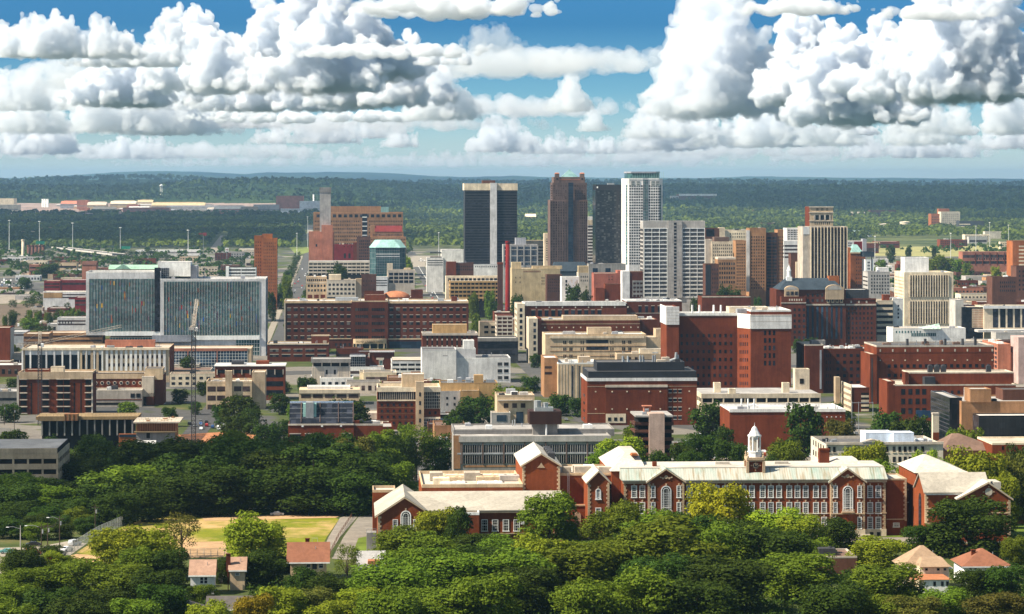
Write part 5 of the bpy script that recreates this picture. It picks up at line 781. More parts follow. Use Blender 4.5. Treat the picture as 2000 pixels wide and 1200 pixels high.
# ================================================================ THE BRICK SCHOOL
BS = M.brick_s; ST = M.quoin; WF = M.whitep
M.patina = None
q_ = N('patina_metal_roof'); n1 = q_.ramp(q_.noise(q_.pos((1, .25, .25)), .22, 5, .7), [(.32, (.23, .31, .265)), (.5, (.355, .37, .325)), (.68, (.43, .385, .315))]); n2 = q_.ramp(q_.noise(q_.pos((2.2, .12, .12)), .6, 3), [(.36, (.74, .62, .5)), (.5, (1, 1, 1))]); wv = q_.n('TexWave', wave_type='BANDS', bands_direction='X'); wv.inputs['Scale'].default_value = .42; q_.l(q_.pos(), wv.inputs['Vector']); sm = q_.ramp(wv.outputs['Fac'], [(.0, (.72,) * 3), (.12, (1,) * 3)]); M.patina = q_.base(q_.mul(q_.mul(n1, n2), sm), .55, .3)
M.shingle = roofmat('pale_shingle_roof', (.36, .325, .27), .14); M.r_bright = roofmat('bright_membrane_roof', (.46, .42, .36), .16)
b = Bld('brick_school', 'long red brick school with white cupola, stone quoins and pale green roof', 'school', 1218, 850)
def swin(x0, x1, y0, y1, y, key=True, nx=3, nz=5):
    u0, u1 = b.LX(x0, y), b.LX(x1, y); u = (u0 + u1) / 2; w = u1 - u0; z0, z1 = b.LZ(y1, u, y), b.LZ(y0, u, y); h = z1 - z0; kk = ('sw', round(w, 1), round(h, 1), nx, nz)
    if kk not in MESHC:
        w_, h_ = round(w, 1), round(h, 1); q = MB(); t = .2
        q.box(-w_ / 2, -w_ / 2 + t, -.14, .1, 0, h_).box(w_ / 2 - t, w_ / 2, -.14, .1, 0, h_).box(-w_ / 2 + t, w_ / 2 - t, -.14, .1, h_ - t, h_).box(-w_ / 2 - .12, w_ / 2 + .12, -.22, .1, -.22, .02).box(-w_ / 2 + t, w_ / 2 - t, -.1, .1, h_ * .5 - .07, h_ * .5 + .07)
        for i in range(1, nx + 1): x = -w_ / 2 + w_ * i / (nx + 1); q.box(x - .028, x + .028, -.08, .1, .02, h_ - t)
        for j in range(1, nz + 1):
            if abs(j / (nz + 1) - .5) > .02: q.box(-w_ / 2 + t, w_ / 2 - t, -.075, .1, h_ * j / (nz + 1) - .028, h_ * j / (nz + 1) + .028)
        MESHC[kk] = (q.mesh('window', WF), MB().box(-w_ / 2 + .02, w_ / 2 - .02, -.04, .1, 0, h_ - .02).mesh('pane', M.gl))
    a, c = MESHC[kk]; o = link('window', a, b.e, (u, y, z0)); link('pane', c, o)
    if key: link('keystone', MESHC.setdefault('key', MB().xprism([(-.14, 0), (.14, 0), (.24, .62), (-.24, .62)], -.16, .08).mesh('keystone', ST)), b.e, (u, y, z1 + .05))
def awin(xc, hw, y0, y1, y, sub=True):      # tall arched window
    u = b.LX(xc, y); r = hw * (b.O.y + y) / F; z0, z1 = b.LZ(y1, u, y), b.LZ(y0, u, y); zs = z1 - r; q = MB(); n = 14
    for i in range(n):
        t0, t1 = math.pi * i / n, math.pi * (i + 1) / n
        for (ra, rb) in ((r, r - .28),) + (((r * .56, r * .56 - .13),) if sub else ()):
            k = len(q.V); q.V += [(ra * math.cos(t0), -.16, zs - z0 + ra * math.sin(t0)), (ra * math.cos(t1), -.16, zs - z0 + ra * math.sin(t1)), (rb * math.cos(t1), -.16, zs - z0 + rb * math.sin(t1)), (rb * math.cos(t0), -.16, zs - z0 + rb * math.sin(t0))]; q.V += [(p[0], .1, p[2]) for p in q.V[k:k + 4]]
            q.F += [(k, k + 3, k + 2, k + 1), (k, k + 1, k + 5, k + 4), (k + 2, k + 3, k + 7, k + 6)]; q.M += [0] * 3
    H_ = zs - z0; q.box(-r, -r + .28, -.16, .1, 0, H_).box(r - .28, r, -.16, .1, 0, H_).box(-r - .15, r + .15, -.26, .1, -.25, .02)
    for x in (-r * .56, r * .56): q.box(x - .11, x + .11, -.14, .1, .02, H_)
    for x in (-.3 * r, .0, .3 * r): q.box(x - .03, x + .03, -.09, .1, .02, H_ + r * .5)
    q.box(-r, r, -.12, .1, H_ * .16 - .08, H_ * .16 + .08)
    for j in range(1, 8): q.box(-r + .2, r - .2, -.08, .1, H_ * j / 8 - .03, H_ * j / 8 + .03)
    for i in range(1, 6): t = math.pi * i / 6; q.tube((r * .56 * math.cos(t), -.06, H_ + r * .56 * math.sin(t)), ((r - .2) * math.cos(t), -.06, H_ + (r - .2) * math.sin(t)), .04, .04, 4)
    o = q.build('arched_window', WF, b.e, (u, y, z0)); MB().xprism([((r - .03) * math.cos(math.pi * i / n), H_ + (r - .03) * math.sin(math.pi * i / n)) for i in range(n + 1)] + [(-r + .03, 0), (r - .03, 0)], -.04, .1).build('pane', M.gl, o)
    link('keystone', MESHC['key'] if 'key' in MESHC else MB().box(-.2, .2, -.16, .08, 0, .6).mesh('keystone', ST), b.e, (u, y, z1 + .02))
def quoins(px, y, py0, py1, w=.9, flip=False, name='quoins'):
    q = MB(); u = b.LX(px, y); z1, z0 = b.LZ(py0, u, y), (-1 if py1 is None else b.LZ(py1, u, y)); n = max(3, int((z1 - z0) / .62)); dz = (z1 - z0) / n
    for i in range(n):
        ww = w if i % 2 else w * .62; q.box(u - (ww if flip else .05), u + (.05 if flip else ww), y - .09, y + .5, z0 + i * dz + .03, z0 + (i + 1) * dz - .03)
    q.build(name, ST, b.e)
def gable(x0, x1, pya, pye, y, d, m=BS, roof=None, over=.6, xc=None, body=True, yb=None, hl=None):
    """gabled block: front wall, gable and a roof of two slopes running back"""
    roof = roof or M.r_bright; u0, u1 = b.LX(x0, y), b.LX(x1, y); uc = b.LX(xc, y) if xc else (u0 + u1) / 2; ze, za = b.LZ(pye, uc, y), b.LZ(pya, uc, y); zb_ = -5 if yb is None else b.LZ(yb, uc, y)
    MB().xprism([(u0, zb_), (u1, zb_), (u1, ze), (uc, za), (u0, ze)], y, y + d).build('wall', m, b.e)
    q = MB(); t = .32; k = (za - ze) / (uc - u0); k2 = (za - ze) / (u1 - uc)
    q.xprism([(u0 - over, ze - over * k + .02), (uc, za + .02), (uc, za + .02 + t), (u0 - over, ze - over * k + t)], y - .45, y + d + .3); q.xprism([(uc, za + .02), (u1 + over, ze - over * k2 + .02), (u1 + over, ze - over * k2 + t), (uc, za + .02 + t)], y - .45, y + d + .3)
    q.build('gable_roof', roof, b.e)
    q = MB(); q.xprism([(u0 - over, ze - over * k - .25), (uc, za - .25), (uc, za + .05), (u0 - over, ze - over * k + .05)], y - .52, y - .2); q.xprism([(uc, za - .25), (u1 + over, ze - over * k2 - .25), (u1 + over, ze - over * k2 + .05), (uc, za + .05)], y - .52, y - .2); q.build('raking_cornice', ST, b.e)
    return Blk(b, u0, u1, y, y + d, zb_, ze, m), uc, ze, za
k = b.blk(1218, 1730, 938.5, None, 22, 0, BS); ze = k.z1; xa, xb = k.x0, k.x1
MB().yprism([(-.75, ze + .02), (-.75, ze + .3), (5.2, ze + 3.15), (24, ze + 3.35), (24, ze + .02)], xa - .5, xb + .5).build('roof', M.patina, b.e)
MB().box(xa - .5, xb + .5, 5.6, 23.6, ze + 3.2, ze + 3.42).build('flat_roof', M.r_bright, b.e)
MB().box(xa - .3, xb + .3, -.5, -.02, ze - .75, ze - .1).build('cornice', ST, b.e); MB().box(xa - .2, xb + .2, -.2, -.02, b.LZ(1006.5), b.LZ(1004.5)).build('stone_course', ST, b.e); MB().box(xa - .15, xb + .15, -.25, .2, -3, b.LZ(1037)).build('stone_base', M.cream, b.e)
rows = [(949, 971.5), (981, 1002.5), (1009.5, 1032.5)]
for (x0, x1) in ((1233, 1244), (1249, 1260), (1341, 1352), (1357, 1368), (1378, 1389), (1394, 1405), (1410.5, 1421.5), (1431, 1442), (1447, 1458), (1463, 1474), (1484, 1495), (1500, 1511), (1516, 1527), (1536, 1547), (1552, 1563), (1568, 1579), (1588, 1599), (1604, 1615), (1694, 1705), (1710, 1721)):
    for (y0, y1) in rows: swin(x0, x1, y0, y1, 0)
for px in (1237, 1258, 1330, 1350, 1702, 1716): k.strip((px - 3.5, px + 3.5), (1041, 1049), M.gl_k, name='basement_window', th=.3)
for x0, x1, xc, pa in ((1266, 1336, 1301, 916.5), (1622, 1689, 1656, 915.5)):
    kg, uc, zge, zga = gable(x0, x1, pa, 940, -1.3, 8, BS, M.patina)
    awin(xc, 10.2, 949, 997.5, -1.3)
    for (y0, y1) in rows[:2] + rows[2:]:
        swin(x0 + 5.5, x0 + 14, y0, y1, -1.3, nx=2); swin(x1 - 14.5, x1 - 6, y0, y1, -1.3, nx=2)
    quoins(x0, -1.3, 942, 1037); quoins(x1, -1.3, 942, 1037, flip=True); q = MB()
    for (dx, dz, r) in ((0, .1, .55), (-.95, -.25, .3), (.95, -.25, .3), (-1.7, .05, .22), (1.7, .05, .22)): q.lathe((uc + dx, 0, 0), [(0.01, 0)], 6) if False else q.tube((uc + dx, -1.5, b.LZ(932.5) + dz), (uc + dx, -1.2, b.LZ(932.5) + dz), r, r, 12)
    q.box(uc - 1.7, uc - .5, -1.45, -1.2, b.LZ(933.4), b.LZ(932.4)).box(uc + .5, uc + 1.7, -1.45, -1.2, b.LZ(933.4), b.LZ(932.4)); q.build('carved_crest', ST, b.e)
    u0, u1 = b.LX(x0, -1.3), b.LX(x1, -1.3); MB().box(u0, u1, -1.55, -1.32, b.LZ(1006.5), b.LZ(1004.5)).build('stone_course', ST, b.e); MB().box(u0 - .1, u1 + .1, -1.6, -1.0, -3, b.LZ(1037)).build('stone_base', M.cream, b.e)
    q = MB(); q.box(uc - 1.9, uc + 1.9, -2.5, -1.3, b.LZ(1003.2), b.LZ(1001.5)); 
    for i in range(11): q.box(uc - 1.85 + i * .36, uc - 1.72 + i * .36, -2.45, -2.3, b.LZ(1001.5), b.LZ(997.5))
    q.box(uc - 1.9, uc + 1.9, -2.5, -2.25, b.LZ(997.8), b.LZ(996.6)); q.build('balcony', ST, b.e)
quoins(1218.5, 0, 940, 1037); quoins(1729.5, 0, 940, 1037, flip=True)
# rear wings with hipped roofs
for (x0, x1, t0, t1, pt) in ((1190, 1262, 1219, 1243, 875), (1606, 1690, 1634, 1668, 893)):
    u0, u1, v0, v1 = b.LX(x0, 11), b.LX(x1, 11), b.LX(t0, 22), b.LX(t1, 22); zt = b.LZ(pt, 10, 34 if pt < 880 else 26); D1 = 50 if pt < 880 else 36
    MB().box(u0 + .4, u1 - .4, 8, D1 - 1, -4, ze + 2.2).build('rear_wing', BS, b.e); MB().prism([(u0, 7.5), (u1, 7.5), (u1, D1), (u0, D1)], ze + 2.2, zt, [(v0, 19), (v1, 19), (v1, D1 - 10), (v0, D1 - 10)]).build('hip_roof', M.r_bright, b.e)
q = MB(); x = b.LX(1235, 22); q.xprism([(x - 1.2, b.LZ(888, x, 18)), (x + 1.2, b.LZ(888, x, 18)), (x + .8, b.LZ(884.5, x, 18)), (x - .8, b.LZ(884.5, x, 18))], 14, 18); q.build('roof_vent', M.brick_o, b.e)
k2 = b.blk(1600.5, 1620, 877, None, 2.6, 17, M.brick_d, name='chimney'); k2.strip((1600, 1620.5), (876.5, 879.5), M.brick, name='chimney_cap', th=.2)
MB().box(b.LX(1397, 14), b.LX(1425, 14), 14, 16, ze + 3.2, ze + 4.2).box(b.LX(1513, 14), b.LX(1540, 14), 14, 16, ze + 3.2, ze + 4.2).build('roof_hatch', M.r_bright, b.e); MB().box(b.LX(1275, 9), b.LX(1283, 9), 9, 11, ze + 3.2, b.LZ(903, 10, 9)).build('roof_vent', M.brick_d, b.e)
# clock base and cupola
x = b.LX(1474, 5); yc = 5.4; zz = lambda p: b.LZ(p, x, 3.2); hw = 2.45
MB().box(x - hw, x + hw, yc - hw, yc + hw, ze + .5, zz(899)).build('clock_tower', M.brick, b.e); q = MB(); q.box(x - hw - .3, x + hw + .3, yc - hw - .3, yc + hw + .3, zz(899), zz(894)).box(x - hw - .12, x + hw + .12, yc - hw - .12, yc + hw + .12, zz(901.5), zz(899.5))
for sx in (-1, 1):
    for sy in (-1, 1): q.box(x + sx * hw - .4, x + sx * hw + .4, yc + sy * hw - .4, yc + sy * hw + .4, ze + .5, zz(901.5))
q.build('stone_belt', ST, b.e); q = MB(); q.tube((x, yc - hw - .22, zz(909.5)), (x, yc - hw + .1, zz(909.5)), .95, .95, 20); q.build('clock_face', M.dark, b.e); q = MB()
for a in range(12): t = a * math.pi / 6; q.box(-.06, .06, -.28, -.1, .68 if a % 3 else .55, .88, 0, (0, 0, 0)) if False else q.tube((x + .62 * math.sin(t), yc - hw - .27, zz(909.5) + .62 * math.cos(t)), (x + .88 * math.sin(t), yc - hw - .27, zz(909.5) + .88 * math.cos(t)), .06, .06, 4)
q.tube((x, yc - hw - .28, zz(909.5)), (x + .35, yc - hw - .28, zz(909.5) + .3), .06, .05, 4).tube((x, yc - hw - .28, zz(909.5)), (x - .1, yc - hw - .28, zz(909.5) + .65), .05, .04, 4); q.build('clock_marks', ST, b.e)
q = MB(); 
for (dx, dz) in ((0, 1.35), (0, -1.35), (1.35, 0), (-1.35, 0)): q.box(x + dx - .16, x + dx + .16, yc - hw - .1, yc - hw + .1, zz(909.5) + dz - .16, zz(909.5) + dz + .16)
for sx in (-1, 1):
    for sy in (-1, 1): q.lathe((x + sx * (hw - .1), yc + sy * (hw - .1), zz(894)), [(.35, 0), (.35, .5), (.15, .7), (.3, 1.1), (.05, 1.7)], 8)
q.build('stone_urns', ST, b.e)
MB().lathe((x, yc, 0), [(2.1, zz(894)), (2.1, zz(885)), (2.25, zz(884.5)), (2.25, zz(883)), (1.1, zz(883)), (1.1, zz(856)), (1.95, zz(855)), (2.1, zz(853)), (2.1, zz(851)), (1.75, zz(850.5)), (1.5, zz(847)), (1.05, zz(842)), (.8, zz(838)), (.55, zz(835.5)), (.2, zz(834.5)), (.06, zz(832)), (.03, zz(827))], 8).build('cupola', WF, b.e)
for i in range(8): t = (i + .5) * math.pi / 4; MB().tube((x + 1.75 * math.cos(t), yc + 1.75 * math.sin(t), zz(883)), (x + 1.75 * math.cos(t), yc + 1.75 * math.sin(t), zz(855)), .24, .2, 8).build('cupola_column', WF, b.e)
for i in range(8): t = i * math.pi / 4; MB().box(-.38, .38, -.05, .05, zz(881), zz(860), t + math.pi / 2, (x + 1.06 * math.cos(t), yc + 1.06 * math.sin(t), 0)).build('cupola_louvre', M.lime, b.e)
# --- western parts: gabled hall, flat halls, stair tower
kg, uc, z1, z2 = gable(1020.5, 1093.5, 887, 909, 8, 36, BS, M.r_bright); quoins(1020.5, 8, 911, 960); quoins(1093.5, 8, 911, 960, flip=True)
q = MB(); q.xprism([(uc - 1.2, b.LZ(914, uc, 8)), (uc + 1.2, b.LZ(914, uc, 8)), (uc + .5, b.LZ(909, uc, 8)), (uc, b.LZ(903.5, uc, 8)), (uc - .5, b.LZ(909, uc, 8))], 7.85, 8.1); q.build('carved_crest', ST, b.e); q = MB()
for i in range(4): q.bev(uc + 2.5, uc + 4.6, 14 + i * 6, 17.5 + i * 6, z2 - 2.2, z2 - .1, .3)
q.build('roof_ventilator', M.char, b.e)
k = b.blk(824, 1021, 946, None, 40, 6, BS, M.r_bright, 1.0, ST, name='flat_hall'); zr = k.zr; r = random.Random(4)
for (px, yy, w, d, h, m) in ((852, 26, 4, 4, 2.4, M.r_tan), (862, 12, 5, 3.5, 2.2, M.cream), (880, 30, 8, 3, 1.2, M.cream), (880, 20, 7, 3, 1.6, M.tan), (884, 11, 7.5, 3, 1.0, M.whitep), (922, 27, 5, 4.5, 2.3, M.r_tan), (950, 30, 7, 3, 1.2, M.cream), (953, 20, 7, 3, 1.6, M.tan), (957, 11, 7.5, 3, 1.0, M.whitep), (995, 24, 6, 3.5, 1.6, M.conc)):
    x = b.LX(px, yy); q = MB(); q.bev(x - w / 2, x + w / 2, yy - d / 2, yy + d / 2, zr + .25, zr + .25 + h, .15); q.box(x - w / 2 + .1, x + w / 2 - .1, yy - d / 2 + .2, yy - d / 2 + .5, zr - .1, zr + .3).box(x - w / 2 + .1, x + w / 2 - .1, yy + d / 2 - .5, yy + d / 2 - .2, zr - .1, zr + .3)
    if h < 1.7: q.tube((x - w * .25, yy, zr + h), (x - w * .25, yy, zr + h + .45), .6, .6, 10).tube((x + w * .25, yy, zr + h), (x + w * .25, yy, zr + h + .45), .6, .6, 10)
    q.build('rooftop_unit', m, b.e)
k = b.blk(1094, 1213, 924, None, 26, 10, BS, M.r_bright, .6, ST, name='flat_wing'); zr = k.zr; k.strip((1094, 1212), (926, 929), ST, name='stone_course', th=.15)
for (px, yy, w, d, h) in ((1106, 14, 2.7, 2.5, 2.1), (1138, 12, 5, 3.4, 2.5), (1150, 18, 3.4, 3, 2.2), (1128, 18, 3, 2.5, 2.2), (1181, 13, 3.9, 3, 2.2)):
    x = b.LX(px, yy); MB().bev(x - w / 2, x + w / 2, yy - d / 2, yy + d / 2, zr, zr + h, .12).box(x - w / 2 + .3, x + w / 2 - .3, yy - d / 2 - .08, yy - d / 2 + .2, zr + .5, zr + h - .4).build('rooftop_unit', M.r_tan if px != 1150 else M.whitep, b.e)
q = MB(); x = b.LX(1110, 10)
for s_ in (-.25, .25): q.tube((x + s_, 9.7, b.LZ(975, x, 10)), (x + s_, 9.7, b.LZ(923, x, 10)), .05, .05, 4)
for i in range(22): z = b.LZ(975, x, 10) + i * .37; q.tube((x - .25, 9.7, z), (x + .25, 9.7, z), .04, .04, 4)
q.build('wall_ladder', WF, b.e); b.blk(1093, 1148, 986, 989, .5, 4.4, ST, name='stone_course'); b.blk(1093, 1148, 988, None, 6, 4.6, BS, name='entrance_block')
u = b.LX(1128, 4.6); q = MB(); q.box(u - 1, u + 1, 4.3, 4.7, 0, b.LZ(1007, u, 4.6)); q.xprism([(u + 1 * math.cos(math.pi * i / 10), b.LZ(1007, u, 4.6) + 1.0 * math.sin(math.pi * i / 10)) for i in range(11)], 4.3, 4.7); q.build('arched_door', ST, b.e); MB().box(u - .35, u - .02, 4.2, 4.4, .2, 3).build('door_leaf', M.brick_t, b.e)
kg, uc, z1, z2 = gable(1148.5, 1190, 921, 941, -6, 20, BS, M.r_bright); quoins(1148.5, -6, 943, None); quoins(1190, -6, 943, None, flip=True); awin(1168.5, 5.4, 954.5, 975, -6, False); swin(1163, 1174, 992, 1009, -6, False)
q = MB(); u = b.LX(1196, 10); z = b.LZ(950, u, 10); q.tube((u, 9.8, z), (u, 10.1, z), .95, .95, 18); q.build('round_window', M.gl_k, b.e); q = MB()
for i in range(16): t0, t1 = i * math.pi / 8, (i + 1) * math.pi / 8; q.tube((u + 1.0 * math.cos(t0), 9.8, z + 1.0 * math.sin(t0)), (u + 1.0 * math.cos(t1), 9.8, z + 1.0 * math.sin(t1)), .12, .12, 5)
for i in range(4): t = i * math.pi / 4; q.tube((u - .9 * math.cos(t), 9.75, z - .9 * math.sin(t)), (u + .9 * math.cos(t), 9.75, z + .9 * math.sin(t)), .05, .05, 4)
q.build('round_window_frame', ST, b.e); q = MB(); u0, u1 = b.LX(1191, 9.8), b.LX(1200, 9.8); za, zb2 = b.LZ(988, u, 10), b.LZ(973, u, 10); q.box(u0, u1, 9.75, 9.95, za, za + .15).box(u0, u1, 9.75, 9.95, zb2 - .15, zb2).box(u0, u0 + .15, 9.75, 9.95, za + .15, zb2 - .15).box(u1 - .15, u1, 9.75, 9.95, za + .15, zb2 - .15); q.build('blind_panel', M.brick_o, b.e)
# --- low front hall with the pale roof
kg, uc, z1, z2 = gable(738, 843, 972, 1006, -31, 33, BS, M.shingle, .9); quoins(738, -31, 1009, None, 1.0)
b_ = b; u0 = b.LX(843, -28); xr = b.LX(1100, -28); ze2 = b.LZ(996.5, 0, -28); zr2 = b.LZ(957.5, 0, -12)
MB().box(u0, xr, -28, 0, -5, ze2).build('wall', BS, b.e); MB().yprism([(-28.7, ze2 + .02), (-28.7, ze2 + .3), (-12, zr2), (3, zr2 - 4.5), (3, ze2 + .02)], u0 - 8, xr + .6).build('shingle_roof', M.shingle, b.e); MB().box(u0, xr + .4, -28.6, -28.05, ze2 - .5, ze2 - .05).build('cornice', ST, b.e)
MB().xprism([(xr + .02, ze2), (xr + .3, ze2), (xr + .3, ze2 + .1), (xr + .02, ze2 + .1)], -28, 0).build('gable_trim', ST, b.e)
awin(792.5, 10.3, 997.5, 1040, -31); swin(767, 777, 1015, 1040, -31, False); swin(807, 817, 1015, 1040, -31, False)
for x0 in (940.5, 961, 982, 1003): swin(x0, x0 + 12, 1015, 1037, -28, False, 2, 3)
k = b.blk(868, 936, 1001, None, 5, -33, BS, M.r_bright, .8, WF, name='porch'); MB().box(b.LX(1017, -28), b.LX(1024, -28), -28.15, -28, b.LZ(1023, 0, -28), b.LZ(1017, 0, -28)).build('wall_sign', WF, b.e); MB().box(b.LX(930, -28), xr, -28.3, -28, b.LZ(1041.5, 0, -28), b.LZ(1039.5, 0, -28)).build('stone_course', ST, b.e)
k = b.blk(728, 772, 957, None, 12, 3, BS, M.r_bright, .8, ST, name='end_block'); kk = b.blk(716, 735, 1041, None, 5, -37, M.conc_d, name='stair_landing'); q = MB(); x0, x1 = b.LX(716, -37), b.LX(735, -37); z = kk.z1
for xx_ in (x0, (x0 + x1) / 2, x1): q.tube((xx_, -36.9, z), (xx_, -36.9, z + 1.1), .05, .05, 5)
q.tube((x0, -36.9, z + 1.1), (x1, -36.9, z + 1.1), .05, .05, 5); q.build('landing_rail', M.steel, b.e)
# --- eastern link
k = b.blk(1731, 1771, 935, None, 16, 2, BS, M.r_bright, .5, ST, name='link_wing'); quoins(1770.5, 2, 938, 1018, flip=True); MB().box(b.LX(1731, 2), b.LX(1771, 2), 1.8, 2, b.LZ(1019, 0, 2), b.LZ(1017, 0, 2)).build('stone_course', ST, b.e); swin(1744, 1757, 1021.5, 1029, 2, False)
k = b.blk(1771, 1790, 955, None, 10, 9, BS, M.r_bright, .5, ST, name='recessed_link'); MB().box(b.LX(1771, 9), b.LX(1790, 9), 8.8, 9, b.LZ(986, 0, 9), b.LZ(984, 0, 9)).build('stone_course', ST, b.e); b.done()

b = Bld('brick_hall', 'newer brick hall with white hipped and gabled roofs beside the long school', 'hall', 1806, 838)
k = b.blk(1807, 1870, 962, None, 15, 0, BS); x0, x1 = k.x0, k.x1 + 10; ze = k.z1; zr2 = b.LZ(925.5, 5, 7.5)
MB().yprism([(0, ze), (15, ze), (7.5, zr2)], x0, x0 + 1).build('end_gable', BS, b.e); MB().yprism([(-.7, ze - .3), (7.5, zr2 + .05), (15.7, ze - .3), (15.7, ze + .05), (7.5, zr2 + .42), (-.7, ze + .05)], x0 - .5, x1).build('roof', M.shingle, b.e); MB().box(x0, x1, -.5, -.02, ze - .7, ze - .32).build('cornice', WF, b.e)
quoins(1807, 0, 966, 1022); k.strip((1807, 1870), (992, 994.5), ST, name='stone_course', th=.15); k.strip((1807, 1870), (1021, 1024), ST, name='stone_course', th=.2)
MB().xprism([(4.2, 1)], 0, 1) if False else None
q = MB(); n = 10; pts = [(7.5 + 1.9 * math.cos(math.pi * i / n), b.LZ(983) + 2.2 * math.sin(math.pi * i / n)) for i in range(n + 1)]; q.yprism([(9.4, 0), *pts, (5.6, 0)], x0 - .12, x0 + .1); q.build('arched_door', M.gl_k, b.e)
x0, x1 = b.LX(1786, 15), b.LX(1893, 15); zb2 = b.LZ(924, 5, 15); zt = b.LZ(890, 5, 27); MB().box(x0 + .5, x1 - .5, 15.6, 42, -4, zb2).build('rear_hall', BS, b.e); MB().prism([(x0, 15.02), (x1, 15.02), (x1, 43), (x0, 43)], zb2, zt, [((x0 + x1) / 2 - 2.6, 27), ((x0 + x1) / 2 - 1.6, 27), ((x0 + x1) / 2 - 1.6, 31), ((x0 + x1) / 2 - 2.6, 31)]).build('hip_roof', M.r_bright, b.e)
kg, uc, z1, z2 = gable(1873, 1973.5, 943, 973, -3, 30, BS, M.r_bright, .8, xc=1930); quoins(1973.5, -3, 976, None, 1.0, True); q = MB(); u = b.LX(1931, -3); z = b.LZ(961, u, -3); q.tube((u, -3.15, z), (u, -2.9, z), 1.12, 1.12, 20); q.build('round_vent', M.lime, b.e); kg.strip((1873, 1973), (1001, 1003.5), ST, name='stone_course', th=.15); kg.strip((1873, 1973), (1033, 1036), ST, name='stone_course', th=.2)
q = MB()
for (dx, dz) in ((0, 1.55), (0, -1.55), (1.55, 0), (-1.55, 0)): q.box(u + dx - .18, u + dx + .18, -3.15, -2.9, z + dz - .18, z + dz + .18)
q.build('stone_tile', ST, b.e); k = b.blk(1940, 1955, 942, 955, 8, 6, M.r_bright, name='roof_dormer'); b.done()
b, k = B('brick_pavilion', 'low orange brick pavilion with white roof edge above the curving drive', 'pavilion', 1977, 2060, 938, 905, 16, M.brick_o, M.r_bright, .6, M.cream); k.strip((1977, 2060), (966, 968.5), M.cream, name='stone_course', th=.15); k.strip((0, 1), (966, 968.5), M.cream, 'l', 'stone_course', .1); b.done()

# ================================================================ HOUSES AT THE FOOT OF THE HILL
def house(name, label, px0, px1, pye, pyr, Y, d, wall, roof, kind='gable_x', win=(), chim=None, ov=.5, yaw=YAW, cat='house', dorm=None, porch=None):
    b = Bld(name, label, cat, px0, Y, None, yaw); k = b.blk(px0, px1, pye, None, d, 0, wall); x0, x1, ze = k.x0, k.x1, k.z1; xm = (x0 + x1) / 2; zr = b.LZ(pyr, xm, d / 2)
    if kind == 'gable_x':
        MB().yprism([(-ov, ze - .25), (d / 2, zr - .1), (d + ov, ze - .25), (d + ov, ze + .02), (d / 2, zr + .15), (-ov, ze + .02)], x0 - ov, x1 + ov).build('roof', roof, b.e); q = MB(); q.yprism([(0.02, ze), (d - .02, ze), (d / 2, zr - .15)], x0 + .02, x0 + .3).yprism([(0.02, ze), (d - .02, ze), (d / 2, zr - .15)], x1 - .3, x1 - .02); q.build('gable_wall', wall, b.e)
    elif kind == 'gable_y':
        zr = b.LZ(pyr, xm, 0); q = MB(); q.xprism([(x0 - ov, ze - .2), (xm, zr), (xm, zr + .25), (x0 - ov, ze + .05)], -ov, d + ov).xprism([(xm, zr), (x1 + ov, ze - .2), (x1 + ov, ze + .05), (xm, zr + .25)], -ov, d + ov); q.build('roof', roof, b.e); MB().xprism([(x0 + .02, ze), (x1 - .02, ze), (xm, zr - .05)], .02, d - .02).build('gable_wall', wall, b.e)
    else:
        r = min((x1 - x0), d) / 2 * .92; MB().prism([(x0 - ov, -ov), (x1 + ov, -ov), (x1 + ov, d + ov), (x0 - ov, d + ov)], ze - .05, zr, [(x0 + r, r), (x1 - r, r), (x1 - r, d - r), (x0 + r, d - r)]).build('roof', roof, b.e)
    MB().box(x0 - ov, x1 + ov, -ov - .06, -ov, ze - .3, ze + .05).build('gutter', M.whitep, b.e)
    for (a, c, y0, y1) in win:
        u0, u1 = b.LX(a), b.LX(c); z0, z1 = b.LZ(y1), b.LZ(y0); w = u1 - u0; h = z1 - z0; q = MB(); q.box(-w / 2 - .1, w / 2 + .1, -.1, .05, -.1, 0).box(-w / 2 - .1, w / 2 + .1, -.1, .05, h, h + .1).box(-w / 2 - .1, -w / 2, -.1, .05, 0, h).box(w / 2, w / 2 + .1, -.1, .05, 0, h).box(-w / 2, w / 2, -.07, .05, h / 2 - .04, h / 2 + .04)
        o = q.build('window', M.whitep, b.e, ((u0 + u1) / 2, 0, z0)); MB().box(-w / 2 + .01, w / 2 - .01, -.03, .04, 0.01, h - .01).build('pane', M.gl_k, o)
    if chim: 
        px, y, py = chim; x = b.LX(px, y); q = MB(); q.box(x - .55, x + .55, y - .4, y + .4, ze - .5, b.LZ(py, x, y)).box(x - .65, x + .65, y - .5, y + .5, b.LZ(py, x, y), b.LZ(py, x, y) + .18); q.build('chimney', M.brick_d, b.e)
    x = x0 + (x1 - x0) * .7; MB().tube((x, d * .3, ze + .3), (x, d * .3, ze + (zr - ze) * .6 + 1.0), .07, .07, 6).build('vent_pipe', M.steel, b.e)
    return b, k
M.sh_rust = roofmat('rust_shingle_roof', (.20, .082, .047), .16); M.sh_pink = roofmat('dusty_pink_shingle_roof', (.30, .185, .13), .14); M.sh_tan = roofmat('tan_shingle_roof', (.31, .21, .135), .14); M.sh_grey = roofmat('charcoal_shingle_roof', (.085, .075, .07), .2); M.sh_lgrey = roofmat('light_grey_shingle_roof', (.34, .33, .32), .12); M.sh_orange = roofmat('orange_shingle_roof', (.36, .145, .07), .14)
b, k = house('bungalow', 'bungalow with rust brown gable roof and brick chimney by the grass field', 567, 637, 1098, 1060, 742, 11, M.tan, M.sh_rust, 'gable_x', [(599, 606, 1099, 1108), (623, 631, 1099, 1110)], (600.5, 6, 1053), 1.0)
k.strip((610, 619), (1099, 1112), M.char, name='door', th=.08); b.done()
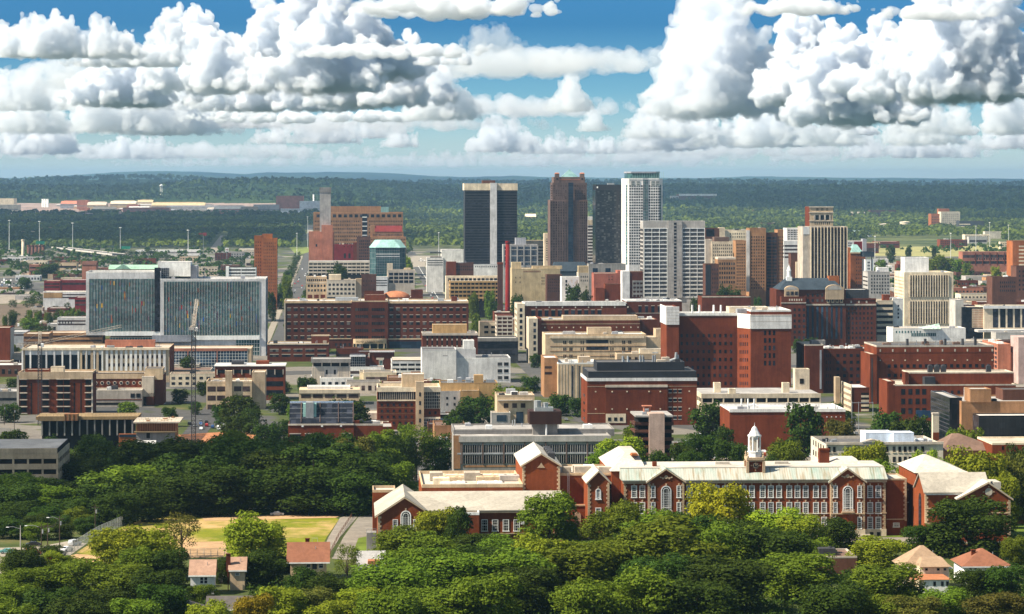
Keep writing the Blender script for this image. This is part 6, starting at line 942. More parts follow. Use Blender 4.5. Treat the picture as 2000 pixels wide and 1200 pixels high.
b, k = house('cottage', 'small white cottage with dusty pink roof and double window', 372, 418, 1124, 1094, 712, 9, M.white, M.sh_pink, 'gable_x', [(391, 397, 1128, 1140), (399, 405, 1128, 1140)]); b.done()
b, k = house('cottage', 'brown roofed cottage with brick chimney and covered porch beside the white cottage', 449, 478, 1114, 1089, 722, 10, M.tan, M.sh_pink, 'gable_x', [(460, 467, 1120, 1124)], (446, 2, 1083)); q = MB(); q.tube((b.LX(446), -1, -1), (b.LX(446), -1, b.LZ(1112)), .12, .12, 6); q.build('porch_post', M.brick_d, b.e); b.done()
b, k = house('dark_roof_house', 'low house with a wide charcoal roof at the foot of the frame', 405, 490, 1190, 1165, 655, 10, M.conc_d, M.sh_grey, 'gable_x'); b.done()
b, k = house('dark_roof_house', 'house with a charcoal hipped roof left of the wide charcoal roof', 300, 400, 1200, 1170, 655, 12, M.brick_d, M.sh_grey, 'hip'); b.done()
b, k = house('grey_roof_house', 'pale grey roofed house with a rust capped dormer behind the thin tree', 700, 750, 1107, 1077, 735, 10, M.whitep, M.sh_lgrey, 'gable_x', [(706, 711, 1109, 1114)]); x = b.LX(730, 1); z = b.LZ(1100, x, 1); MB().box(x - 1.3, x + 1.3, -1.4, 2, z - 2.2, z).build('dormer', M.whitep, b.e); MB().xprism([(x - 1.6, z), (x + 1.6, z), (x + 1.5, z + .9), (x - 1.5, z + .9)], -1.7, 2.4).build('dormer_roof', M.sh_orange, b.e); MB().box(x - .5, x + .5, -1.5, -1.35, z - 1.5, z - .3).build('dormer_window', M.gl_k, b.e); b.done()
b, k = house('hip_roof_house', 'cream two storey house with tan hipped roof and lower orange porch roof', 1766, 1854, 1108, 1066, 722, 12, M.cream, M.sh_tan, 'hip', [(1779, 1785, 1098 + 12, 1118)], None, .8)
kk = b.blk(1796, 1854, 1118, None, 5, -5, M.cream, name='front_bay'); kk.cols([(1806, 1811), (1829, 1834), (1843, 1848)], 1, (1109 + 3, 1116), .9, M.gl_k) if False else None; x0, x1 = b.LX(1789, -5.5), b.LX(1857, -5.5); z0, z1 = b.LZ(1107, 8, -5), b.LZ(1096, 8, -2); MB().prism([(x0 + 1, -5.6), (x1, -5.6), (x1, 1), (x0 + 1, 1)], z0, z1 + .8, [(x0 + 2.2, -2), (x1 - 1.4, -2), (x1 - 1.4, 1), (x0 + 2.2, 1)]).build('front_roof', M.sh_tan, b.e); kw = b.blk(1797, 1853, 1106.5, 1121, 6, -5, M.cream, name='upper_bay'); kw.cols([(1807, 1812), (1830, 1835), (1843, 1848)], 1, (1110, 1115), .9, M.gl_k)
x0, x1 = b.LX(1780, -9), b.LX(1858, -9); MB().prism([(x0, -9.4), (x1, -9.4), (x1, -4.9), (x0, -4.9)], b.LZ(1132, 8, -9), b.LZ(1121, 8, -5), [(x0 + 1.8, -5.2), (x1 - 1.4, -5.2), (x1 - 1.4, -4.9), (x0 + 1.8, -4.9)]).build('porch_roof', M.sh_orange, b.e); kp = b.blk(1805, 1853, 1133, None, 4, -9, M.whitep, name='porch_room'); kp.cols([(1823, 1828), (1838, 1843), (1848, 1853)], 1, (1135, 1146), .8, M.gl_k); b.done()
b, k = house('hip_roof_house', 'white house with a rust red hipped roof and chimney near the big dark tree', 1884, 1972, 1106, 1072, 735, 13, M.whitep, M.sh_rust, 'hip', [(1893, 1898, 1107, 1113), (1903, 1908, 1107, 1113)], (1901, 5, 1075), .9); b.done()
b, k = B('flat_roof_block', 'low flat roofed building with rooftop boxes between trees below the school', 'apartment building', 1595, 1674, 1087, 755, 16, M.brick_b, M.r_brown, .5, M.lime, units=4); b.done()
b, k = house('cottage', 'cottage showing only its orange gable roof between leafy crowns', 1082, 1116, 1076, 1058, 768, 9, M.white, M.sh_orange, 'hip'); b.done()
b, k = house('cottage', 'cottage with pale roof tucked at the street corner among dark trees', 40, 95, 1040, 1026, 890, 9, M.brick_d, M.r_brown, 'gable_x'); b.done()
b, k = house('shed_house', 'small shed roofed house with curved white awning by the corner street', -30, 24, 1050, 1035, 880, 8, M.brick_d, M.sh_lgrey, 'gable_y'); b.done()
b, k = house('site_hut', 'small white flat hut on the clay of the building site', 268, 302, 866, 861, 1195, 5, M.white, M.r_white, 'gable_x', [(280, 285, 868, 872)], cat='site hut'); b.done()

# ================================================================ BUILDING SITE AND CRANES
def lattice(q, a, b_, w, n, r=.09, t=.14):
    a = Vector(a); b_ = Vector(b_); d = (b_ - a); u = d.normalized(); s1 = u.cross(Vector((0, 1, 0)) if abs(u.y) < .9 else Vector((1, 0, 0))).normalized() * w / 2; s2 = u.cross(s1).normalized() * w / 2; C4 = [s1 + s2, s1 - s2, -s1 - s2, -s1 + s2]
    for c in C4: q.tube(a + c, b_ + c, t, t, 4)
    for i in range(n):
        p0, p1 = a + d * i / n, a + d * (i + 1) / n
        for j in range(4):
            c0, c1 = C4[j], C4[(j + 1) % 4]; q.tube(p0 + c0, p1 + c1, r, r, 3, False); q.tube(p1 + c0, p1 + c1, r, r, 3, False)
def crane(label, px, pyb, pyt, Y, tipx, tipy, cbx, colr, dy):
    g = P(px, 600, Y); z0 = zg(Y); zt = P(px, pyt, Y).z - z0; t = thing('tower_crane', label, 'crane', (g.x, Y, z0))
    q = MB(); lattice(q, (0, 0, -1), (0, 0, zt), 1.9, int(zt / 1.8), .08, .13); q.build('mast', M.char if colr else M.conc_d, t)
    m = M.lime; q = MB(); q.box(-1.1, 1.1, -1.1, 1.1, zt, zt + 1.0); q.build('slewing_ring', M.char, t); q = MB(); lattice(q, (0, 0, zt + 1), (0, 0, zt + 7.5), 1.3, 4, .08, .12); q.build('tower_head', m, t); s = Y / F
    q = MB(); lattice(q, (0, 0, zt + 1.6), ((tipx - px) * s, dy, zt + 1.6 + (pyt - tipy) * s), 1.3, 20, .035, .07); q.build('jib', m, t)
    q = MB(); lattice(q, (0, 0, zt + 1.6), ((cbx - px) * s, -dy * .25, zt + 1.6), 1.1, 6, .06, .1); q.build('counter_jib', m, t); x = (cbx - px) * s; MB().box(x - 1.2, x + 1.2, -dy * .25 - .7, -dy * .25 + .7, zt + .2, zt + 1.5).build('counterweight', M.conc, t)
    MB().bev(.7, 2.1, -1.6, -.2, zt - .6, zt + 1.4, .2).build('cab', M.whitep, t); q = MB(); q.tube((0, 0, zt + 7.4), ((tipx - px) * s * .7, dy * .7, zt + 2.6 + (pyt - tipy) * s * .7), .05, .05, 4); q.tube((0, 0, zt + 7.4), ((cbx - px) * s * .8, -dy * .2, zt + 2.2), .05, .05, 4); q.build('tie_rod', M.steel, t); return t
crane('tower crane whose white jib points across the cream pier building', 78, 830, 676, 1480, 205, 655, 46, True, 60)
t = crane('tower crane standing before the patchwork hospital with jib turned away', 378, 838, 645, 1330, 377, 596, 376, True, 16)
b = Bld('construction_site', 'concrete frame under construction with rusty formwork walls', 'construction frame', 266, 1230); k = b.blk(266, 342, 826, None, 22, 0, M.rust, None); MB().box(k.x0 - 1.2, k.x1 + 2.2, -1.5, 23, k.z1 - .1, k.z1 + .5).build('floor_slab', M.r_tan, b.e); k.fins(17, (267, 341), (827, 842), .25, .3, M.brick, name='formwork_rib'); k.strip((262, 346), (842.5, 844.5), M.ply, name='scaffold_board', th=1.8); k.strip((266, 342), (845, 870), M.conc_d, name='lower_wall', th=.1); k.strip((286, 293), (846, 856), M.void, name='opening'); q = MB()
for i in range(12):
    for j in range(3): x = k.x0 + (k.x1 - k.x0) * i / 11; q.tube((x, j * 11, k.z1 + .4), (x, j * 11, k.z1 + 1.7), .05, .05, 4)
q.build('guard_post', M.char, b.e); r = random.Random(2)
for i in range(9): x, y = r.uniform(k.x0 + 1, k.x1 - 2), r.uniform(1, 20); MB().box(x, x + r.uniform(.8, 3), y, y + r.uniform(.6, 2), k.z1 + .5, k.z1 + r.uniform(.7, 1.2)).build('stacked_timber', r.choice([M.ply, M.cream, M.rust]), b.e)
b.done()
b = Bld('construction_site', 'unfinished long concrete floor with yellow formwork before the ledged brick block', 'construction frame', 70, 1300); k = b.blk(70, 270, 814, 820, 20, 0, M.ply, None, name='floor_slab'); k.strip((75, 132), (813, 822), M.ply, name='formwork', th=.8); kk = b.blk(82, 260, 820, None, 16, 3, M.void, name='dark_storey'); kk.fins(13, (83, 259), (820, 850), .6, 2.5, M.conc_d, name='column'); k2 = b.blk(125, 152, 809, 822, 5, -2, M.rust, name='formwork_box'); k2.fins(4, (126, 151), (809, 820), .4, .2, M.ply, name='formwork_rib'); q = MB()
for i in range(30): x = k.x0 + (k.x1 - k.x0) * i / 29; q.tube((x, .2, k.z1), (x, .2, k.z1 + 1.3), .05, .05, 4)
q.tube((k.x0, .2, k.z1 + 1.2), (k.x1, .2, k.z1 + 1.2), .05, .05, 4); q.build('guard_rail', M.ply, b.e); b.blk(232, 268, 848, None, 2, -6, M.brick_o, name='clay_wall').strip((233, 267), (849, 854), M.gl_b, name='blue_tarp', th=.2); b.done()
p = G(94, 842); d = thing('satellite_dish', 'grey satellite dish tilted up on the building site', 'satellite dish', p); MB().tube((0, 0, 0), (0, 0, 2.6), .12, .12, 6).build('post', M.steel, d); q = MB(); q.lathe((0, 0, 0), [(1.6 * math.sin(i * .22), -1.6 * .35 * (1 - math.cos(i * .22)) * -2) for i in range(1, 6)], 20); o = q.build('dish', M.conc, d, True, (0, -.3, 3)); o.rotation_euler = (math.radians(60), 0, math.radians(25)); MB().tube((0, -.3, 3), (-.3, -1.3, 3.6), .05, .05, 4).build('feed_arm', M.steel, d)
# ================================================================ GROUND, ROADS, FIELD, HILLS
def gridmesh(name, xs, ys, zf, m, smooth=False):
    X, Yg = np.meshgrid(xs, ys); Z = zf(X, Yg); V = np.stack([X.ravel(), Yg.ravel(), Z.ravel()], 1); nx, ny = len(xs), len(ys); i = np.arange((ny - 1) * (nx - 1)); a = (i // (nx - 1)) * nx + i % (nx - 1)
    return npmesh(name, V, np.stack([a, a + 1, a + nx + 1, a + nx], 1), m, smooth)
g = N('ground_cover'); ps = g.pos(); sx = g.n('SeparateXYZ'); g.l(ps, sx.inputs[0])
grass = g.ramp(g.noise(ps, .06, 5, .7), [(.3, (.035, .05, .014)), (.55, (.06, .075, .02)), (.72, (.12, .10, .045))])
blk = g.n('TexVoronoi'); blk.inputs['Scale'].default_value = .018; g.l(ps, blk.inputs['Vector'])
lots = g.ramp(blk.outputs['Color'], [(.15, (.08, .077, .074)), (.35, (.13, .122, .11)), (.5, (.18, .16, .135)), (.7, (.07, .07, .07)), (.85, (.21, .19, .165))], 'CONSTANT'); lots = g.mul(lots, g.ramp(g.noise(ps, .25, 5, .7), [(.3, (.7,) * 3), (.7, (1.15,) * 3)]))
pat = g.ramp(g.noise(ps, .012, 4, .6), [(.50, (0,) * 3), (.54, (1,) * 3)]); city = g.mixf(pat, lots, grass)
y1 = g.n('MapRange'); y1.inputs['From Min'].default_value = 1000; y1.inputs['From Max'].default_value = 1120; g.l(sx.outputs[1], y1.inputs[0])
y2 = g.n('MapRange'); y2.inputs['From Min'].default_value = 5400; y2.inputs['From Max'].default_value = 5900; g.l(sx.outputs[1], y2.inputs[0])
M.ground = g.base(g.mixf(y2.outputs[0], g.mixf(y1.outputs[0], grass, city), g.ramp(g.noise(ps, .006, 5, .7), [(.4, (.035, .05, .016)), (.6, (.10, .11, .035))])), .95, .1)
ys = sorted(set([-400, 0, 300, 460, 580, 700, 800, 850, 950, 1100, 1400, 1800, 2500] + list(range(3000, 48001, 1500))))
zgv = np.vectorize(zg); COLS = [-13500, -6000, -3000, -1500, -800, -400, 0, 400, 800, 1500, 3000, 6000, 13500]
link('ground', gridmesh('ground', COLS, ys, lambda X, Y: zgv(Y), M.ground), kind='structure')
def sheet(name, pts, m, lift=.05, kind='structure', world=False, step=15):
    W_ = [Vector((p[0], p[1])) for p in pts] if world else [G(*p).xy for p in pts]
    y0, y1 = min(p.y for p in W_), max(p.y for p in W_); cuts = sorted(set([y0, y1] + [k for k, _ in KN if y0 < k < y1] + [p.y for p in W_] + list(np.arange(y0, y1, step))))
    V = []; Fc = []; prev = None
    for y in cuts:
        yy = min(max(y, y0 + 1e-3), y1 - 1e-3); xs = []
        for i in range(len(W_)):
            a, c = W_[i], W_[(i + 1) % len(W_)]
            if (a.y <= yy < c.y) or (c.y <= yy < a.y): xs.append(a.x + (c.x - a.x) * (yy - a.y) / (c.y - a.y))
        if len(xs) < 2: continue
        k = len(V); V += [(min(xs), y, zg(y) + lift), (max(xs), y, zg(y) + lift)]
        if prev is not None: Fc.append((prev, prev + 1, k + 1, k))
        prev = k
    me = bpy.data.meshes.new(name); me.from_pydata(V, [], Fc); me.materials.append(m); return link(name, me, kind=kind)
ap = mat('asphalt', (.085, .082, .08), .9, .25, .15); con = mat('concrete_paving', (.26, .225, .185), .9, .2, .2); con2 = mat('worn_concrete', (.19, .165, .14), .9, .25, .15)
fg = N('field_grass'); p_ = fg.pos(); gg = fg.ramp(fg.noise(p_, .12, 6, .7), [(.3, (.08, .11, .008)), (.55, (.16, .165, .010)), (.7, (.23, .19, .03))]); ds = fg.ramp(fg.noise(fg.pos((1, .45, 1)), .045, 5, .65), [(.50, (0,) * 3), (.66, (1,) * 3)]); M.field = fg.base(fg.mixf(ds, gg, (.42, .27, .12)), .95, .1)
M.clay = mat('field_clay', (.44, .28, .15), .95, .25, .2); M.lawn = mat('lawn', (.12, .165, .025), .95, .3, .15)
sheet('sports_field', [(150, 1080), (215, 1040), (300, 1006), (520, 1003), (640, 1006), (662, 1015), (632, 1062), (560, 1088), (360, 1090), (200, 1098)], M.field, .05)
sheet('clay_infield', [(350, 1060), (440, 1058), (445, 1089), (345, 1090)], M.clay, .09); sheet('clay_infield', [(385, 1003), (560, 1001), (690, 1001), (655, 1012), (560, 1009), (400, 1018)], M.clay, .10)
sheet('clay_path', [(664, 1012), (694, 1000), (705, 1001), (640, 1088), (625, 1088)], con, .07); sheet('driveway', [(716, 988), (738, 990), (735, 1040), (690, 1095), (648, 1092), (700, 1010)], con2, .07); sheet('lawn', [(700, 1052), (740, 1045), (742, 1080), (690, 1078)], M.lawn, .12)
sheet('corner_street', [(-40, 1120), (25, 1122), (60, 1100), (120, 1098), (170, 1062), (130, 1058), (80, 1068), (-40, 1072)], con, .07); sheet('clay_bank', [(105, 1095), (150, 1083), (210, 1088), (215, 1098), (100, 1100)], M.clay, .12)
sheet('school_terrace', [(1560, 1052), (1780, 1050), (1985, 1052), (1985, 1062), (1560, 1062)], con, .07); sheet('school_lawn', [(1730, 1030), (1800, 1028), (1990, 1035), (1990, 1050), (1730, 1049)], M.lawn, .06)
sheet('curving_drive', [(1974, 975), (2020, 985), (2040, 1030), (2000, 1026), (1976, 1000)], con2, .12); sheet('verge', [(1975, 1010), (2040, 1040), (2040, 1075), (1976, 1058)], M.lawn, .10)
sheet('building_site_clay', [(260, 862), (345, 850), (470, 842), (500, 850), (460, 895), (300, 890)], M.dirt, .1); sheet('site_road', [(0, 850), (200, 846), (240, 870), (0, 875)], con2, .12)
def strip(name, pts, w, m, lift): 
    for (a, c) in zip(pts, pts[1:]):
        pass
    P_ = [Vector(p) for p in pts]; L = [(p.x - w / 2, p.y) for p in P_]; R_ = [(p.x + w / 2, p.y) for p in P_]; return sheet(name, L + R_[::-1], m, lift, world=True, step=60)
strip('tree_street', [(-187, 2280), (-245, 3210), (-362, 5050), (-420, 5900)], 17, ap, .12); strip('diagonal_street', [(-35, 2300), (-82.9, 3210), (-147, 4450), (-190, 5300)], 17, ap, .12); strip('pavement', [(-200, 2290), (-258, 3210), (-375, 5050)], 6, con, .20); strip('pavement', [(-70, 3210), (-134, 4450)], 6, con, .20)
strip('lane_marking', [(-82.9, 3210), (-147, 4450)], .5, M.whitep, .2)
strip('hospital_street', [(42, 1500), (5, 2150)], 14, ap, .1); strip('hospital_street', [(-150, 1250), (-190, 2000)], 12, ap, .1); strip('hospital_street', [(180, 1240), (166, 1490)], 13, ap, .1)
strip('far_avenue', [(-565, 5350), (-700, 6900)], 18, con, .15); strip('far_avenue', [(-426, 5950), (-600, 8450)], 14, con, .15); strip('far_avenue', [(570, 4800), (620, 5300), (560, 6200)], 22, con2, .15)
sheet('crowded_lot', [(-30, 545), (60, 545), (85, 566), (-30, 570)], ap, .12); sheet('rail_yard', [(-20, 596), (168, 590), (168, 640), (-20, 640)], mat('rail_ballast', (.16, .12, .085), .95, .3, .08), .1); sheet('pale_lot', [(-30, 572), (60, 570), (40, 592), (-30, 596)], con, .13)
sheet('meadow', [(1700, 483), (1960, 480), (2040, 492), (2040, 503), (1690, 500)], mat('dry_meadow', (.26, .24, .10), .95, .3, .02), .1); sheet('meadow', [(560, 478), (602, 468), (612, 490), (580, 500)], mat('grass_slope', (.16, .19, .05), .95, .3, .03), .2); sheet('pale_lot', [(785, 500), (905, 500), (900, 520), (800, 522)], con, .13); sheet('pale_lot', [(1660, 515), (1760, 512), (1780, 545), (1660, 550)], con, .13); sheet('school_lot', [(1490, 862), (1600, 858), (1600, 905), (1480, 905)], con2, .13); sheet('service_yard', [(770, 850), (880, 850), (890, 905), (770, 905)], con2, .12); sheet('tennis_court', [(1650, 840), (1690, 838), (1695, 850), (1645, 852)], con2, .13)
# ---- far hills
def fbm(X, Y, seed, n=5, base=1.0):
    r = np.random.RandomState(seed); o = np.zeros_like(X, float); a = 1.0; f = base
    for i in range(n):
        for _ in range(3):
            t = r.uniform(0, 6.28); ph = r.uniform(0, 6.28); o += a / 3 * np.sin((X * math.cos(t) + Y * math.sin(t)) * f + ph + 1.3 * np.sin((X * math.sin(t) - Y * math.cos(t)) * f * .7 + ph * 2))
        a *= .55; f *= 2.05
    return o
PX = [-1500, 0, 120, 230, 320, 420, 480, 520, 600, 700, 800, 900, 1000, 1070, 1200, 1300, 1400, 1460, 1600, 1700, 1760, 1850, 2000, 3500]
HA = [378, 374, 374, 373, 369, 361, 358, 357, 358, 359, 367, 373, 371, 369, 370, 372, 372, 373, 374, 374, 375, 375, 376, 378]
HB = [362, 358, 353, 351, 351, 357, 359, 360, 361, 362, 362, 362, 362, 362, 361, 360, 360, 361, 362, 363, 364, 365, 366, 366]
HC = [351, 350, 347, 338, 334.5, 338, 341, 338, 340, 339, 345, 346, 344, 347, 350, 350.5, 348, 346.5, 348.5, 349.5, 348.5, 350.5, 351, 351]
def hz(X, Y):
    px = 1000 + X / Y * F; zA = H - (np.interp(px, PX, HA) - HY) / F * 13000; zB = H - (np.interp(px, PX, HB) - HY) / F * 19000; zC = H - (np.interp(px, PX, HC) - HY) / F * 40000
    b0 = np.zeros_like(zA) - 2; zAB = np.minimum(zA, zB) * .75; zBC = np.minimum(zB, zC) * .75
    ks = [8500, 11000, 13000, 15500, 19000, 26000, 40000, 46500]; fr = np.interp(px, [700, 1100], [.35, .65]); zs = [b0, zA * fr, zA, zAB, zB, zBC, zC, zC * .5]
    out = np.zeros_like(zA)
    for i in range(7):
        t = np.clip((Y - ks[i]) / (ks[i + 1] - ks[i]), 0, 1); m = (Y >= ks[i]) & (Y <= ks[i + 1]); t = t * t * (3 - 2 * t); out = np.where(m, zs[i] * (1 - t) + zs[i + 1] * t, out)
    return out + np.clip((Y - 8500) / 4000, 0, 1) * (fbm(X, Y, 3, 5, .0016) * (7 + 14 * np.clip((Y - 24000) / 10000, 0, 1)))
hm = N('wooded_hill'); hp = hm.pos(); hn = hm.ramp(hm.noise(hp, .012, 8, .72), [(.34, (.010, .02, .009)), (.5, (.02, .036, .013)), (.62, (.04, .06, .02)), (.74, (.11, .12, .045))]); hn = hm.mul(hn, hm.ramp(hm.noise(hp, .0012, 4), [(.35, (.75,) * 3), (.65, (1.25,) * 3)])); M.hill = hm.base(hn, 1, 0)
link('hills', gridmesh('hills', np.linspace(-11500, 11500, 520), np.concatenate([np.arange(8500, 19500, 60), np.arange(19500, 46501, 250)]), hz, M.hill, True), kind='structure')

pxs = np.linspace(-60, 640, 60); yy_ = np.linspace(9300, 13600, 60); PXg, YYg = np.meshgrid(pxs, yy_); XX_ = (PXg - 1000) / F * YYg; ZZ_ = hz(XX_, YYg); PY_ = HY + (H - ZZ_) / YYg * F; ii = np.array([(j * 60 + i, j * 60 + i + 1, j * 60 + 61 + i, j * 60 + 60 + i) for j in range(59) for i in range(59) if 399 < PY_[j, i] < 420])
link('plant_yard', npmesh('plant_yard', np.stack([XX_.ravel(), YYg.ravel(), ZZ_.ravel() + 2.5], 1), ii, mat('plant_yard', (.27, .20, .17), .95, .35, .008)), kind='structure')
# ================================================================ FOLIAGE
def leafmat(name, c, tr=.35):
    q = N(name); oi = q.n('ObjectInfo'); ps = q.pos()
    a = q.ramp(q.noise(ps, .35, 4, .7), [(.3, sc3(c, .62)), (.5, c), (.72, (c[0] * 1.55, c[1] * 1.35, c[2] * 1.1))])
    hs = q.n('HueSaturation'); mr = q.n('MapRange'); q.l(oi.outputs['Random'], mr.inputs[0]); mr.inputs['To Min'].default_value = .475; mr.inputs['To Max'].default_value = .515; q.l(mr.outputs[0], hs.inputs['Hue'])
    mv = q.n('MapRange'); q.l(oi.outputs['Random'], mv.inputs[0]); mv.inputs['To Min'].default_value = .8; mv.inputs['To Max'].default_value = 1.2; q.l(mv.outputs[0], hs.inputs['Value']); q.l(a, hs.inputs['Color'])
    lit_patches = q.ramp(q.noise(ps, .0022, 4), [(.38, (.5,) * 3), (.5, (.9,) * 3), (.62, (1.5, 1.4, .9))]) if 'far' in name else None  # sunlit and shaded patches of the far woods painted into the leaf colour
    if lit_patches is not None: q.l(q.mul(a, lit_patches), hs.inputs['Color'])
    q.base(hs.outputs[0], .7, .06); t = q.n('BsdfTranslucent'); q.l(hs.outputs[0], t.inputs[0]); mx = q.n('MixShader'); mx.inputs[0].default_value = tr; q.l(q.b.outputs[0], mx.inputs[1]); q.l(t.outputs[0], mx.inputs[2]); q.l(mx.outputs[0], q.out.inputs[0]); return q.m
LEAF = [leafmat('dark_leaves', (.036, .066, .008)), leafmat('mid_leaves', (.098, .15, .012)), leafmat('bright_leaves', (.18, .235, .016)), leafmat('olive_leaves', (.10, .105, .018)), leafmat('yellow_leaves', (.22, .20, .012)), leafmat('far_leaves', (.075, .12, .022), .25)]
TONE = ['dark green', 'green', 'bright green', 'olive green', 'yellow green']
M.bark = mat('bark', (.075, .055, .04), .95, .3, 1)
def crown(seed, n, card, open_=0.0, conic=False, rag=1.0):
    """leaf clumps in the volume of a unit-high crown: lobes round a core, leaf-sized quads on and in them"""
    r = np.random.RandomState(seed); L = []
    nl = 42
    for i in range(nl):
        t = r.uniform(0, 6.28); h = r.uniform(.02, .9) if not open_ else r.uniform(.3, .92); rad = (1 - h) * .42 + .06 if conic else .37 * math.sqrt(max(0, 1 - ((h - .46) / .54) ** 2)) * r.uniform(.62, 1.0)
        L.append((rad * math.cos(t), rad * math.sin(t), h, r.uniform(.075, .17) * (1 - .2 * open_) * (.75 if conic else 1)))
    L += [(0, 0, .5, .27), (0, 0, .7, .2), (0.02, 0, .3, .24)] if open_ < .4 else []
    w = np.array([l[3] ** 2 for l in L]); w /= w.sum(); idx = r.choice(len(L), n, p=w); L = np.array(L)[idx]
    d = r.normal(size=(n, 3)); d /= np.linalg.norm(d, axis=1)[:, None]; d[:, 2] = np.where(d[:, 2] < -.5, -d[:, 2], d[:, 2])
    sub = r.normal(size=(19 if n > 0 else 1, 3)); rad = L[:, 3] * r.uniform(.72, 1.08, n) * (1 + .18 * np.sin(d[:, 0] * 7 + idx) * np.sin(d[:, 1] * 8 + idx * 2) + .12 * np.sin(d[:, 2] * 11 + idx))
    c = L[:, :3] + d * rad[:, None] * np.array([1, 1, 1.15]); s = card * r.uniform(.55, 1.3, n)
    nn = d * np.array([1, 1, .7]) + r.normal(size=(n, 3)) * .42; nn /= np.linalg.norm(nn, axis=1)[:, None]; u = np.cross(nn, r.normal(size=(n, 3))); u /= np.linalg.norm(u, axis=1)[:, None]; v = np.cross(nn, u)
    u *= s[:, None]; v *= (s * r.uniform(.5, .9, n))[:, None]
    V = np.stack([c - u * .5, c - v * .5 + nn * s[:, None] * .1, c + u * .5, c + v * .5 + nn * s[:, None] * .1], 1).reshape(-1, 3)
    return V, np.arange(4 * n).reshape(-1, 4)
def trunk(seed, spread=.3, n=6):
    r = random.Random(seed); q = MB(); q.tube((0, 0, -.12), (0.01, 0, .3), .035, .024, 7).tube((.01, 0, .3), (0, .01, .62), .024, .012, 6)
    for i in range(n):
        t = i * 6.28 / n + r.uniform(-.4, .4); z = r.uniform(.22, .42); p1 = (spread * .5 * math.cos(t), spread * .5 * math.sin(t), z + .16); q.tube((.005, 0, z), p1, .015, .010, 5).tube(p1, (spread * math.cos(t + .2), spread * math.sin(t + .2), z + .42), .010, .004, 4)
    return q
CROWN = {}
def crown_mesh(kind, tone, seed):
    key = (kind, tone, seed)
    if key not in CROWN:
        n, card, op, con = {'near': (12000, .040, 0, False), 'open': (2600, .036, .6, False), 'cone': (7000, .040, 0, True), 'mid': (2600, .07, 0, False), 'midopen': (700, .085, .6, False)}[kind]
        V, Fc = crown(seed * 7 + len(kind), n, card, op, con); z0_, z1_ = np.percentile(V[:, 2], 1), np.percentile(V[:, 2], 99.7); V[:, 2] = (V[:, 2] - z0_) / (z1_ - z0_) * (.95 if not op else .7) + (.05 if not op else .3); V[:, :2] *= .5 / np.percentile(np.hypot(V[:, 0], V[:, 1]), 97); CROWN[key] = npmesh('crown', V, Fc, LEAF[tone])
    return CROWN[key]
TRUNKM = [trunk(i).mesh('trunk', M.bark) for i in range(3)]
TR = random.Random(5); TREES = []
R1 = 'among crowns before the brick school'; R2 = 'in the leafy slope along the bottom'; R4 = 'in the dark wood behind the grass field'
def tree(px, pyt, wpx, Y, tone, row, kind=None, zb=None):
    if row == R2 and 740 < px < 1690:
        if TR.random() < .22: return
        pyt -= TR.uniform(8, 40); wpx *= TR.uniform(1.2, 1.6)
    if row == R1: wpx *= 1.2; pyt -= 4
    if row == R4 and Y < 1000 and 200 < px < 740: pyt -= 38; wpx *= 1.3
    z0 = zg(Y) if zb is None else zb; x = (px - 1000) / F * Y; h = H - (pyt - HY) / F * Y - z0; w = wpx / F * Y; h = max(h, w * .55)
    kind = kind or ('near' if Y < 1115 else 'mid'); sd = TR.randrange(4 if kind == 'near' else 3)
    e = thing('tree', '', 'tree', (x, Y, z0), TR.uniform(0, 6.28)); e['row'] = row; e['tone'] = tone; e['px'] = px; e['kind_'] = kind; e['hh'] = h; TREES.append(e)
    c = link('crown', crown_mesh(kind, tone, sd), e); c.scale = (w * 1.02, w * 1.02, h); t = link('trunk', TRUNKM[TR.randrange(3)], e); t.scale = (w * (1.15 if kind in ('open', 'midopen') else .9), w * (1.15 if kind in ('open', 'midopen') else .9), h)
    return e
R1 = 'among crowns before the brick school'
for a in ((858, 998, 82, 795, 2), (897, 995, 70, 788, 0, 'cone'), (790, 1036, 115, 772, 1), (846, 1046, 110, 762, 1), (930, 1046, 80, 775, 0), (985, 1052, 95, 768, 1), (1072, 968, 100, 806, 1), (1135, 1062, 80, 768, 1), (1190, 1006, 90, 796, 1), (1225, 985, 85, 806, 1), (1290, 1004, 120, 785, 1), (1350, 1008, 105, 778, 0), (1405, 951, 110, 802, 4), (1445, 1022, 95, 776, 0), (1510, 999, 115, 798, 2), (1480, 1036, 110, 765, 1), (1556, 1012, 90, 790, 2), (1632, 1016, 82, 802, 0), (1590, 1055, 70, 765, 1), (1712, 1054, 95, 760, 2), (1795, 1030, 58, 798, 0), (1895, 978, 145, 798, 0), (1845, 1022, 66, 802, 0), (1985, 1052, 50, 778, 1), (1035, 1062, 80, 764, 2), (1330, 1050, 110, 752, 0), (1250, 1040, 100, 760, 0)): tree(*a[:5], R1, *a[5:])
R2 = 'in the leafy slope along the bottom'
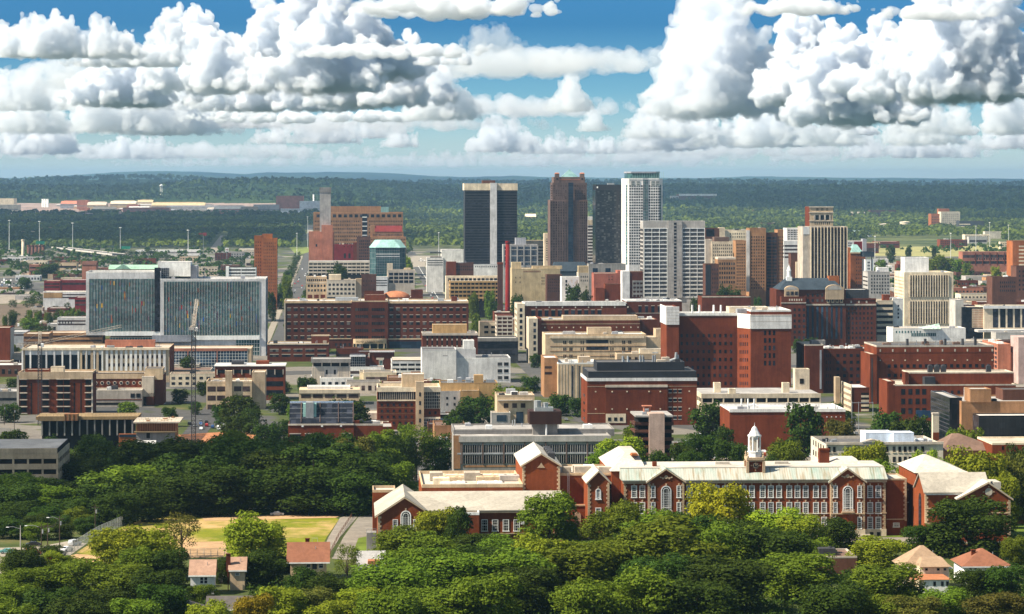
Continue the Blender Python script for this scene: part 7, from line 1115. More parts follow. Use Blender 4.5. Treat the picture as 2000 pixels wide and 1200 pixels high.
for a in ((1645, 1078, 120, 702, 1), (1728, 1108, 150, 690, 1), (1905, 1112, 85, 692, 0), (1965, 1104, 95, 690, 0), (1850, 1150, 110, 662, 1), (1950, 1158, 125, 650, 3), (1790, 1166, 125, 642, 3), (1715, 1166, 120, 645, 1), (1500, 1062, 140, 738, 0), (1560, 1112, 120, 702, 1), (1445, 1092, 130, 716, 0), (1385, 1062, 120, 738, 1), (1310, 1078, 150, 728, 1), (1240, 1082, 120, 726, 1), (1180, 1076, 115, 730, 1), (1120, 1096, 120, 714, 1), (1062, 1086, 90, 718, 2), (1000, 1108, 125, 704, 1), (940, 1096, 105, 716, 0), (872, 1110, 110, 702, 1), (812, 1100, 95, 706, 1), (765, 1132, 115, 682, 1), (678, 1064, 56, 728, 1, 'open'), (642, 1122, 90, 690, 0), (705, 1148, 100, 662, 2), (606, 1150, 110, 658, 3), (545, 1146, 105, 650, 2), (500, 1162, 90, 630, 4), (410, 1176, 100, 618, 2), (650, 1172, 100, 628, 2), (760, 1176, 110, 622, 1), (850, 1160, 120, 634, 1), (955, 1160, 120, 634, 1), (1050, 1164, 110, 634, 3), (1150, 1164, 120, 634, 1), (1250, 1154, 130, 640, 1), (1350, 1158, 130, 638, 0), (1450, 1164, 120, 634, 0), (1550, 1166, 120, 634, 1), (1640, 1160, 110, 640, 0), (1410, 1128, 120, 680, 0), (1290, 1124, 120, 684, 0), (1030, 1134, 100, 676, 0), (495, 1006, 122, 758, 2), (512, 1076, 96, 732, 0), (590, 1108, 76, 702, 0), (452, 1090, 60, 742, 0), (560, 1092, 60, 760, 0)): tree(*a[:5], R2, *a[5:])
R3 = 'around the street corner and grass field'
for a in ((226, 1030, 110, 742, 2), (292, 1030, 105, 746, 2), (335, 1072, 85, 728, 0), (355, 1002, 76, 792, 3, 'open'), (48, 1068, 80, 736, 0), (62, 1108, 115, 702, 1), (150, 1092, 130, 706, 1), (236, 1106, 130, 700, 1), (306, 1112, 110, 692, 0), (18, 1136, 90, 680, 1), (96, 1150, 120, 652, 0), (200, 1152, 130, 650, 0), (312, 1142, 110, 656, 0), (10, 1172, 110, 632, 1), (150, 1170, 120, 628, 0), (260, 1170, 110, 630, 1), (398, 1142, 62, 692, 1), (432, 1094, 36, 735, 0), (265, 1070, 80, 726, 1)): tree(*a[:5], R3, *a[5:])
R4 = 'in the dark wood behind the grass field'
for a in ((60, 955, 130, 962, 1), (28, 925, 90, 1000, 1), (130, 950, 120, 958, 0), (170, 900, 115, 1040, 0), (222, 866, 115, 1062, 0), (180, 850, 105, 1095, 0), (125, 880, 85, 1078, 0), (270, 876, 115, 1040, 0), (310, 896, 150, 985, 0), (250, 946, 130, 950, 1), (342, 866, 115, 1042, 1), (372, 926, 120, 960, 0), (402, 856, 115, 1062, 0), (450, 842, 135, 1064, 1), (470, 896, 130, 984, 0), (512, 856, 115, 1050, 0), (562, 866, 115, 1042, 0), (540, 916, 130, 970, 0), (602, 848, 125, 1052, 0), (652, 846, 115, 1042, 0), (630, 906, 140, 970, 0), (692, 856, 100, 1030, 3), (702, 926, 120, 968, 0), (746, 842, 95, 1085, 1), (722, 886, 95, 1020, 0), (772, 904, 100, 990, 1), (852, 850, 75, 1112, 0), (742, 946, 95, 965, 0), (200, 962, 125, 945, 0), (30, 985, 120, 935, 0), (95, 975, 110, 938, 1), (420, 950, 120, 945, 0), (580, 950, 120, 950, 0), (490, 950, 110, 952, 0), (680, 960, 110, 948, 0), (340, 962, 110, 940, 0), (790, 850, 60, 1100, 0), (140, 1000, 90, 905, 0), (230, 1000, 70, 900, 0)): tree(*a[:5], R4, *a[5:])
tree(812, 831, 84, 1108, 1, R4, 'open')
R5 = 'between buildings of the medical district'
for a in ((172, 812, 66, 1330, 0), (222, 820, 38, 1330, 0), (467, 773, 76, 1440, 0), (492, 795, 50, 1420, 0), (25, 840, 62, 1240, 0), (18, 788, 44, 1500, 0), (690, 780, 66, 1420, 0), (650, 778, 60, 1400, 0), (545, 768, 44, 1560, 0), (592, 735, 24, 1720, 0), (382, 785, 26, 1560, 0), (352, 760, 34, 1650, 0), (430, 790, 36, 1480, 0), (395, 745, 24, 1720, 0), (932, 772, 72, 1470, 0), (905, 790, 56, 1430, 0), (985, 752, 64, 1550, 1), (1092, 768, 56, 1550, 0), (1128, 775, 40, 1540, 0), (1036, 735, 40, 1750, 0), (1232, 826, 34, 1210, 1), (1385, 786, 72, 1330, 0), (1412, 830, 50, 1240, 0), (1366, 848, 86, 1110, 0), (1425, 862, 80, 1080, 0), (1212, 856, 120, 1062, 2), (1284, 882, 60, 1036, 0), (1332, 868, 60, 1060, 0), (1535, 860, 74, 1040, 1), (1470, 880, 60, 1010, 0), (1570, 788, 76, 1250, 0), (1640, 818, 72, 1220, 3), (1692, 866, 104, 955, 2), (1730, 800, 66, 1280, 0), (1768, 820, 76, 1215, 0), (1800, 812, 50, 1260, 0), (1806, 880, 64, 960, 2), (1908, 876, 120, 902, 2), (1980, 888, 70, 905, 3), (1868, 838, 52, 1150, 1), (1892, 834, 66, 1130, 1), (1962, 925, 66, 885, 2), (1760, 915, 44, 905, 2), (1725, 900, 60, 930, 1), (1850, 900, 70, 930, 1), (1990, 870, 60, 950, 0), (1500, 890, 50, 1010, 0), (555, 820, 60, 1330, 0), (520, 826, 56, 1310, 0), (640, 812, 40, 1330, 0), (830, 775, 40, 1470, 0), (885, 812, 44, 1390, 0), (1180, 880, 80, 1040, 1), (700, 815, 40, 1260, 0), (1350, 880, 60, 1035, 0), (1660, 905, 60, 930, 1), (455, 812, 50, 1370, 0), (330, 795, 36, 1470, 0), (250, 785, 40, 1530, 1), (100, 850, 40, 1230, 0)): tree(*a[:5], 'among the western clinics and building site' if a[0] < 700 else 'between the central laboratories' if a[0] < 1300 else 'around the old stone school and eastern blocks')
for a in ((35, 985, 80, 905, 0), (90, 992, 70, 895, 0), (150, 1005, 70, 890, 1), (5, 1010, 70, 880, 0), (70, 1022, 60, 872, 0), (120, 1020, 50, 880, 0), (200, 1002, 70, 905, 0), (278, 985, 80, 915, 0), (22, 1030, 76, 846, 0), (74, 1034, 60, 842, 1), (120, 1036, 54, 846, 0), (168, 1028, 60, 862, 0), (100, 1066, 50, 790, 0), (30, 1088, 70, 745, 1), (100, 1078, 52, 765, 2), (66, 1086, 46, 760, 0), (128, 1084, 44, 768, 1)): tree(*a[:5], R4)
for i in range(46):
    Y = TR.uniform(1250, 2250); p_ = TR.choice((TR.uniform(330, 720), TR.uniform(720, 1060), TR.uniform(-20, 170), TR.uniform(1540, 1720))); tree(p_, HY + (H - zg(Y) - TR.uniform(8, 13)) / Y * F, TR.uniform(8, 12) / Y * F, Y, TR.choice((0, 0, 1)), 'scattered through the medical district streets') if not 640 < p_ < 790 else None
R6 = 'lining the far street behind lofts'
for s_, (o1, o2) in ((-1, (-187, -362)), (1, (-187, -362))):
    for i in range(13):
        Y = 2960 + i * 150; x = (-245 + (Y - 3210) * -.0636) + s_ * (15 + TR.uniform(-1, 1)); tree(1000 + x / Y * F, HY + (H - TR.uniform(12, 17)) / Y * F, TR.uniform(11, 15) / Y * F, Y, TR.choice((0, 0, 1)), R6)
for i in range(11):
    Y = 3000 + i * 140; x = (-82.9 + (Y - 3210) * -.0517) + (17 + TR.uniform(-1, 1)); tree(1000 + x / Y * F, HY + (H - TR.uniform(11, 15)) / Y * F, TR.uniform(11, 15) / Y * F, Y, TR.choice((0, 0, 1)), R6)
for a in ((660, 513, 42, 3140, 0), (560, 545, 24, 2900, 1), (530, 570, 20, 2700, 0), (795, 500, 22, 3500, 2), (720, 575, 24, 2550, 0), (575, 590, 40, 2400, 0), (1120, 556, 36, 2620, 0), (1145, 562, 26, 2560, 0), (1418, 557, 34, 2700, 0), (1440, 562, 22, 2660, 0), (1362, 578, 28, 2480, 0), (1480, 580, 20, 2600, 0), (925, 570, 22, 2700, 1), (958, 565, 26, 2720, 1), (1010, 575, 30, 2600, 0), (930, 612, 20, 2350, 1)): tree(*a[:5], 'between downtown blocks')
R7 = 'on the low blocks west of the patchwork hospital'
for a in ((34, 506, 30, 4300, 2), (52, 514, 18, 4200, 3), (90, 490, 36, 4800, 0), (75, 498, 26, 4700, 1), (110, 505, 28, 4500, 0), (96, 522, 54, 3900, 0), (120, 530, 34, 3850, 0), (150, 528, 26, 3900, 2), (135, 520, 20, 4000, 0), (48, 542, 32, 3500, 0), (40, 567, 24, 3250, 1), (75, 574, 36, 3050, 0), (60, 580, 30, 3000, 0), (118, 578, 26, 3050, 0), (132, 590, 14, 2900, 0), (25, 585, 20, 3000, 0), (210, 500, 30, 4600, 1), (245, 492, 34, 4900, 1), (262, 492, 26, 4900, 2), (290, 496, 40, 4800, 1), (320, 500, 30, 4700, 1), (225, 510, 30, 4300, 0), (270, 508, 36, 4400, 0), (420, 512, 30, 4200, 0), (400, 520, 34, 4000, 0), (440, 508, 36, 4300, 0), (470, 500, 30, 4500, 0), (60, 630, 44, 2560, 1), (85, 640, 40, 2450, 0), (40, 655, 30, 2350, 1), (345, 575, 10, 2700, 0)): tree(*a[:5], R7)
for i in range(34): tree(TR.uniform(8, 166), TR.uniform(598, 628), TR.uniform(9, 16), TR.uniform(2560, 2950), TR.choice((0, 1, 1)), 'in the rail yard plantation west of patchwork hospital')
R8 = 'on the flat land east of the towers'
for a in ((1838, 498, 44, 3900, 1), (1866, 504, 34, 3900, 1), (1812, 505, 26, 3950, 1), (1740, 478, 20, 4600, 0), (1774, 482, 12, 4600, 0), (1824, 482, 10, 4700, 0), (1720, 505, 24, 3900, 1), (1945, 520, 24, 3500, 2), (1890, 512, 24, 3800, 1), (1550, 440, 30, 4800, 1), (1400, 440, 30, 5000, 1), (1672, 500, 20, 4000, 1)): tree(*a[:5], R8)
ORD = ['', 'second ', 'third ', 'fourth ', 'fifth ', 'sixth ', 'seventh ', 'eighth ', 'ninth ', 'tenth ', 'eleventh ', 'twelfth ', 'thirteenth ', 'fourteenth ', 'fifteenth ', 'sixteenth ', 'seventeenth ', 'eighteenth ', 'nineteenth ', 'twentieth '] + ['%dth ' % i for i in range(21, 60)]
def nth(i, n, tail=' '):      # counted from whichever side is nearer
    if n < 2: return ''
    if n % 2 and i == n // 2 and n > 2: return 'middle of %d' % n + tail
    j, sd = (i, 'left') if i < n / 2 else (n - 1 - i, 'right')
    return (ORD[j] + 'from the ' + sd if j else sd + 'most') + tail
TREES.sort(key=lambda e: -e['hh'] / e.location.y); BV = []; bn = 0      # the 300 largest stay trees, the small rest become one mass
for e in TREES[300:]:
    c = next(o for o in e.children if o.data.name.startswith('crown')); n_ = len(c.data.vertices); v_ = np.empty(n_ * 3, np.float32); c.data.vertices.foreach_get('co', v_); v_ = v_.reshape(-1, 4, 3)[::3].reshape(-1, 3) * np.array(c.scale); r_, s_ = math.cos(e.rotation_euler.z), math.sin(e.rotation_euler.z)
    BV.append(np.stack([v_[:, 0] * r_ - v_[:, 1] * s_ + e.location.x, v_[:, 0] * s_ + v_[:, 1] * r_ + e.location.y, v_[:, 2] + e.location.z], 1))
    for o in list(e.children) + [e]: bpy.data.objects.remove(o)
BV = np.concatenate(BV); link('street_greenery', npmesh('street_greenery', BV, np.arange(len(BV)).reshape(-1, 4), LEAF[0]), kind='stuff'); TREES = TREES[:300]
byk = {}
for e in TREES: byk.setdefault((e['row'], e['tone'], e['kind_'] in ('open', 'midopen', 'cone') and e['kind_']), []).append(e)
for (row, tone, kd), L in byk.items():
    L.sort(key=lambda e: e['px']); sh = {'open': 'sparse ', 'cone': 'pointed ', 'midopen': 'sparse '}.get(kd, '')
    for i, e in enumerate(L):
        o = nth(i, len(L), ', ')
        e['label'] = ('%s%s tree, %s%s' % (sh, TONE[tone], o, row)); e['group'] = 'trees ' + row
for e in TREES:
    for k_ in ('row', 'tone', 'px', 'kind_', 'hh'): del e[k_]

# ---- the far woods: one mass
def woods(name, n, yr, pxr, size, seed, m, keep=None, q=7, dens=1.0):
    r = np.random.RandomState(seed); Y = np.exp(r.uniform(math.log(yr[0]), math.log(yr[1]), n)); px = r.uniform(pxr[0], pxr[1], n); X = (px - 1000) / F * Y
    k = fbm(X, Y, seed + 1, 4, .004) > -dens
    if keep is not None: k &= keep(px, Y, X)
    X, Y = X[k], Y[k]; Z = np.where(Y > 8500, hz(X, Y), zgv(Y)); n = len(X); S_ = size * r.uniform(.65, 1.3, n) * (Y / 6000) ** .35; Hh = S_ * r.uniform(.8, 1.25, n)
    d = r.normal(size=(n, q, 3)); d /= np.linalg.norm(d, axis=2)[..., None]; d[..., 2] = np.abs(d[..., 2])
    c = np.stack([X, Y, Z], 1)[:, None, :] + d * (S_[:, None, None] * .42) * np.array([1, 1, .9]) + np.array([0, 0, 1]) * (Hh * .55)[:, None, None]; s = (S_[:, None] * r.uniform(.24, .44, (n, q)))
    nn = d * np.array([1, 1, .75]) + r.normal(size=d.shape) * .25; nn /= np.linalg.norm(nn, axis=2)[..., None]; u = np.cross(nn, r.normal(size=d.shape)); u /= np.linalg.norm(u, axis=2)[..., None]; v = np.cross(nn, u); u = u * s[..., None]; v = v * s[..., None]
    V = np.stack([c - u * .6, c - v * .55, c + u * .6, c + v * .55], 2).reshape(-1, 3); return link(name, npmesh(name, V, np.arange(len(V)).reshape(-1, 4), m), kind='stuff')
def clear(px, Y, X):
    pyy = HY + (H - hz(X, np.maximum(Y, 8500.))) / Y * F; k = ~((pyy > 397) & (pyy < 420) & (px < 640)); k &= ~((px > 1296) & (px < 1408) & (pyy > 388) & (pyy < 399)); k &= ~((np.abs(X + 426 + (Y - 5950) * .0696) < 17) & (Y < 8500)); k &= ~((np.abs(X + 565 + (Y - 5350) * .0871) < 17) & (Y < 7000))
    k &= ~((px > 1690) & (px < 1960) & (Y < 6600) & (fbm(X, Y, 9, 3, .006) < .45)); k &= ~((px > 800) & (px < 905) & (Y < 5600)); return k
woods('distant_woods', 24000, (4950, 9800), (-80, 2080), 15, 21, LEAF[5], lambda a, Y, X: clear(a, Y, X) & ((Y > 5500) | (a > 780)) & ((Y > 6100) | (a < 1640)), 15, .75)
LEAF.append(leafmat('far_ridge_shaded_leaves', (.028, .046, .016), .2))  # darker copy of the far leaves, cloud shade put into the colour
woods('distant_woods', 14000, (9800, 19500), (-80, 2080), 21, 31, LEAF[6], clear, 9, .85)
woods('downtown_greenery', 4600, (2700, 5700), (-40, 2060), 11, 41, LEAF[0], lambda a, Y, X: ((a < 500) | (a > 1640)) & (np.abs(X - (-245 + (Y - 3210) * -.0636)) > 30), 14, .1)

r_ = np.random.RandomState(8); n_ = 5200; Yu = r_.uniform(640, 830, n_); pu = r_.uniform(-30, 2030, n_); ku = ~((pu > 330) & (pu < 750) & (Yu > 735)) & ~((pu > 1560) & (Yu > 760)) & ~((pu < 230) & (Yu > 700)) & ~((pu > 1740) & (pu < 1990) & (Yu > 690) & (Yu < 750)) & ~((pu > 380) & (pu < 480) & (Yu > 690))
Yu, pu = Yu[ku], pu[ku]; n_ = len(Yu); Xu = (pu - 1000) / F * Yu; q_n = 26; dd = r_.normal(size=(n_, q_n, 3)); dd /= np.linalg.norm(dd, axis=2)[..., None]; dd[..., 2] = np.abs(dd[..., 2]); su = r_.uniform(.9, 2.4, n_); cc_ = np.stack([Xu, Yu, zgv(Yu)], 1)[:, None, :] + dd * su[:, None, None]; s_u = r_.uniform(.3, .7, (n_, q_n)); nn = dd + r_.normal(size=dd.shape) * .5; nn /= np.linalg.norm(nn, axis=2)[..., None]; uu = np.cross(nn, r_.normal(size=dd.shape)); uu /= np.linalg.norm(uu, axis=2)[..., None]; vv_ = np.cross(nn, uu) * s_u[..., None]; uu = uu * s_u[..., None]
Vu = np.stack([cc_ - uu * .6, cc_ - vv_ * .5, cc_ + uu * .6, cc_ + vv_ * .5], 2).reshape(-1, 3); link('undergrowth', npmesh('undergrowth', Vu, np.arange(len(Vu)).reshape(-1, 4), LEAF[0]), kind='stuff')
woods('outlying_trees', 700, (720, 3000), (2040, 2700), 10, 51, LEAF[1], None, 26, 9); woods('outlying_trees', 700, (720, 3000), (-700, -70), 10, 52, LEAF[0], None, 26, 9)
# ================================================================ FAR PLANT, HIGHWAY, LOW TOWN, SMALL THINGS
FILL = {}
def gYh(px, py):
    lo, hi = 8500.0, 13500.0
    for _ in range(40):
        m = (lo + hi) / 2; lo, hi = (m, hi) if HY + (H - float(hz((px - 1000) / F * m, np.float64(m)))) / m * F > py else (lo, m)
    return lo
def shed(name, label, cat, x0, x1, top, base, Y, d, m, roof, kind='flat', group=None):
    b = Bld(name, label, cat, x0, Y, group); b.zb = max(b.zb, 0); k = b.blk(x0, x1, top if kind == 'flat' else top + (base - top) * .35, None, d, 0, m, roof if kind == 'flat' else None, .6)
    if kind == 'gable': MB().yprism([(-.5, k.z1), (d / 2, b.LZ(top, 5, d / 2)), (d + .5, k.z1)], k.x0 - .5, k.x1 + .5).build('roof', roof, b.e)
    return b, k
Y = 10600; PL = []
for (nm, lb, x0, x1, t, bs, m, rf, kd) in (('foundry_hall', 'big cream foundry hall at the far edge of the dark woods', -30, 27, 388, 415, M.cream, M.r_tan, 'flat'), ('foundry_shed', 'low cream shed in front of the big foundry hall', -30, 35, 400, 417, M.cream, M.r_white, 'flat'), ('foundry_shed', 'long grey foundry shed with pink gable roof', 118, 160, 393, 409, M.grey, M.brick_p, 'gable'), ('foundry_shed', 'tan foundry block with stepped roof beside the grey shed', 150, 172, 391, 410, M.brick_p, M.r_tan, 'flat'), ('foundry_shed', 'yellowish wide shed with low gable on the plant', 170, 207, 395, 411, M.yellow, M.r_tan, 'gable'), ('foundry_shed', 'tan long shed low in front of the woods', 180, 225, 405, 417, M.tan, M.r_tan, 'gable'), ('foundry_shed', 'pale shed with yellowish monitor roof', 215, 265, 393, 408, M.yellow, M.cream, 'gable'), ('foundry_shed', 'cream shed rising behind the middle of the plant', 268, 298, 391, 404, M.cream, M.yellow, 'gable'), ('foundry_shed', 'longest pale yellow roofed shed of the plant', 296, 400, 396, 412, M.tan, M.yellow, 'gable'), ('foundry_shed', 'grey long shed with dark bands below the yellow roof', 325, 430, 402, 414, M.grey, M.conc, 'flat'), ('foundry_shed', 'pinkish brown low shed along the tree tops', 240, 330, 406, 418, M.brick_p, M.r_brown, 'flat'), ('foundry_shed', 'brownish shed at the right part of the plant', 420, 480, 403, 419, M.brick_p, M.conc, 'gable'), ('foundry_shed', 'tan cube shed near the pink mill', 470, 503, 404, 419, M.tan, M.r_tan, 'flat'), ('mill_building', 'tall pinkish mill building with flat top', 539, 593, 383, 416, M.brick_p, M.r_tan, 'flat'), ('mill_building', 'white boxy mill hall beside the pale concrete tower', 585, 640, 393, 416, M.white, M.r_white, 'flat'), ('mill_building', 'low cream mill hall in front of the pink mill', 548, 592, 408, 418, M.whitep, M.r_white, 'flat'), ('foundry_shed', 'grey low shed linking plant and pink mill', 495, 545, 400, 417, M.conc, M.r_grey, 'flat')):
    b, k = shed(nm, lb, 'industrial shed', x0, x1, t, bs, gYh(min(max(x0, 0), 640), bs), 90, m, rf, kd)
    k.bands(1, (x0, x1), (bs - 9, bs - 6), .5, M.conc_d, name='dark_band'); 
    if kd == 'gable': MB().box(k.x0 + 8, k.x1 - 8, 55, 66, k.z1, b.LZ(t - 1.2, 5, 60)).build('roof_monitor', rf, b.e)
    b.done()
sr = random.Random(6)
for i in range(22):
    x0 = sr.uniform(100, 560); bs = sr.uniform(403, 418); w_ = sr.uniform(10, 40); m, cn = sr.choice(((M.tan, 'tan'), (M.brick_p, 'pinkish'), (M.conc, 'grey'), (M.white, 'white'), (M.yellow, 'yellowish'))); b, k = shed('foundry_shed', '', 'industrial shed', x0, x0 + w_, bs - sr.uniform(5, 9), bs, gYh(x0, bs), 60, m, sr.choice((M.r_tan, M.r_white, M.r_grey)), sr.choice(('flat', 'gable'))); b.done(); FILL.setdefault(('at the plant', cn), []).append((x0, b.e, 'pale roof'))
for i, px in enumerate((84, 88, 93)): stack('silo', ('slim white silo at the plant, leftmost of three', 'slim white silo at the plant, middle of three', 'slim white silo at the plant, rightmost of three')[i], px, 389, Y + 200, 4.5, 4.5, M.whitep, 'silo')
stack('smokestack', 'thin white smokestack beside the pale concrete tower', 612.5, 380, Y - 400, 3, 2.4, M.whitep)
p = P(315, 362, 12200); t = thing('water_tower', 'pale round water tower on the wooded ridge beyond the plant', 'water tower', (p.x, 12200, 40)); q = MB(); zt = p.z - 40
for i in range(6): a = i * math.pi / 3; q.tube((6 * math.cos(a), 6 * math.sin(a), -6), (4.5 * math.cos(a), 4.5 * math.sin(a), zt - 6), .7, .7, 6)
q.build('leg', M.white, t); MB().lathe((0, 0, zt - 6), [(.5, -3), (5, -1.5), (7.5, 2), (7.5, 5), (4.5, 8.5), (.4, 10)], 18).build('tank', M.white, t)
b, k = shed('long_arena', 'very long brown walled arena with white roof line in the far woods', 'hall', 1326, 1400, 379.5, 391, gYh(1360, 391), 90, M.brick_b, M.r_white); b.blk(1310, 1326, 383, None, 30, 8, M.conc, name='annex'); k.strip((1326, 1400), (379, 383), M.white, name='roof_edge', th=1.5); b.done()
b, k = shed('far_hospital', 'brick and cream hospital block rising from the eastern woods', 'hospital', 1838, 1875, 414, 445, 7600, 40, M.cream, M.r_tan); k.grid(8, 6, (1840, 1873), (418, 440), .4, .4, M.gl_br); kb = b.blk(1819, 1845, 418, None, 40, 20, M.brick_o, M.r_tan, name='brick_wing'); kb.grid(6, 4, (1820, 1838), (422, 442), .5, .4); b.blk(1833, 1854, 408, None, 20, 45, M.brick_o, name='rear_tower'); b.done()
b, k = shed('parking_deck', 'dark fronted deck right of the brick and cream hospital', 'parking deck', 1874, 1922, 432, 452, 7300, 40, M.char, M.r_tan); k.bands(3, (1874, 1895), (436, 450), .4, M.cream); b.done()
for nm, lb, x0, x1, t, bs, Yb, m, rf, kd in (('far_school', 'long brown school block in the woods with pale roof', 1700, 1750, 410.5, 424, 7000, M.brick_b, M.r_tan, 'flat'), ('far_house', 'pinkish house group block at the wood edge', 1664, 1690, 414, 424, 7100, M.brick_p, M.r_tan, 'gable'), ('church_hall', 'pale blue roofed hall below the white tanks', 1668, 1703, 451, 461, 5300, M.white, mat('pale_blue_roof', (.5, .62, .68), .5), 'gable'), ('low_hall', 'long low hall with brick red roof by the tanks', 1701, 1742, 446, 454, 5400, M.tan, M.salmon, 'gable'), ('apartment_row', 'wide brick apartment row with white corner bay', 1880, 1978, 492, 521, 3950, M.brick_p, M.r_tan, 'flat'), ('brick_row', 'low brick row along the dry meadow', 1712, 1757, 472, 483, 4900, M.brick, M.r_tan, 'flat'), ('far_house', 'pale gabled house on the wooded slope behind the black tower', 1027, 1047, 418, 434, 5600, M.brick_p, M.cream, 'gable'), ('far_house', 'low house with dark roof in the lit woods', 1455, 1475, 410, 418, 7600, M.conc, M.r_brown, 'gable'), ('warehouse', 'long white warehouse behind the elevated highway', 265, 390, 489, 498, 5250, M.white, M.r_white, 'flat'), ('warehouse', 'cream warehouse left of the brick highrise', 466, 497, 487, 499, 5000, M.cream, M.r_white, 'flat'), ('warehouse', 'white flat warehouse beside the brown silos', 18, 70, 500, 506, 5000, M.white, M.r_white, 'flat'), ('row_house', 'brown house with a steep gable at the foot of green hall', 160, 188, 510, 531, 3600, M.brick_p, M.brick_b, 'gable'), ('brick_row', 'long low tan row under the lone round tree', 57, 100, 517, 535, 3900, M.brick_p, M.r_tan, 'flat'), ('brick_row', 'tan low row with dark roof right of the round tree', 105, 150, 514, 528, 4000, M.tan, M.r_brown, 'flat'), ('crimson_shop', 'crimson shop block beside the patchwork hospital', 86, 117, 549, 566, 3150, M.crimson, M.r_tan, 'flat'), ('crimson_shop', 'crimson shop with pale roof next to crimson block', 117, 168, 547, 561, 3250, M.crimson, M.r_white, 'flat'), ('low_shop', 'white fronted low shop with dark panes and red stripe', 84, 168, 570, 586, 2950, M.white, M.r_tan, 'flat'), ('red_shed', 'bright red shed touching the patchwork hospital', 146, 168, 581, 601, 2750, M.crimson, M.conc, 'flat'), ('ruined_house', 'old white two storey building with patchy roof beside patchwork hospital', 112, 168, 621, 639, 2450, M.white, M.r_grey, 'flat'), ('tan_depot', 'tan brick depot with flat roof behind the cream institute', 46, 96, 652, 676, 2080, M.brick_t, M.r_tan, 'flat'), ('tan_depot', 'long tan depot roof behind the cream institute', 94, 200, 650, 672, 2150, M.brick_t, M.r_tan, 'flat'), ('low_clinic', 'grey flat shed by the rail yard', 20, 52, 648, 660, 2250, M.grey, M.r_white, 'flat')):
    if Yb > 4500: Yb = gY(bs + 2); Yb = gYh(x0, bs) if Yb > 8500 else Yb
    b, k = shed(nm, lb, 'building' if 'house' not in nm else 'house', x0, x1, t, bs, Yb, 26 if Yb < 4500 else 45, m, rf, kd)
    if kd == 'flat' and bs - t > 8: k.bands(2 if bs - t > 14 else 1, (x0 + 1, x1 - 1), (t + 3, bs - 2), .45, M.gl_br)
    if nm == 'low_shop': k.strip((134, 156), (582, 584.5), M.crimson, name='red_stripe'); k.strip((85, 122), (572, 582), M.ochre, name='ochre_wall')
    if nm == 'ruined_house': k.grid(5, 1, (114, 142), (627, 633), .3, .7, M.void)
    if nm == 'apartment_row': k.grid(16, 3, (1902, 1976), (496, 516), .55, .5, M.gl); k.fins(6, (1905, 1976), (494, 518), 1.2, .4, M.brick)
    if nm == 'long_arena': pass
    b.done()
for px, py, r, lb in ((1725.5, 437, 16, 'wide low white storage tank in the eastern woods'), (1767.5, 433, 14, 'taller white storage tank in the eastern woods')):
    p = P(px, py, 7600); t = thing('storage_tank', lb, 'tank', (p.x, 7600, 0)); MB().lathe((0, 0, 0), [(r, -3), (r, p.z - 1), (r * .6, p.z), (.2, p.z + .5)], 24).build('shell', M.cream, t); q = MB(); q.lathe((0, 0, p.z - 1.6), [(r + .1, 0), (r + .5, 0), (r + .5, .6), (r + .1, .6)], 24); q.build('rim', M.white, t)
for i in range(5):
    stack('grain_silo', ORD[i].capitalize() + 'brown concrete silo from the left in the silo row' if i else 'Leftmost brown concrete silo in the silo row', 56 + i * 7, 479, 4900, 3.0, 3.0, M.brick_b, 'silo')
stack('silo', 'narrow cream elevator shaft left of the brown silos', 45, 468, 4900, 2.6, 2.6, M.cream, 'silo')
# elevated highway
def overpass(label, pts, Y0, dz, w, n):
    a = P(*pts[0], Y0[0]); c = P(*pts[1], Y0[1]); t = thing('elevated_highway', label, 'bridge', (a.x, a.y, 0)); L = (c - a); h = a.z; q = MB(); u = Vector((L.x, L.y, 0)).normalized(); nrm = Vector((-u.y, u.x, 0)) * w / 2; e = c - a
    q.quad(-nrm + Vector((0, 0, h)), e - nrm + Vector((0, 0, h)), e + nrm + Vector((0, 0, h)), nrm + Vector((0, 0, h))); q.build('road_deck', ap, t); q = MB(); hh = Vector((0, 0, h))
    for s_ in (-1, 1):
        p0, p1 = nrm * s_ * 1.01 + hh, e + nrm * s_ * 1.01 + hh; o = Vector((0, 0, 1.0)); q.quad(p0 - o * 1.8, p1 - o * 1.8, p1 + o, p0 + o); o2 = nrm.normalized() * .5 * -s_; q.quad(p0 + o, p1 + o, p1 + o2 + o, p0 + o2 + o).quad(p0 + o2 + o, p1 + o2 + o, p1 + o2, p0 + o2)
    q.quad(-nrm + hh - Vector((0, 0, 1.6)), e - nrm + hh - Vector((0, 0, 1.6)), e + nrm + hh - Vector((0, 0, 1.6)), nrm + hh - Vector((0, 0, 1.6))); q.build('girder', M.conc, t)
    for i in range(n): p = e * ((i + .5) / n); q = MB(); q.box(p.x - 1, p.x + 1, p.y - w * .35, p.y + w * .35, -2, h - 1.7); q.build('pillar', M.conc_d, t)
overpass('elevated highway on pillars crossing behind the patchwork hospital', ((112, 483), (232, 497)), (5400, 4700), 0, 22, 9); overpass('long elevated highway ramp in front of the white warehouse', ((228, 498), (500, 502)), (4950, 4900), 0, 16, 16)
for i, (px, pt, pb) in enumerate(((18, 431, 486), (77, 433, 488), (142, 436, 500), (235, 445, 492), (367.5, 450, 495), (1427, 0, 0))):
    if not pt: continue
    Yb = 5300 - i * 60; g0 = P(px, pb, Yb); t = thing('light_mast', 'tall white highway light mast, ' + ['leftmost of the masts before the woods', 'second mast beside the silos', 'third mast over the highway deck', 'fourth mast near the green sign', 'fifth mast over the white warehouse'][i], 'light mast', (g0.x, Yb, 0)); z = P(px, pt, Yb).z; MB().tube((0, 0, 0), (0, 0, z), .55, .3, 8).build('pole', M.whitep, t); q = MB(); q.lathe((0, 0, z - .6), [(.4, 0), (2.4, .2), (2.4, .9), (.5, 1.2)], 10); q.build('lamp_ring', M.whitep, t)
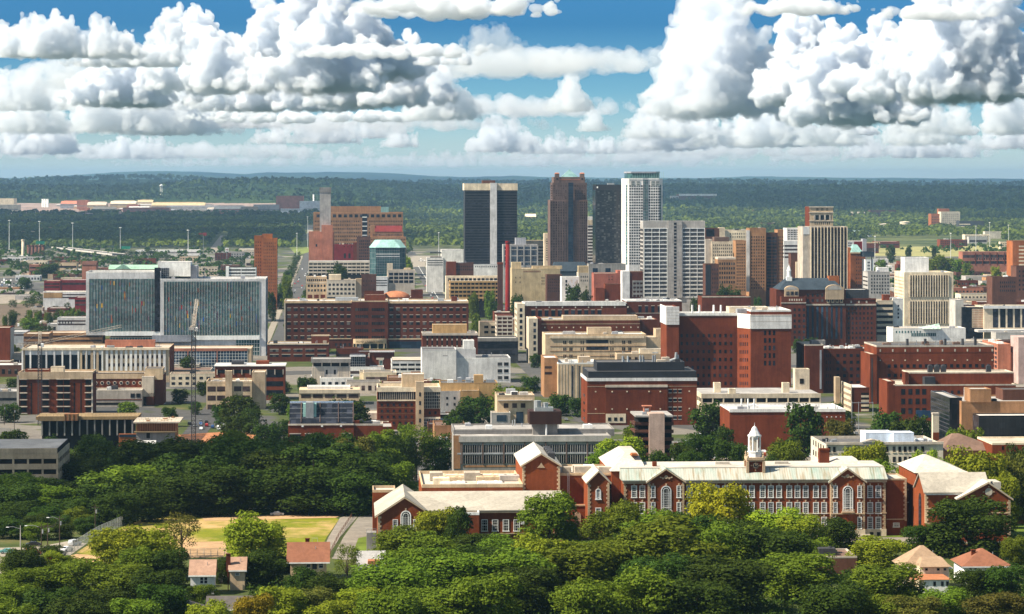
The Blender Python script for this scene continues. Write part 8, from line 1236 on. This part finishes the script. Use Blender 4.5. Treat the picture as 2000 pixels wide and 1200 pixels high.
for (px, py, Yb, lb) in ((857, 455, 4700, 'lone light mast on the pale lot right of the octagonal block'), (1709, 462, 4600, 'thin mast left of the long low red roofed hall'), (1857, 456, 4400, 'tall mast before the dry meadow'), (1933, 435, 5200, 'leftmost of the thin masts right of the far hospital'), (1906, 442, 5000, 'thin mast just right of the far hospital deck'), (1970, 440, 5200, 'thin mast near the edge of the eastern woods'), (580, 456, 4700, 'thin mast on the grass slope left of the salmon plant'), (601, 424, 5600, 'slender mast at the head of the tree lined street')):
    t = thing('light_mast', lb, 'light mast', ((px - 1000) / F * Yb, Yb, 0)); z = P(px, py, Yb).z; MB().tube((0, 0, 0), (0, 0, z), .45, .25, 8).build('pole', M.whitep, t); q = MB(); q.lathe((0, 0, z - .5), [(.3, 0), (1.6, .2), (1.6, .7), (.4, 1)], 10); q.build('lamp_ring', M.whitep, t)
for px, py, lb in ((78.5, 474, 'green highway sign in front of the dark woods by the silos'), (246, 484, 'green highway sign beside the fourth light mast')):
    p = P(px, py, 5150); t = thing('road_sign', lb, 'road sign', (p.x, 5150, 0)); MB().box(-8, 8, -.15, .15, p.z - 2.6, p.z + 2.6).build('panel', mat('sign_green', (.02, .20, .12), .5), t)
    for x in (-6, 6): MB().tube((x, .4, 0), (x, .4, p.z + 1), .25, .25, 6).build('post', M.steel, t)
for px, py, Yb, lb, c in ((443, 488, 4700, 'white pylon sign with red mark among trees left of brick highrise', M.whitep), (397, 457, 5000, 'red double armed pylon sign before the dark woods', M.crimson)):
    p = P(px, py, Yb); t = thing('pylon_sign', lb, 'sign', (p.x, Yb, 0)); MB().box(-3, 3, -.4, .4, p.z - 3, p.z + 3).build('panel', c, t) if c is M.whitep else MB().box(-8, 0, -.4, .4, p.z - 1, p.z + 1).box(0, 6, -.4, .4, p.z - 3.4, p.z + 2).build('panel', c, t); MB().tube((0, .6, 0), (0, .6, p.z), .4, .4, 6).build('pole', M.steel, t)
    if c is M.whitep: MB().box(-1.9, -.9, -.5, -.4, p.z - 2, p.z + 2).box(.9, 1.9, -.5, -.4, p.z - 2, p.z + 2).box(-.9, .9, -.5, -.4, p.z - .4, p.z + .4).build('letter', M.crimson, t)
# low town fillers
FR = random.Random(77); WM = [(M.brick, 'red brick'), (M.brick_d, 'dark brick'), (M.brick_t, 'tan brick'), (M.tan, 'tan'), (M.cream, 'cream'), (M.white, 'white'), (M.conc, 'grey'), (M.brick_b, 'brown'), (M.lime, 'pale stone')]
RM = [(M.r_white, 'white roof'), (M.r_grey, 'grey roof'), (M.r_tan, 'tan roof'), (M.r_dark, 'dark roof'), (M.r_brown, 'brown roof')]
def fill(n, px, Yr, hr, wr, where, seed, wm=None):
    r = random.Random(seed); L = []
    tries = 0
    while len(L) < n and tries < 900:
        tries += 1; Y = math.exp(r.uniform(math.log(Yr[0]), math.log(Yr[1]))); p = r.uniform(*px); w = r.uniform(*wr); d = r.uniform(14, 30); x = (p - 1000) / F * Y
        if any(abs(Y - c) < (d + e) / 2 + 6 and abs(x - a) < (w + g_) / 2 + 4 for a, c, g_, e in L): continue
        if abs(x - (-245 + (Y - 3210) * -.0636)) < w / 2 + 30 or abs(x - (-82.9 + (Y - 3210) * -.0517)) < w / 2 + 32: continue
        L.append((x, Y, w, d)); h = r.uniform(*hr); m, cn = r.choice(wm or WM); rf, rn = r.choice(RM); x0 = 1000 + (x - w / 2) / Y * F; x1 = 1000 + (x + w / 2) / Y * F; top = HY + (H - h - zg(Y)) / Y * F
        b = Bld('low_building', '', 'building', x0, Y, 'low buildings ' + where); k = b.blk(x0, x1, top, None, d, 0, m, rf, .7, units=r.choice((0, 1, 2)))
        if h > 7 and r.random() < .8: nz = max(1, int(h / 4)); k.grid(max(3, int(w / 4)), nz, None, (top + (h * .15) / Y * F, top + (h * .95) / Y * F), .5, .5, M.gl if r.random() < .6 else M.gl_br, ind=24)
        elif r.random() < .6: k.bands(1, None, (top + (h * .4) / Y * F, top + (h * .85) / Y * F), .7, M.gl_br, edge=1.5)
        b.done(); FILL.setdefault((where, cn), []).append((p, b.e, rn))
fill(34, (-10, 165), (3050, 4800), (5, 10), (18, 44), 'west of the patchwork hospital', 1); fill(12, (60, 165), (2500, 3000), (4, 8), (12, 26), 'beside the rail yard', 8)
fill(18, (200, 500), (3300, 5000), (6, 14), (20, 40), 'left of the brick highrise', 2); fill(7, (541, 575), (2800, 3600), (8, 20), (14, 26), 'right of the brick highrise', 3, [(M.tan, 'tan'), (M.brick_t, 'tan brick'), (M.lime, 'pale stone')])
fill(12, (800, 910), (3300, 4600), (5, 14), (20, 45), 'right of the glass octagon', 4); fill(14, (1000, 1080), (3350, 4400), (8, 22), (18, 40), 'behind the yellow warehouse', 5, WM[3:7]); fill(14, (1380, 1570), (3100, 4600), (12, 30), (22, 50), 'behind the tan highrise', 6, WM[2:7])
fill(46, (1655, 2010), (2850, 4500), (6, 13), (20, 60), 'east of the towers', 7); fill(14, (1860, 2010), (2600, 3600), (8, 15), (25, 60), 'behind the courthouse', 9, [(M.brick_d, 'dark brick'), (M.brick, 'red brick'), (M.brick_b, 'brown'), (M.brick_p, 'pink brick')]); fill(14, (1740, 2010), (1900, 2280), (8, 13), (24, 50), 'around the clinic court', 10, [(M.brick_d, 'dark brick'), (M.brick, 'red brick'), (M.conc, 'grey')])
fill(7, (930, 1060), (2320, 2750), (6, 14), (18, 34), 'near the brick smokestacks', 11); fill(8, (1130, 1420), (2350, 2600), (8, 18), (18, 34), 'under the gridded slab', 12); fill(8, (1655, 1760), (2450, 2800), (12, 24), (18, 30), 'right of the fin tower', 13); fill(4, (640, 830), (2450, 2800), (8, 14), (18, 34), 'behind the lettered hospital', 14, [(M.brick_d, 'dark brick'), (M.tan, 'tan'), (M.conc, 'grey')])
fill(8, (860, 1080), (1380, 1560), (4, 7), (14, 26), 'below the tan slab', 15); fill(9, (1190, 1480), (1090, 1260), (3.5, 6), (14, 24), 'below the louvred laboratory', 16); fill(6, (520, 740), (1380, 1560), (4, 8), (14, 26), 'behind the solar roof', 17); fill(7, (1640, 1860), (1090, 1300), (4, 7), (14, 28), 'behind the old stone school', 18)
fill(16, (330, 735), (1720, 2120), (5, 10), (16, 34), 'around the concrete block', 19); fill(10, (735, 1060), (1620, 1860), (5, 9), (14, 26), 'around the white stucco block', 20); fill(8, (-20, 330), (1900, 2250), (6, 10), (20, 40), 'behind the cream institute', 21); fill(24, (1000, 2010), (5100, 8300), (13, 19), (24, 60), 'in the eastern woods', 22); fill(9, (20, 600), (5700, 8300), (14, 19), (20, 40), 'in the dark western woods', 23)
for (where, cn), L in FILL.items():
    L.sort(key=lambda t: t[0])
    for i, (p, e, rn) in enumerate(L):
        e['label'] = '%s low building with %s, %s%s' % (cn, rn, nth(i, len(L)), where)
# ---- cars, poles, fences, field furniture
CARC = [('white', (.75, .75, .74)), ('silver', (.42, .43, .45)), ('black', (.02, .02, .022)), ('red', (.38, .02, .015)), ('blue', (.04, .09, .24)), ('grey', (.15, .155, .16)), ('teal', (.10, .28, .27))]
CARM = {n: mat(n + '_car_paint', c, .25, .03, .3, .5, 0, 0) for n, c in CARC}; TYRE = mat('tyre_rubber', (.015, .015, .015), .9)
CARC_MESH = {}
def car(x, Y, z, rz, col, label, group=None, kind='sedan', parts=True):
    e = thing('parked_car', label, 'car', (x, Y, z), rz, group); key = (col, kind)
    if key not in CARC_MESH:
        top = [(-2.2, .55), (-2.25, .85), (-1.45, .98), (-.75, 1.42), (.6, 1.44), (1.35, 1.0), (2.15, .82), (2.25, .5)] if kind == 'sedan' else [(-2.25, .55), (-2.3, 1.0), (-2.15, 1.62), (-1.9, 1.72), (.4, 1.72), (1.15, 1.08), (2.15, .95), (2.25, .5)]
        q = MB(); k = 0
        prof = [(-2.2, .28)] + top + [(2.2, .28)]
        def ring(y, f): return [(px_, y * (1.0 if pz < 1.02 else f), pz) for px_, pz in prof]
        n = len(prof); q.V = ring(-.86, .8) + ring(.86, .8)
        for i in range(n): j = (i + 1) % n; q.F.append((i, j, n + j, n + i)); q.M.append(0)
        q.F += [tuple(range(n - 1, -1, -1)), tuple(range(n, 2 * n))]; q.M += [0, 0]
        g = MB(); zt = 1.36 if kind == 'sedan' else 1.64; zb_ = 1.0 if kind == 'sedan' else 1.08; xf = 1.2; xr = -1.4 if kind == 'sedan' else -2.1
        for s_ in (-1, 1): g.quad((xr + .2, s_ * .84, zb_), (xf - .15, s_ * .84, zb_), (.5, s_ * .715, zt), (xr + .75 if kind == 'sedan' else xr + .2, s_ * .715, zt))
        g.quad((xf + .12, -.74, zb_ + .02), (xf + .12, .74, zb_ + .02), (.66, .64, zt + .04), (.66, -.64, zt + .04)); g.quad((xr - .03, .74, zb_ + .03), (xr - .03, -.74, zb_ + .03), (xr + .62, -.64, zt + .04), (xr + .62, .64, zt + .04))
        CARC_MESH[key] = (q.mesh('body', CARM[col]), g.mesh('window', M.gl_k), MB().tube((0, -.12, 0), (0, .12, 0), .33, .33, 14).mesh('wheel', TYRE), MB().tube((0, -.14, 0), (0, .14, 0), .19, .19, 10).mesh('rim', M.steel), MB().box(2.16, 2.27, -.15, .15, .6, .75).mesh('headlight', M.whitep))
    bo, g, wh, ri, hl = CARC_MESH[key]; link('body', bo, e)
    if parts:
        link('window', g, e)
        for sx in (-1.35, 1.4):
            for sy in (-.78, .78): w_ = link('wheel', wh, e, (sx, sy, .33)); link('rim', ri, w_)
        for sy in (-.6, .6): link('headlight', hl, e, (0, sy, 0))
    return e
def cpx(px, py, rz, col, label, kind='sedan', lift=.13): p = G(px, py); car(p.x, p.y, p.z + lift, rz, col, label, None, kind)
cpx(541, 1008, .05, 'silver', 'silver sedan parked on the far edge of the grass field'); cpx(66, 1084, .2, 'red', 'dark red van parked at the street corner', 'suv'); cpx(102, 1096, 1.0, 'red', 'bright red car at the clay bank beside the street'); cpx(117, 1086, 1.1, 'silver', 'silver car parked near the fence end'); cpx(130, 1078, 1.1, 'white', 'white car parked along the chain link fence'); cpx(146, 1066, 1.1, 'silver', 'pale van at the top of the corner street', 'suv'); cpx(15, 1082, .1, 'teal', 'teal sedan turning at the frame edge'); cpx(66, 1068, .3, 'black', 'black car in the shade of the street trees'); cpx(433, 1138, 1.4, 'white', 'white van beside the small white cottage', 'suv')
CR = random.Random(31)
def lot(px, py, n, where, cols=('white', 'silver', 'black', 'grey', 'blue', 'red'), wts=(6, 5, 4, 4, 2, 2), grid=True):
    p0 = G(px[0], py[1]); p1 = G(px[1], py[0]); rows = max(1, int((p1.y - p0.y) / 11)); out = []
    for _ in range(n):
        j = CR.randrange(rows); y = p0.y + (j + .5) * (p1.y - p0.y) / rows; xw = (px[1] - px[0]) / F * y; x = (px[0] - 1000) / F * y + int(CR.uniform(0, xw / 3)) * 3.0
        if (round(x), j) in out: continue
        out.append((round(x), j)); c = CR.choices(cols, wts)[0]
        car(x, y, zg(y) + .14, math.pi / 2 + YAW + CR.choice((0, math.pi)), c, 'tiny %s car %s' % (c, where), '%s cars %s' % (c, where), CR.choice(('sedan', 'suv')), py[0] > 700)
lot((-5, 62), (544, 566), 62, 'in the crowded lot west of the patchwork hospital', wts=(12, 6, 2, 2, 2, 1)); lot((30, 160), (632, 642), 22, 'along the rail yard edge'); lot((1492, 1600), (862, 900), 26, 'in the lot behind the school clock tower'); lot((370, 450), (826, 842), 18, 'in the lot under the second crane'); lot((1040, 1120), (800, 830), 14, 'in the shade left of the louvred laboratory'); lot((775, 885), (855, 880), 10, 'in the yard beside the long grey block'); lot((865, 905), (800, 830), 10, 'below the ochre workshop'); lot((815, 900), (506, 516), 20, 'on the pale lot by the black banded tower', wts=(10, 4, 2, 2, 1, 1)); lot((1665, 1760), (522, 542), 18, 'on the pale lot right of the fin tower')
lot((610, 760), (722, 742), 22, 'in the court below the concrete block'); lot((430, 570), (838, 852), 20, 'on the clay edge beside the building site'); lot((1590, 1720), (848, 860), 16, 'in the yard before the old stone school'); lot((1020, 1130), (745, 765), 14, 'under the tan slab'); lot((1480, 1620), (836, 850), 14, 'below the brick service block')
for i in range(18): Yb = 3000 + i * 75; x = (-245 + (Yb - 3210) * -.0636) + CR.choice((-3.5, 3.5, -6.8, 6.8)); c = CR.choice(('white', 'silver', 'black', 'red')); car(x, Yb, zg(Yb) + .14, math.pi / 2 + .06, c, 'tiny %s car on the tree lined street behind the lofts' % c, c + ' cars on the tree lined street', 'sedan', False)
for i in range(14): Yb = 3000 + i * 75; x = (-82.9 + (Yb - 3210) * -.0517) + CR.choice((-3.5, 3.5, -6.8, 6.8)); c = CR.choice(('white', 'silver', 'black', 'red')); car(x, Yb, zg(Yb) + .14, math.pi / 2 + .05, c, 'tiny %s car on the open street left of the parking deck' % c, c + ' cars on the open street', 'sedan', False)
def pole(px, pyb, pyt, label, arm=0, Yf=None, m=None, cross=True):
    p = G(px, pyb) if Yf is None else Vector(((px - 1000) / F * Yf, Yf, zg(Yf))); h = H - (pyt - HY) / F * p.y - p.z; t = thing('utility_pole' if cross else 'street_lamp', label, 'utility pole' if cross else 'street lamp', p); MB().tube((0, 0, -.5), (0, 0, h), .17, .11, 8).build('pole', m or M.bark, t)
    if cross: MB().box(-1.2, 1.2, -.06, .06, h - .9, h - .75).build('crossarm', M.bark, t); MB().tube((.35, 0, h - 2.6), (.35, 0, h - 1.5), .24, .24, 8).build('transformer', M.steel, t)
    if arm: q = MB(); q.tube((0, 0, h - 1), (arm * .6, 0, h - .3), .05, .05, 5).tube((arm * .6, 0, h - .3), (arm, 0, h - .4), .05, .05, 5); q.build('lamp_arm', M.steel, t); MB().bev(arm - .1 if arm > 0 else arm - .7, arm + .7 if arm > 0 else arm + .1, -.16, .16, h - .55, h - .38, .04).build('lamp_head', M.whitep, t)
    return p + Vector((0, 0, h - .8))
w1 = pole(116.5, 1088, 1008, 'tallest wooden utility pole beside the corner street', -3); w2 = pole(93, 1075, 1022, 'wooden utility pole left of the tallest pole'); w3 = pole(81, 1092, 1024, 'dark wooden utility pole near the dark red van', -4); pole(40, 1068, 1027, 'grey street lamp pole with long arm over the corner', -3.5, None, M.conc, False); pole(186, 1048, 986, 'thin pole standing before the dark wood', 0, None, M.bark, True); pole(242, 1025, 988, 'slim steel lamp pole at the wood edge', 0, None, M.steel, False)
w4 = pole(8.5, 830, 790, 'wooden pole at the frame edge by the building site'); pole(28, 842, 796, 'pale wooden pole beside the building site trees'); pole(462, 840, 798, 'lattice topped pole near the dark round trees', 0, None, M.steel); pole(468, 842, 800, 'second slim pole near the dark round trees', 0, None, M.steel)
for px, b_, tp, lb in ((1315, 905, 862, 'white lamp post right of the concrete balcony tower'), (1359, 900, 845, 'slender lamp post among trees behind the school'), (1398, 905, 870, 'short lamp post behind the school roof'), (1569, 890, 858, 'lamp post beside the tan stone school'), (1455, 855, 818, 'double headed lamp in the yard before the service block'), (848, 905, 870, 'lamp pole beside the long grey block'), (790, 905, 878, 'short lamp pole in the service yard')): pole(px, b_, tp, lb, 1.6, None, M.conc, False)
for i, (a, c) in enumerate(((w1, w2), (w1, w3), (w3, w2))):
    q = MB(); n = 10; pts = [a.lerp(c, k_ / n) - Vector((0, 0, 1.2 * 4 * (k_ / n) * (1 - k_ / n))) for k_ in range(n + 1)]
    for p0, p1 in zip(pts, pts[1:]): q.tube(p0, p1, .03, .03, 4, False)
    o = q.build('power_line', M.char); tag(o, ['power line between tallest pole and the pole left of it', 'power line from tallest pole to the dark pole', 'power line between the dark pole and the pole behind'][i], 'power line')
def fence(label, pts, n, h, name='chain_link_fence', m=None, rails=2):
    P_ = [G(*p) for p in pts]; t = thing(name, label, 'fence', P_[0]); q = MB()
    for a, c in zip(P_, P_[1:]):
        for i in range(n):
            p = a.lerp(c, i / n) - P_[0]; p.z = zg((p + P_[0]).y) - P_[0].z; MB().tube(p, p + Vector((0, 0, h)), .07, .07, 5).build('post', m or M.steel, t)
            p2 = a.lerp(c, (i + 1) / n) - P_[0]; p2.z = zg((p2 + P_[0]).y) - P_[0].z
            for r_ in range(rails): o = Vector((0, 0, h * (1 - r_ / max(1, rails) * .95))); q.tube(p + o, p2 + o, .05, .05, 4, False)
            if rails == 2:
                for k_ in range(6): f0, f1 = k_ / 6, (k_ + 1) / 6; q.tube(p.lerp(p2, f0), p.lerp(p2, f1) + Vector((0, 0, h)), .015, .015, 3, False); q.tube(p.lerp(p2, f0) + Vector((0, 0, h)), p.lerp(p2, f1), .015, .015, 3, False)
    q.build('rail', m or M.steel, t)
fence('chain link fence climbing along the grass field by the street', [(133, 1086), (205, 1043), (262, 1018)], 12, 3.2); fence('low chain link fence across the near end of the clay infield', [(345, 1091), (452, 1090)], 8, 2.6); fence('brown wooden guard rail running down beside the pale driveway', [(704, 992), (690, 1006), (642, 1090)], 14, 1.3, 'guard_rail', M.brick_b, 3)
p = G(500, 1006); t = thing('backstop', 'thin white goal frame at the far end of the grass field', 'goal', p); q = MB(); s = p.y / F; q.tube((-14 * s, 0, 0), (-14 * s, 0, 2.2), .08, .08, 6).tube((28 * s, 0, 0), (28 * s, 0, 2.2), .08, .08, 6).tube((-14 * s, 0, 2.2), (28 * s, 0, 2.2), .08, .08, 6); q.build('frame', M.whitep, t)
p = G(615, 1062); t = thing('goal_frame', 'small steel goal frame on the grass behind the bungalow', 'goal', p); q = MB(); q.tube((-.8, 0, 0), (-.8, 0, 1.6), .05, .05, 5).tube((.8, 0, 0), (.8, 0, 1.6), .05, .05, 5).tube((-.8, 0, 1.6), (.8, 0, 1.6), .05, .05, 5); q.build('frame', M.steel, t)
p = G(1665, 845); t = thing('sign_frame', 'empty steel billboard frame before the small brick parking deck', 'billboard', (p.x, p.y, p.z)); q = MB(); s = p.y / F
for x in (-1, 12, 40): q.tube((x * s, 0, 0), (x * s, 0, 60 * s), .15, .15, 5)
for z in (30, 58): q.tube((-1 * s, 0, z * s), (40 * s, 0, z * s), .12, .12, 5)
q.build('frame', M.steel, t)
p = G(1805, 840); t = thing('billboard', 'dark blue billboard standing among trees below the brick campus', 'billboard', (p.x, p.y, p.z)); s = p.y / F; MB().box(-15 * s, 13 * s, -.3, .3, 24 * s, 38 * s).build('panel', mat('navy_panel', (.02, .045, .09), .5), t); MB().tube((0, .5, 0), (0, .5, 30 * s), .3, .3, 8).build('post', M.steel, t)
for (x0, x1, py, Yb, h, lb) in ((1560, 1700, 1058, 842, 1.6, 'pale stone retaining wall below the school entrance'), (1740, 1990, 1068, 815, 1.4, 'long low brick retaining wall before the new brick hall')):
    a = P(x0, 0, Yb); c = P(x1, 0, Yb); z = zg(Yb); o = MB().box(0, c.x - a.x, -.3, .3, -1, h).build('retaining_wall', M.cream if x0 < 1700 else M.brick_d, None, loc=(a.x, Yb, z)); o.rotation_euler = (0, 0, YAW * .4); tag(o, lb, 'wall')

# ================================================================ HAZE
hz_ = N('haze'); hz_.t.nodes.remove(hz_.b); v = hz_.n('VolumePrincipled'); v.inputs['Color'].default_value = (.40, .68, 1, 1); v.inputs['Density'].default_value = 2.5e-5; v.inputs['Anisotropy'].default_value = .4; hz_.l(v.outputs[0], hz_.out.inputs['Volume'])
MB().box(-13400, 13400, -350, 47400, -9, 292).build('haze', hz_.m, kind='stuff')
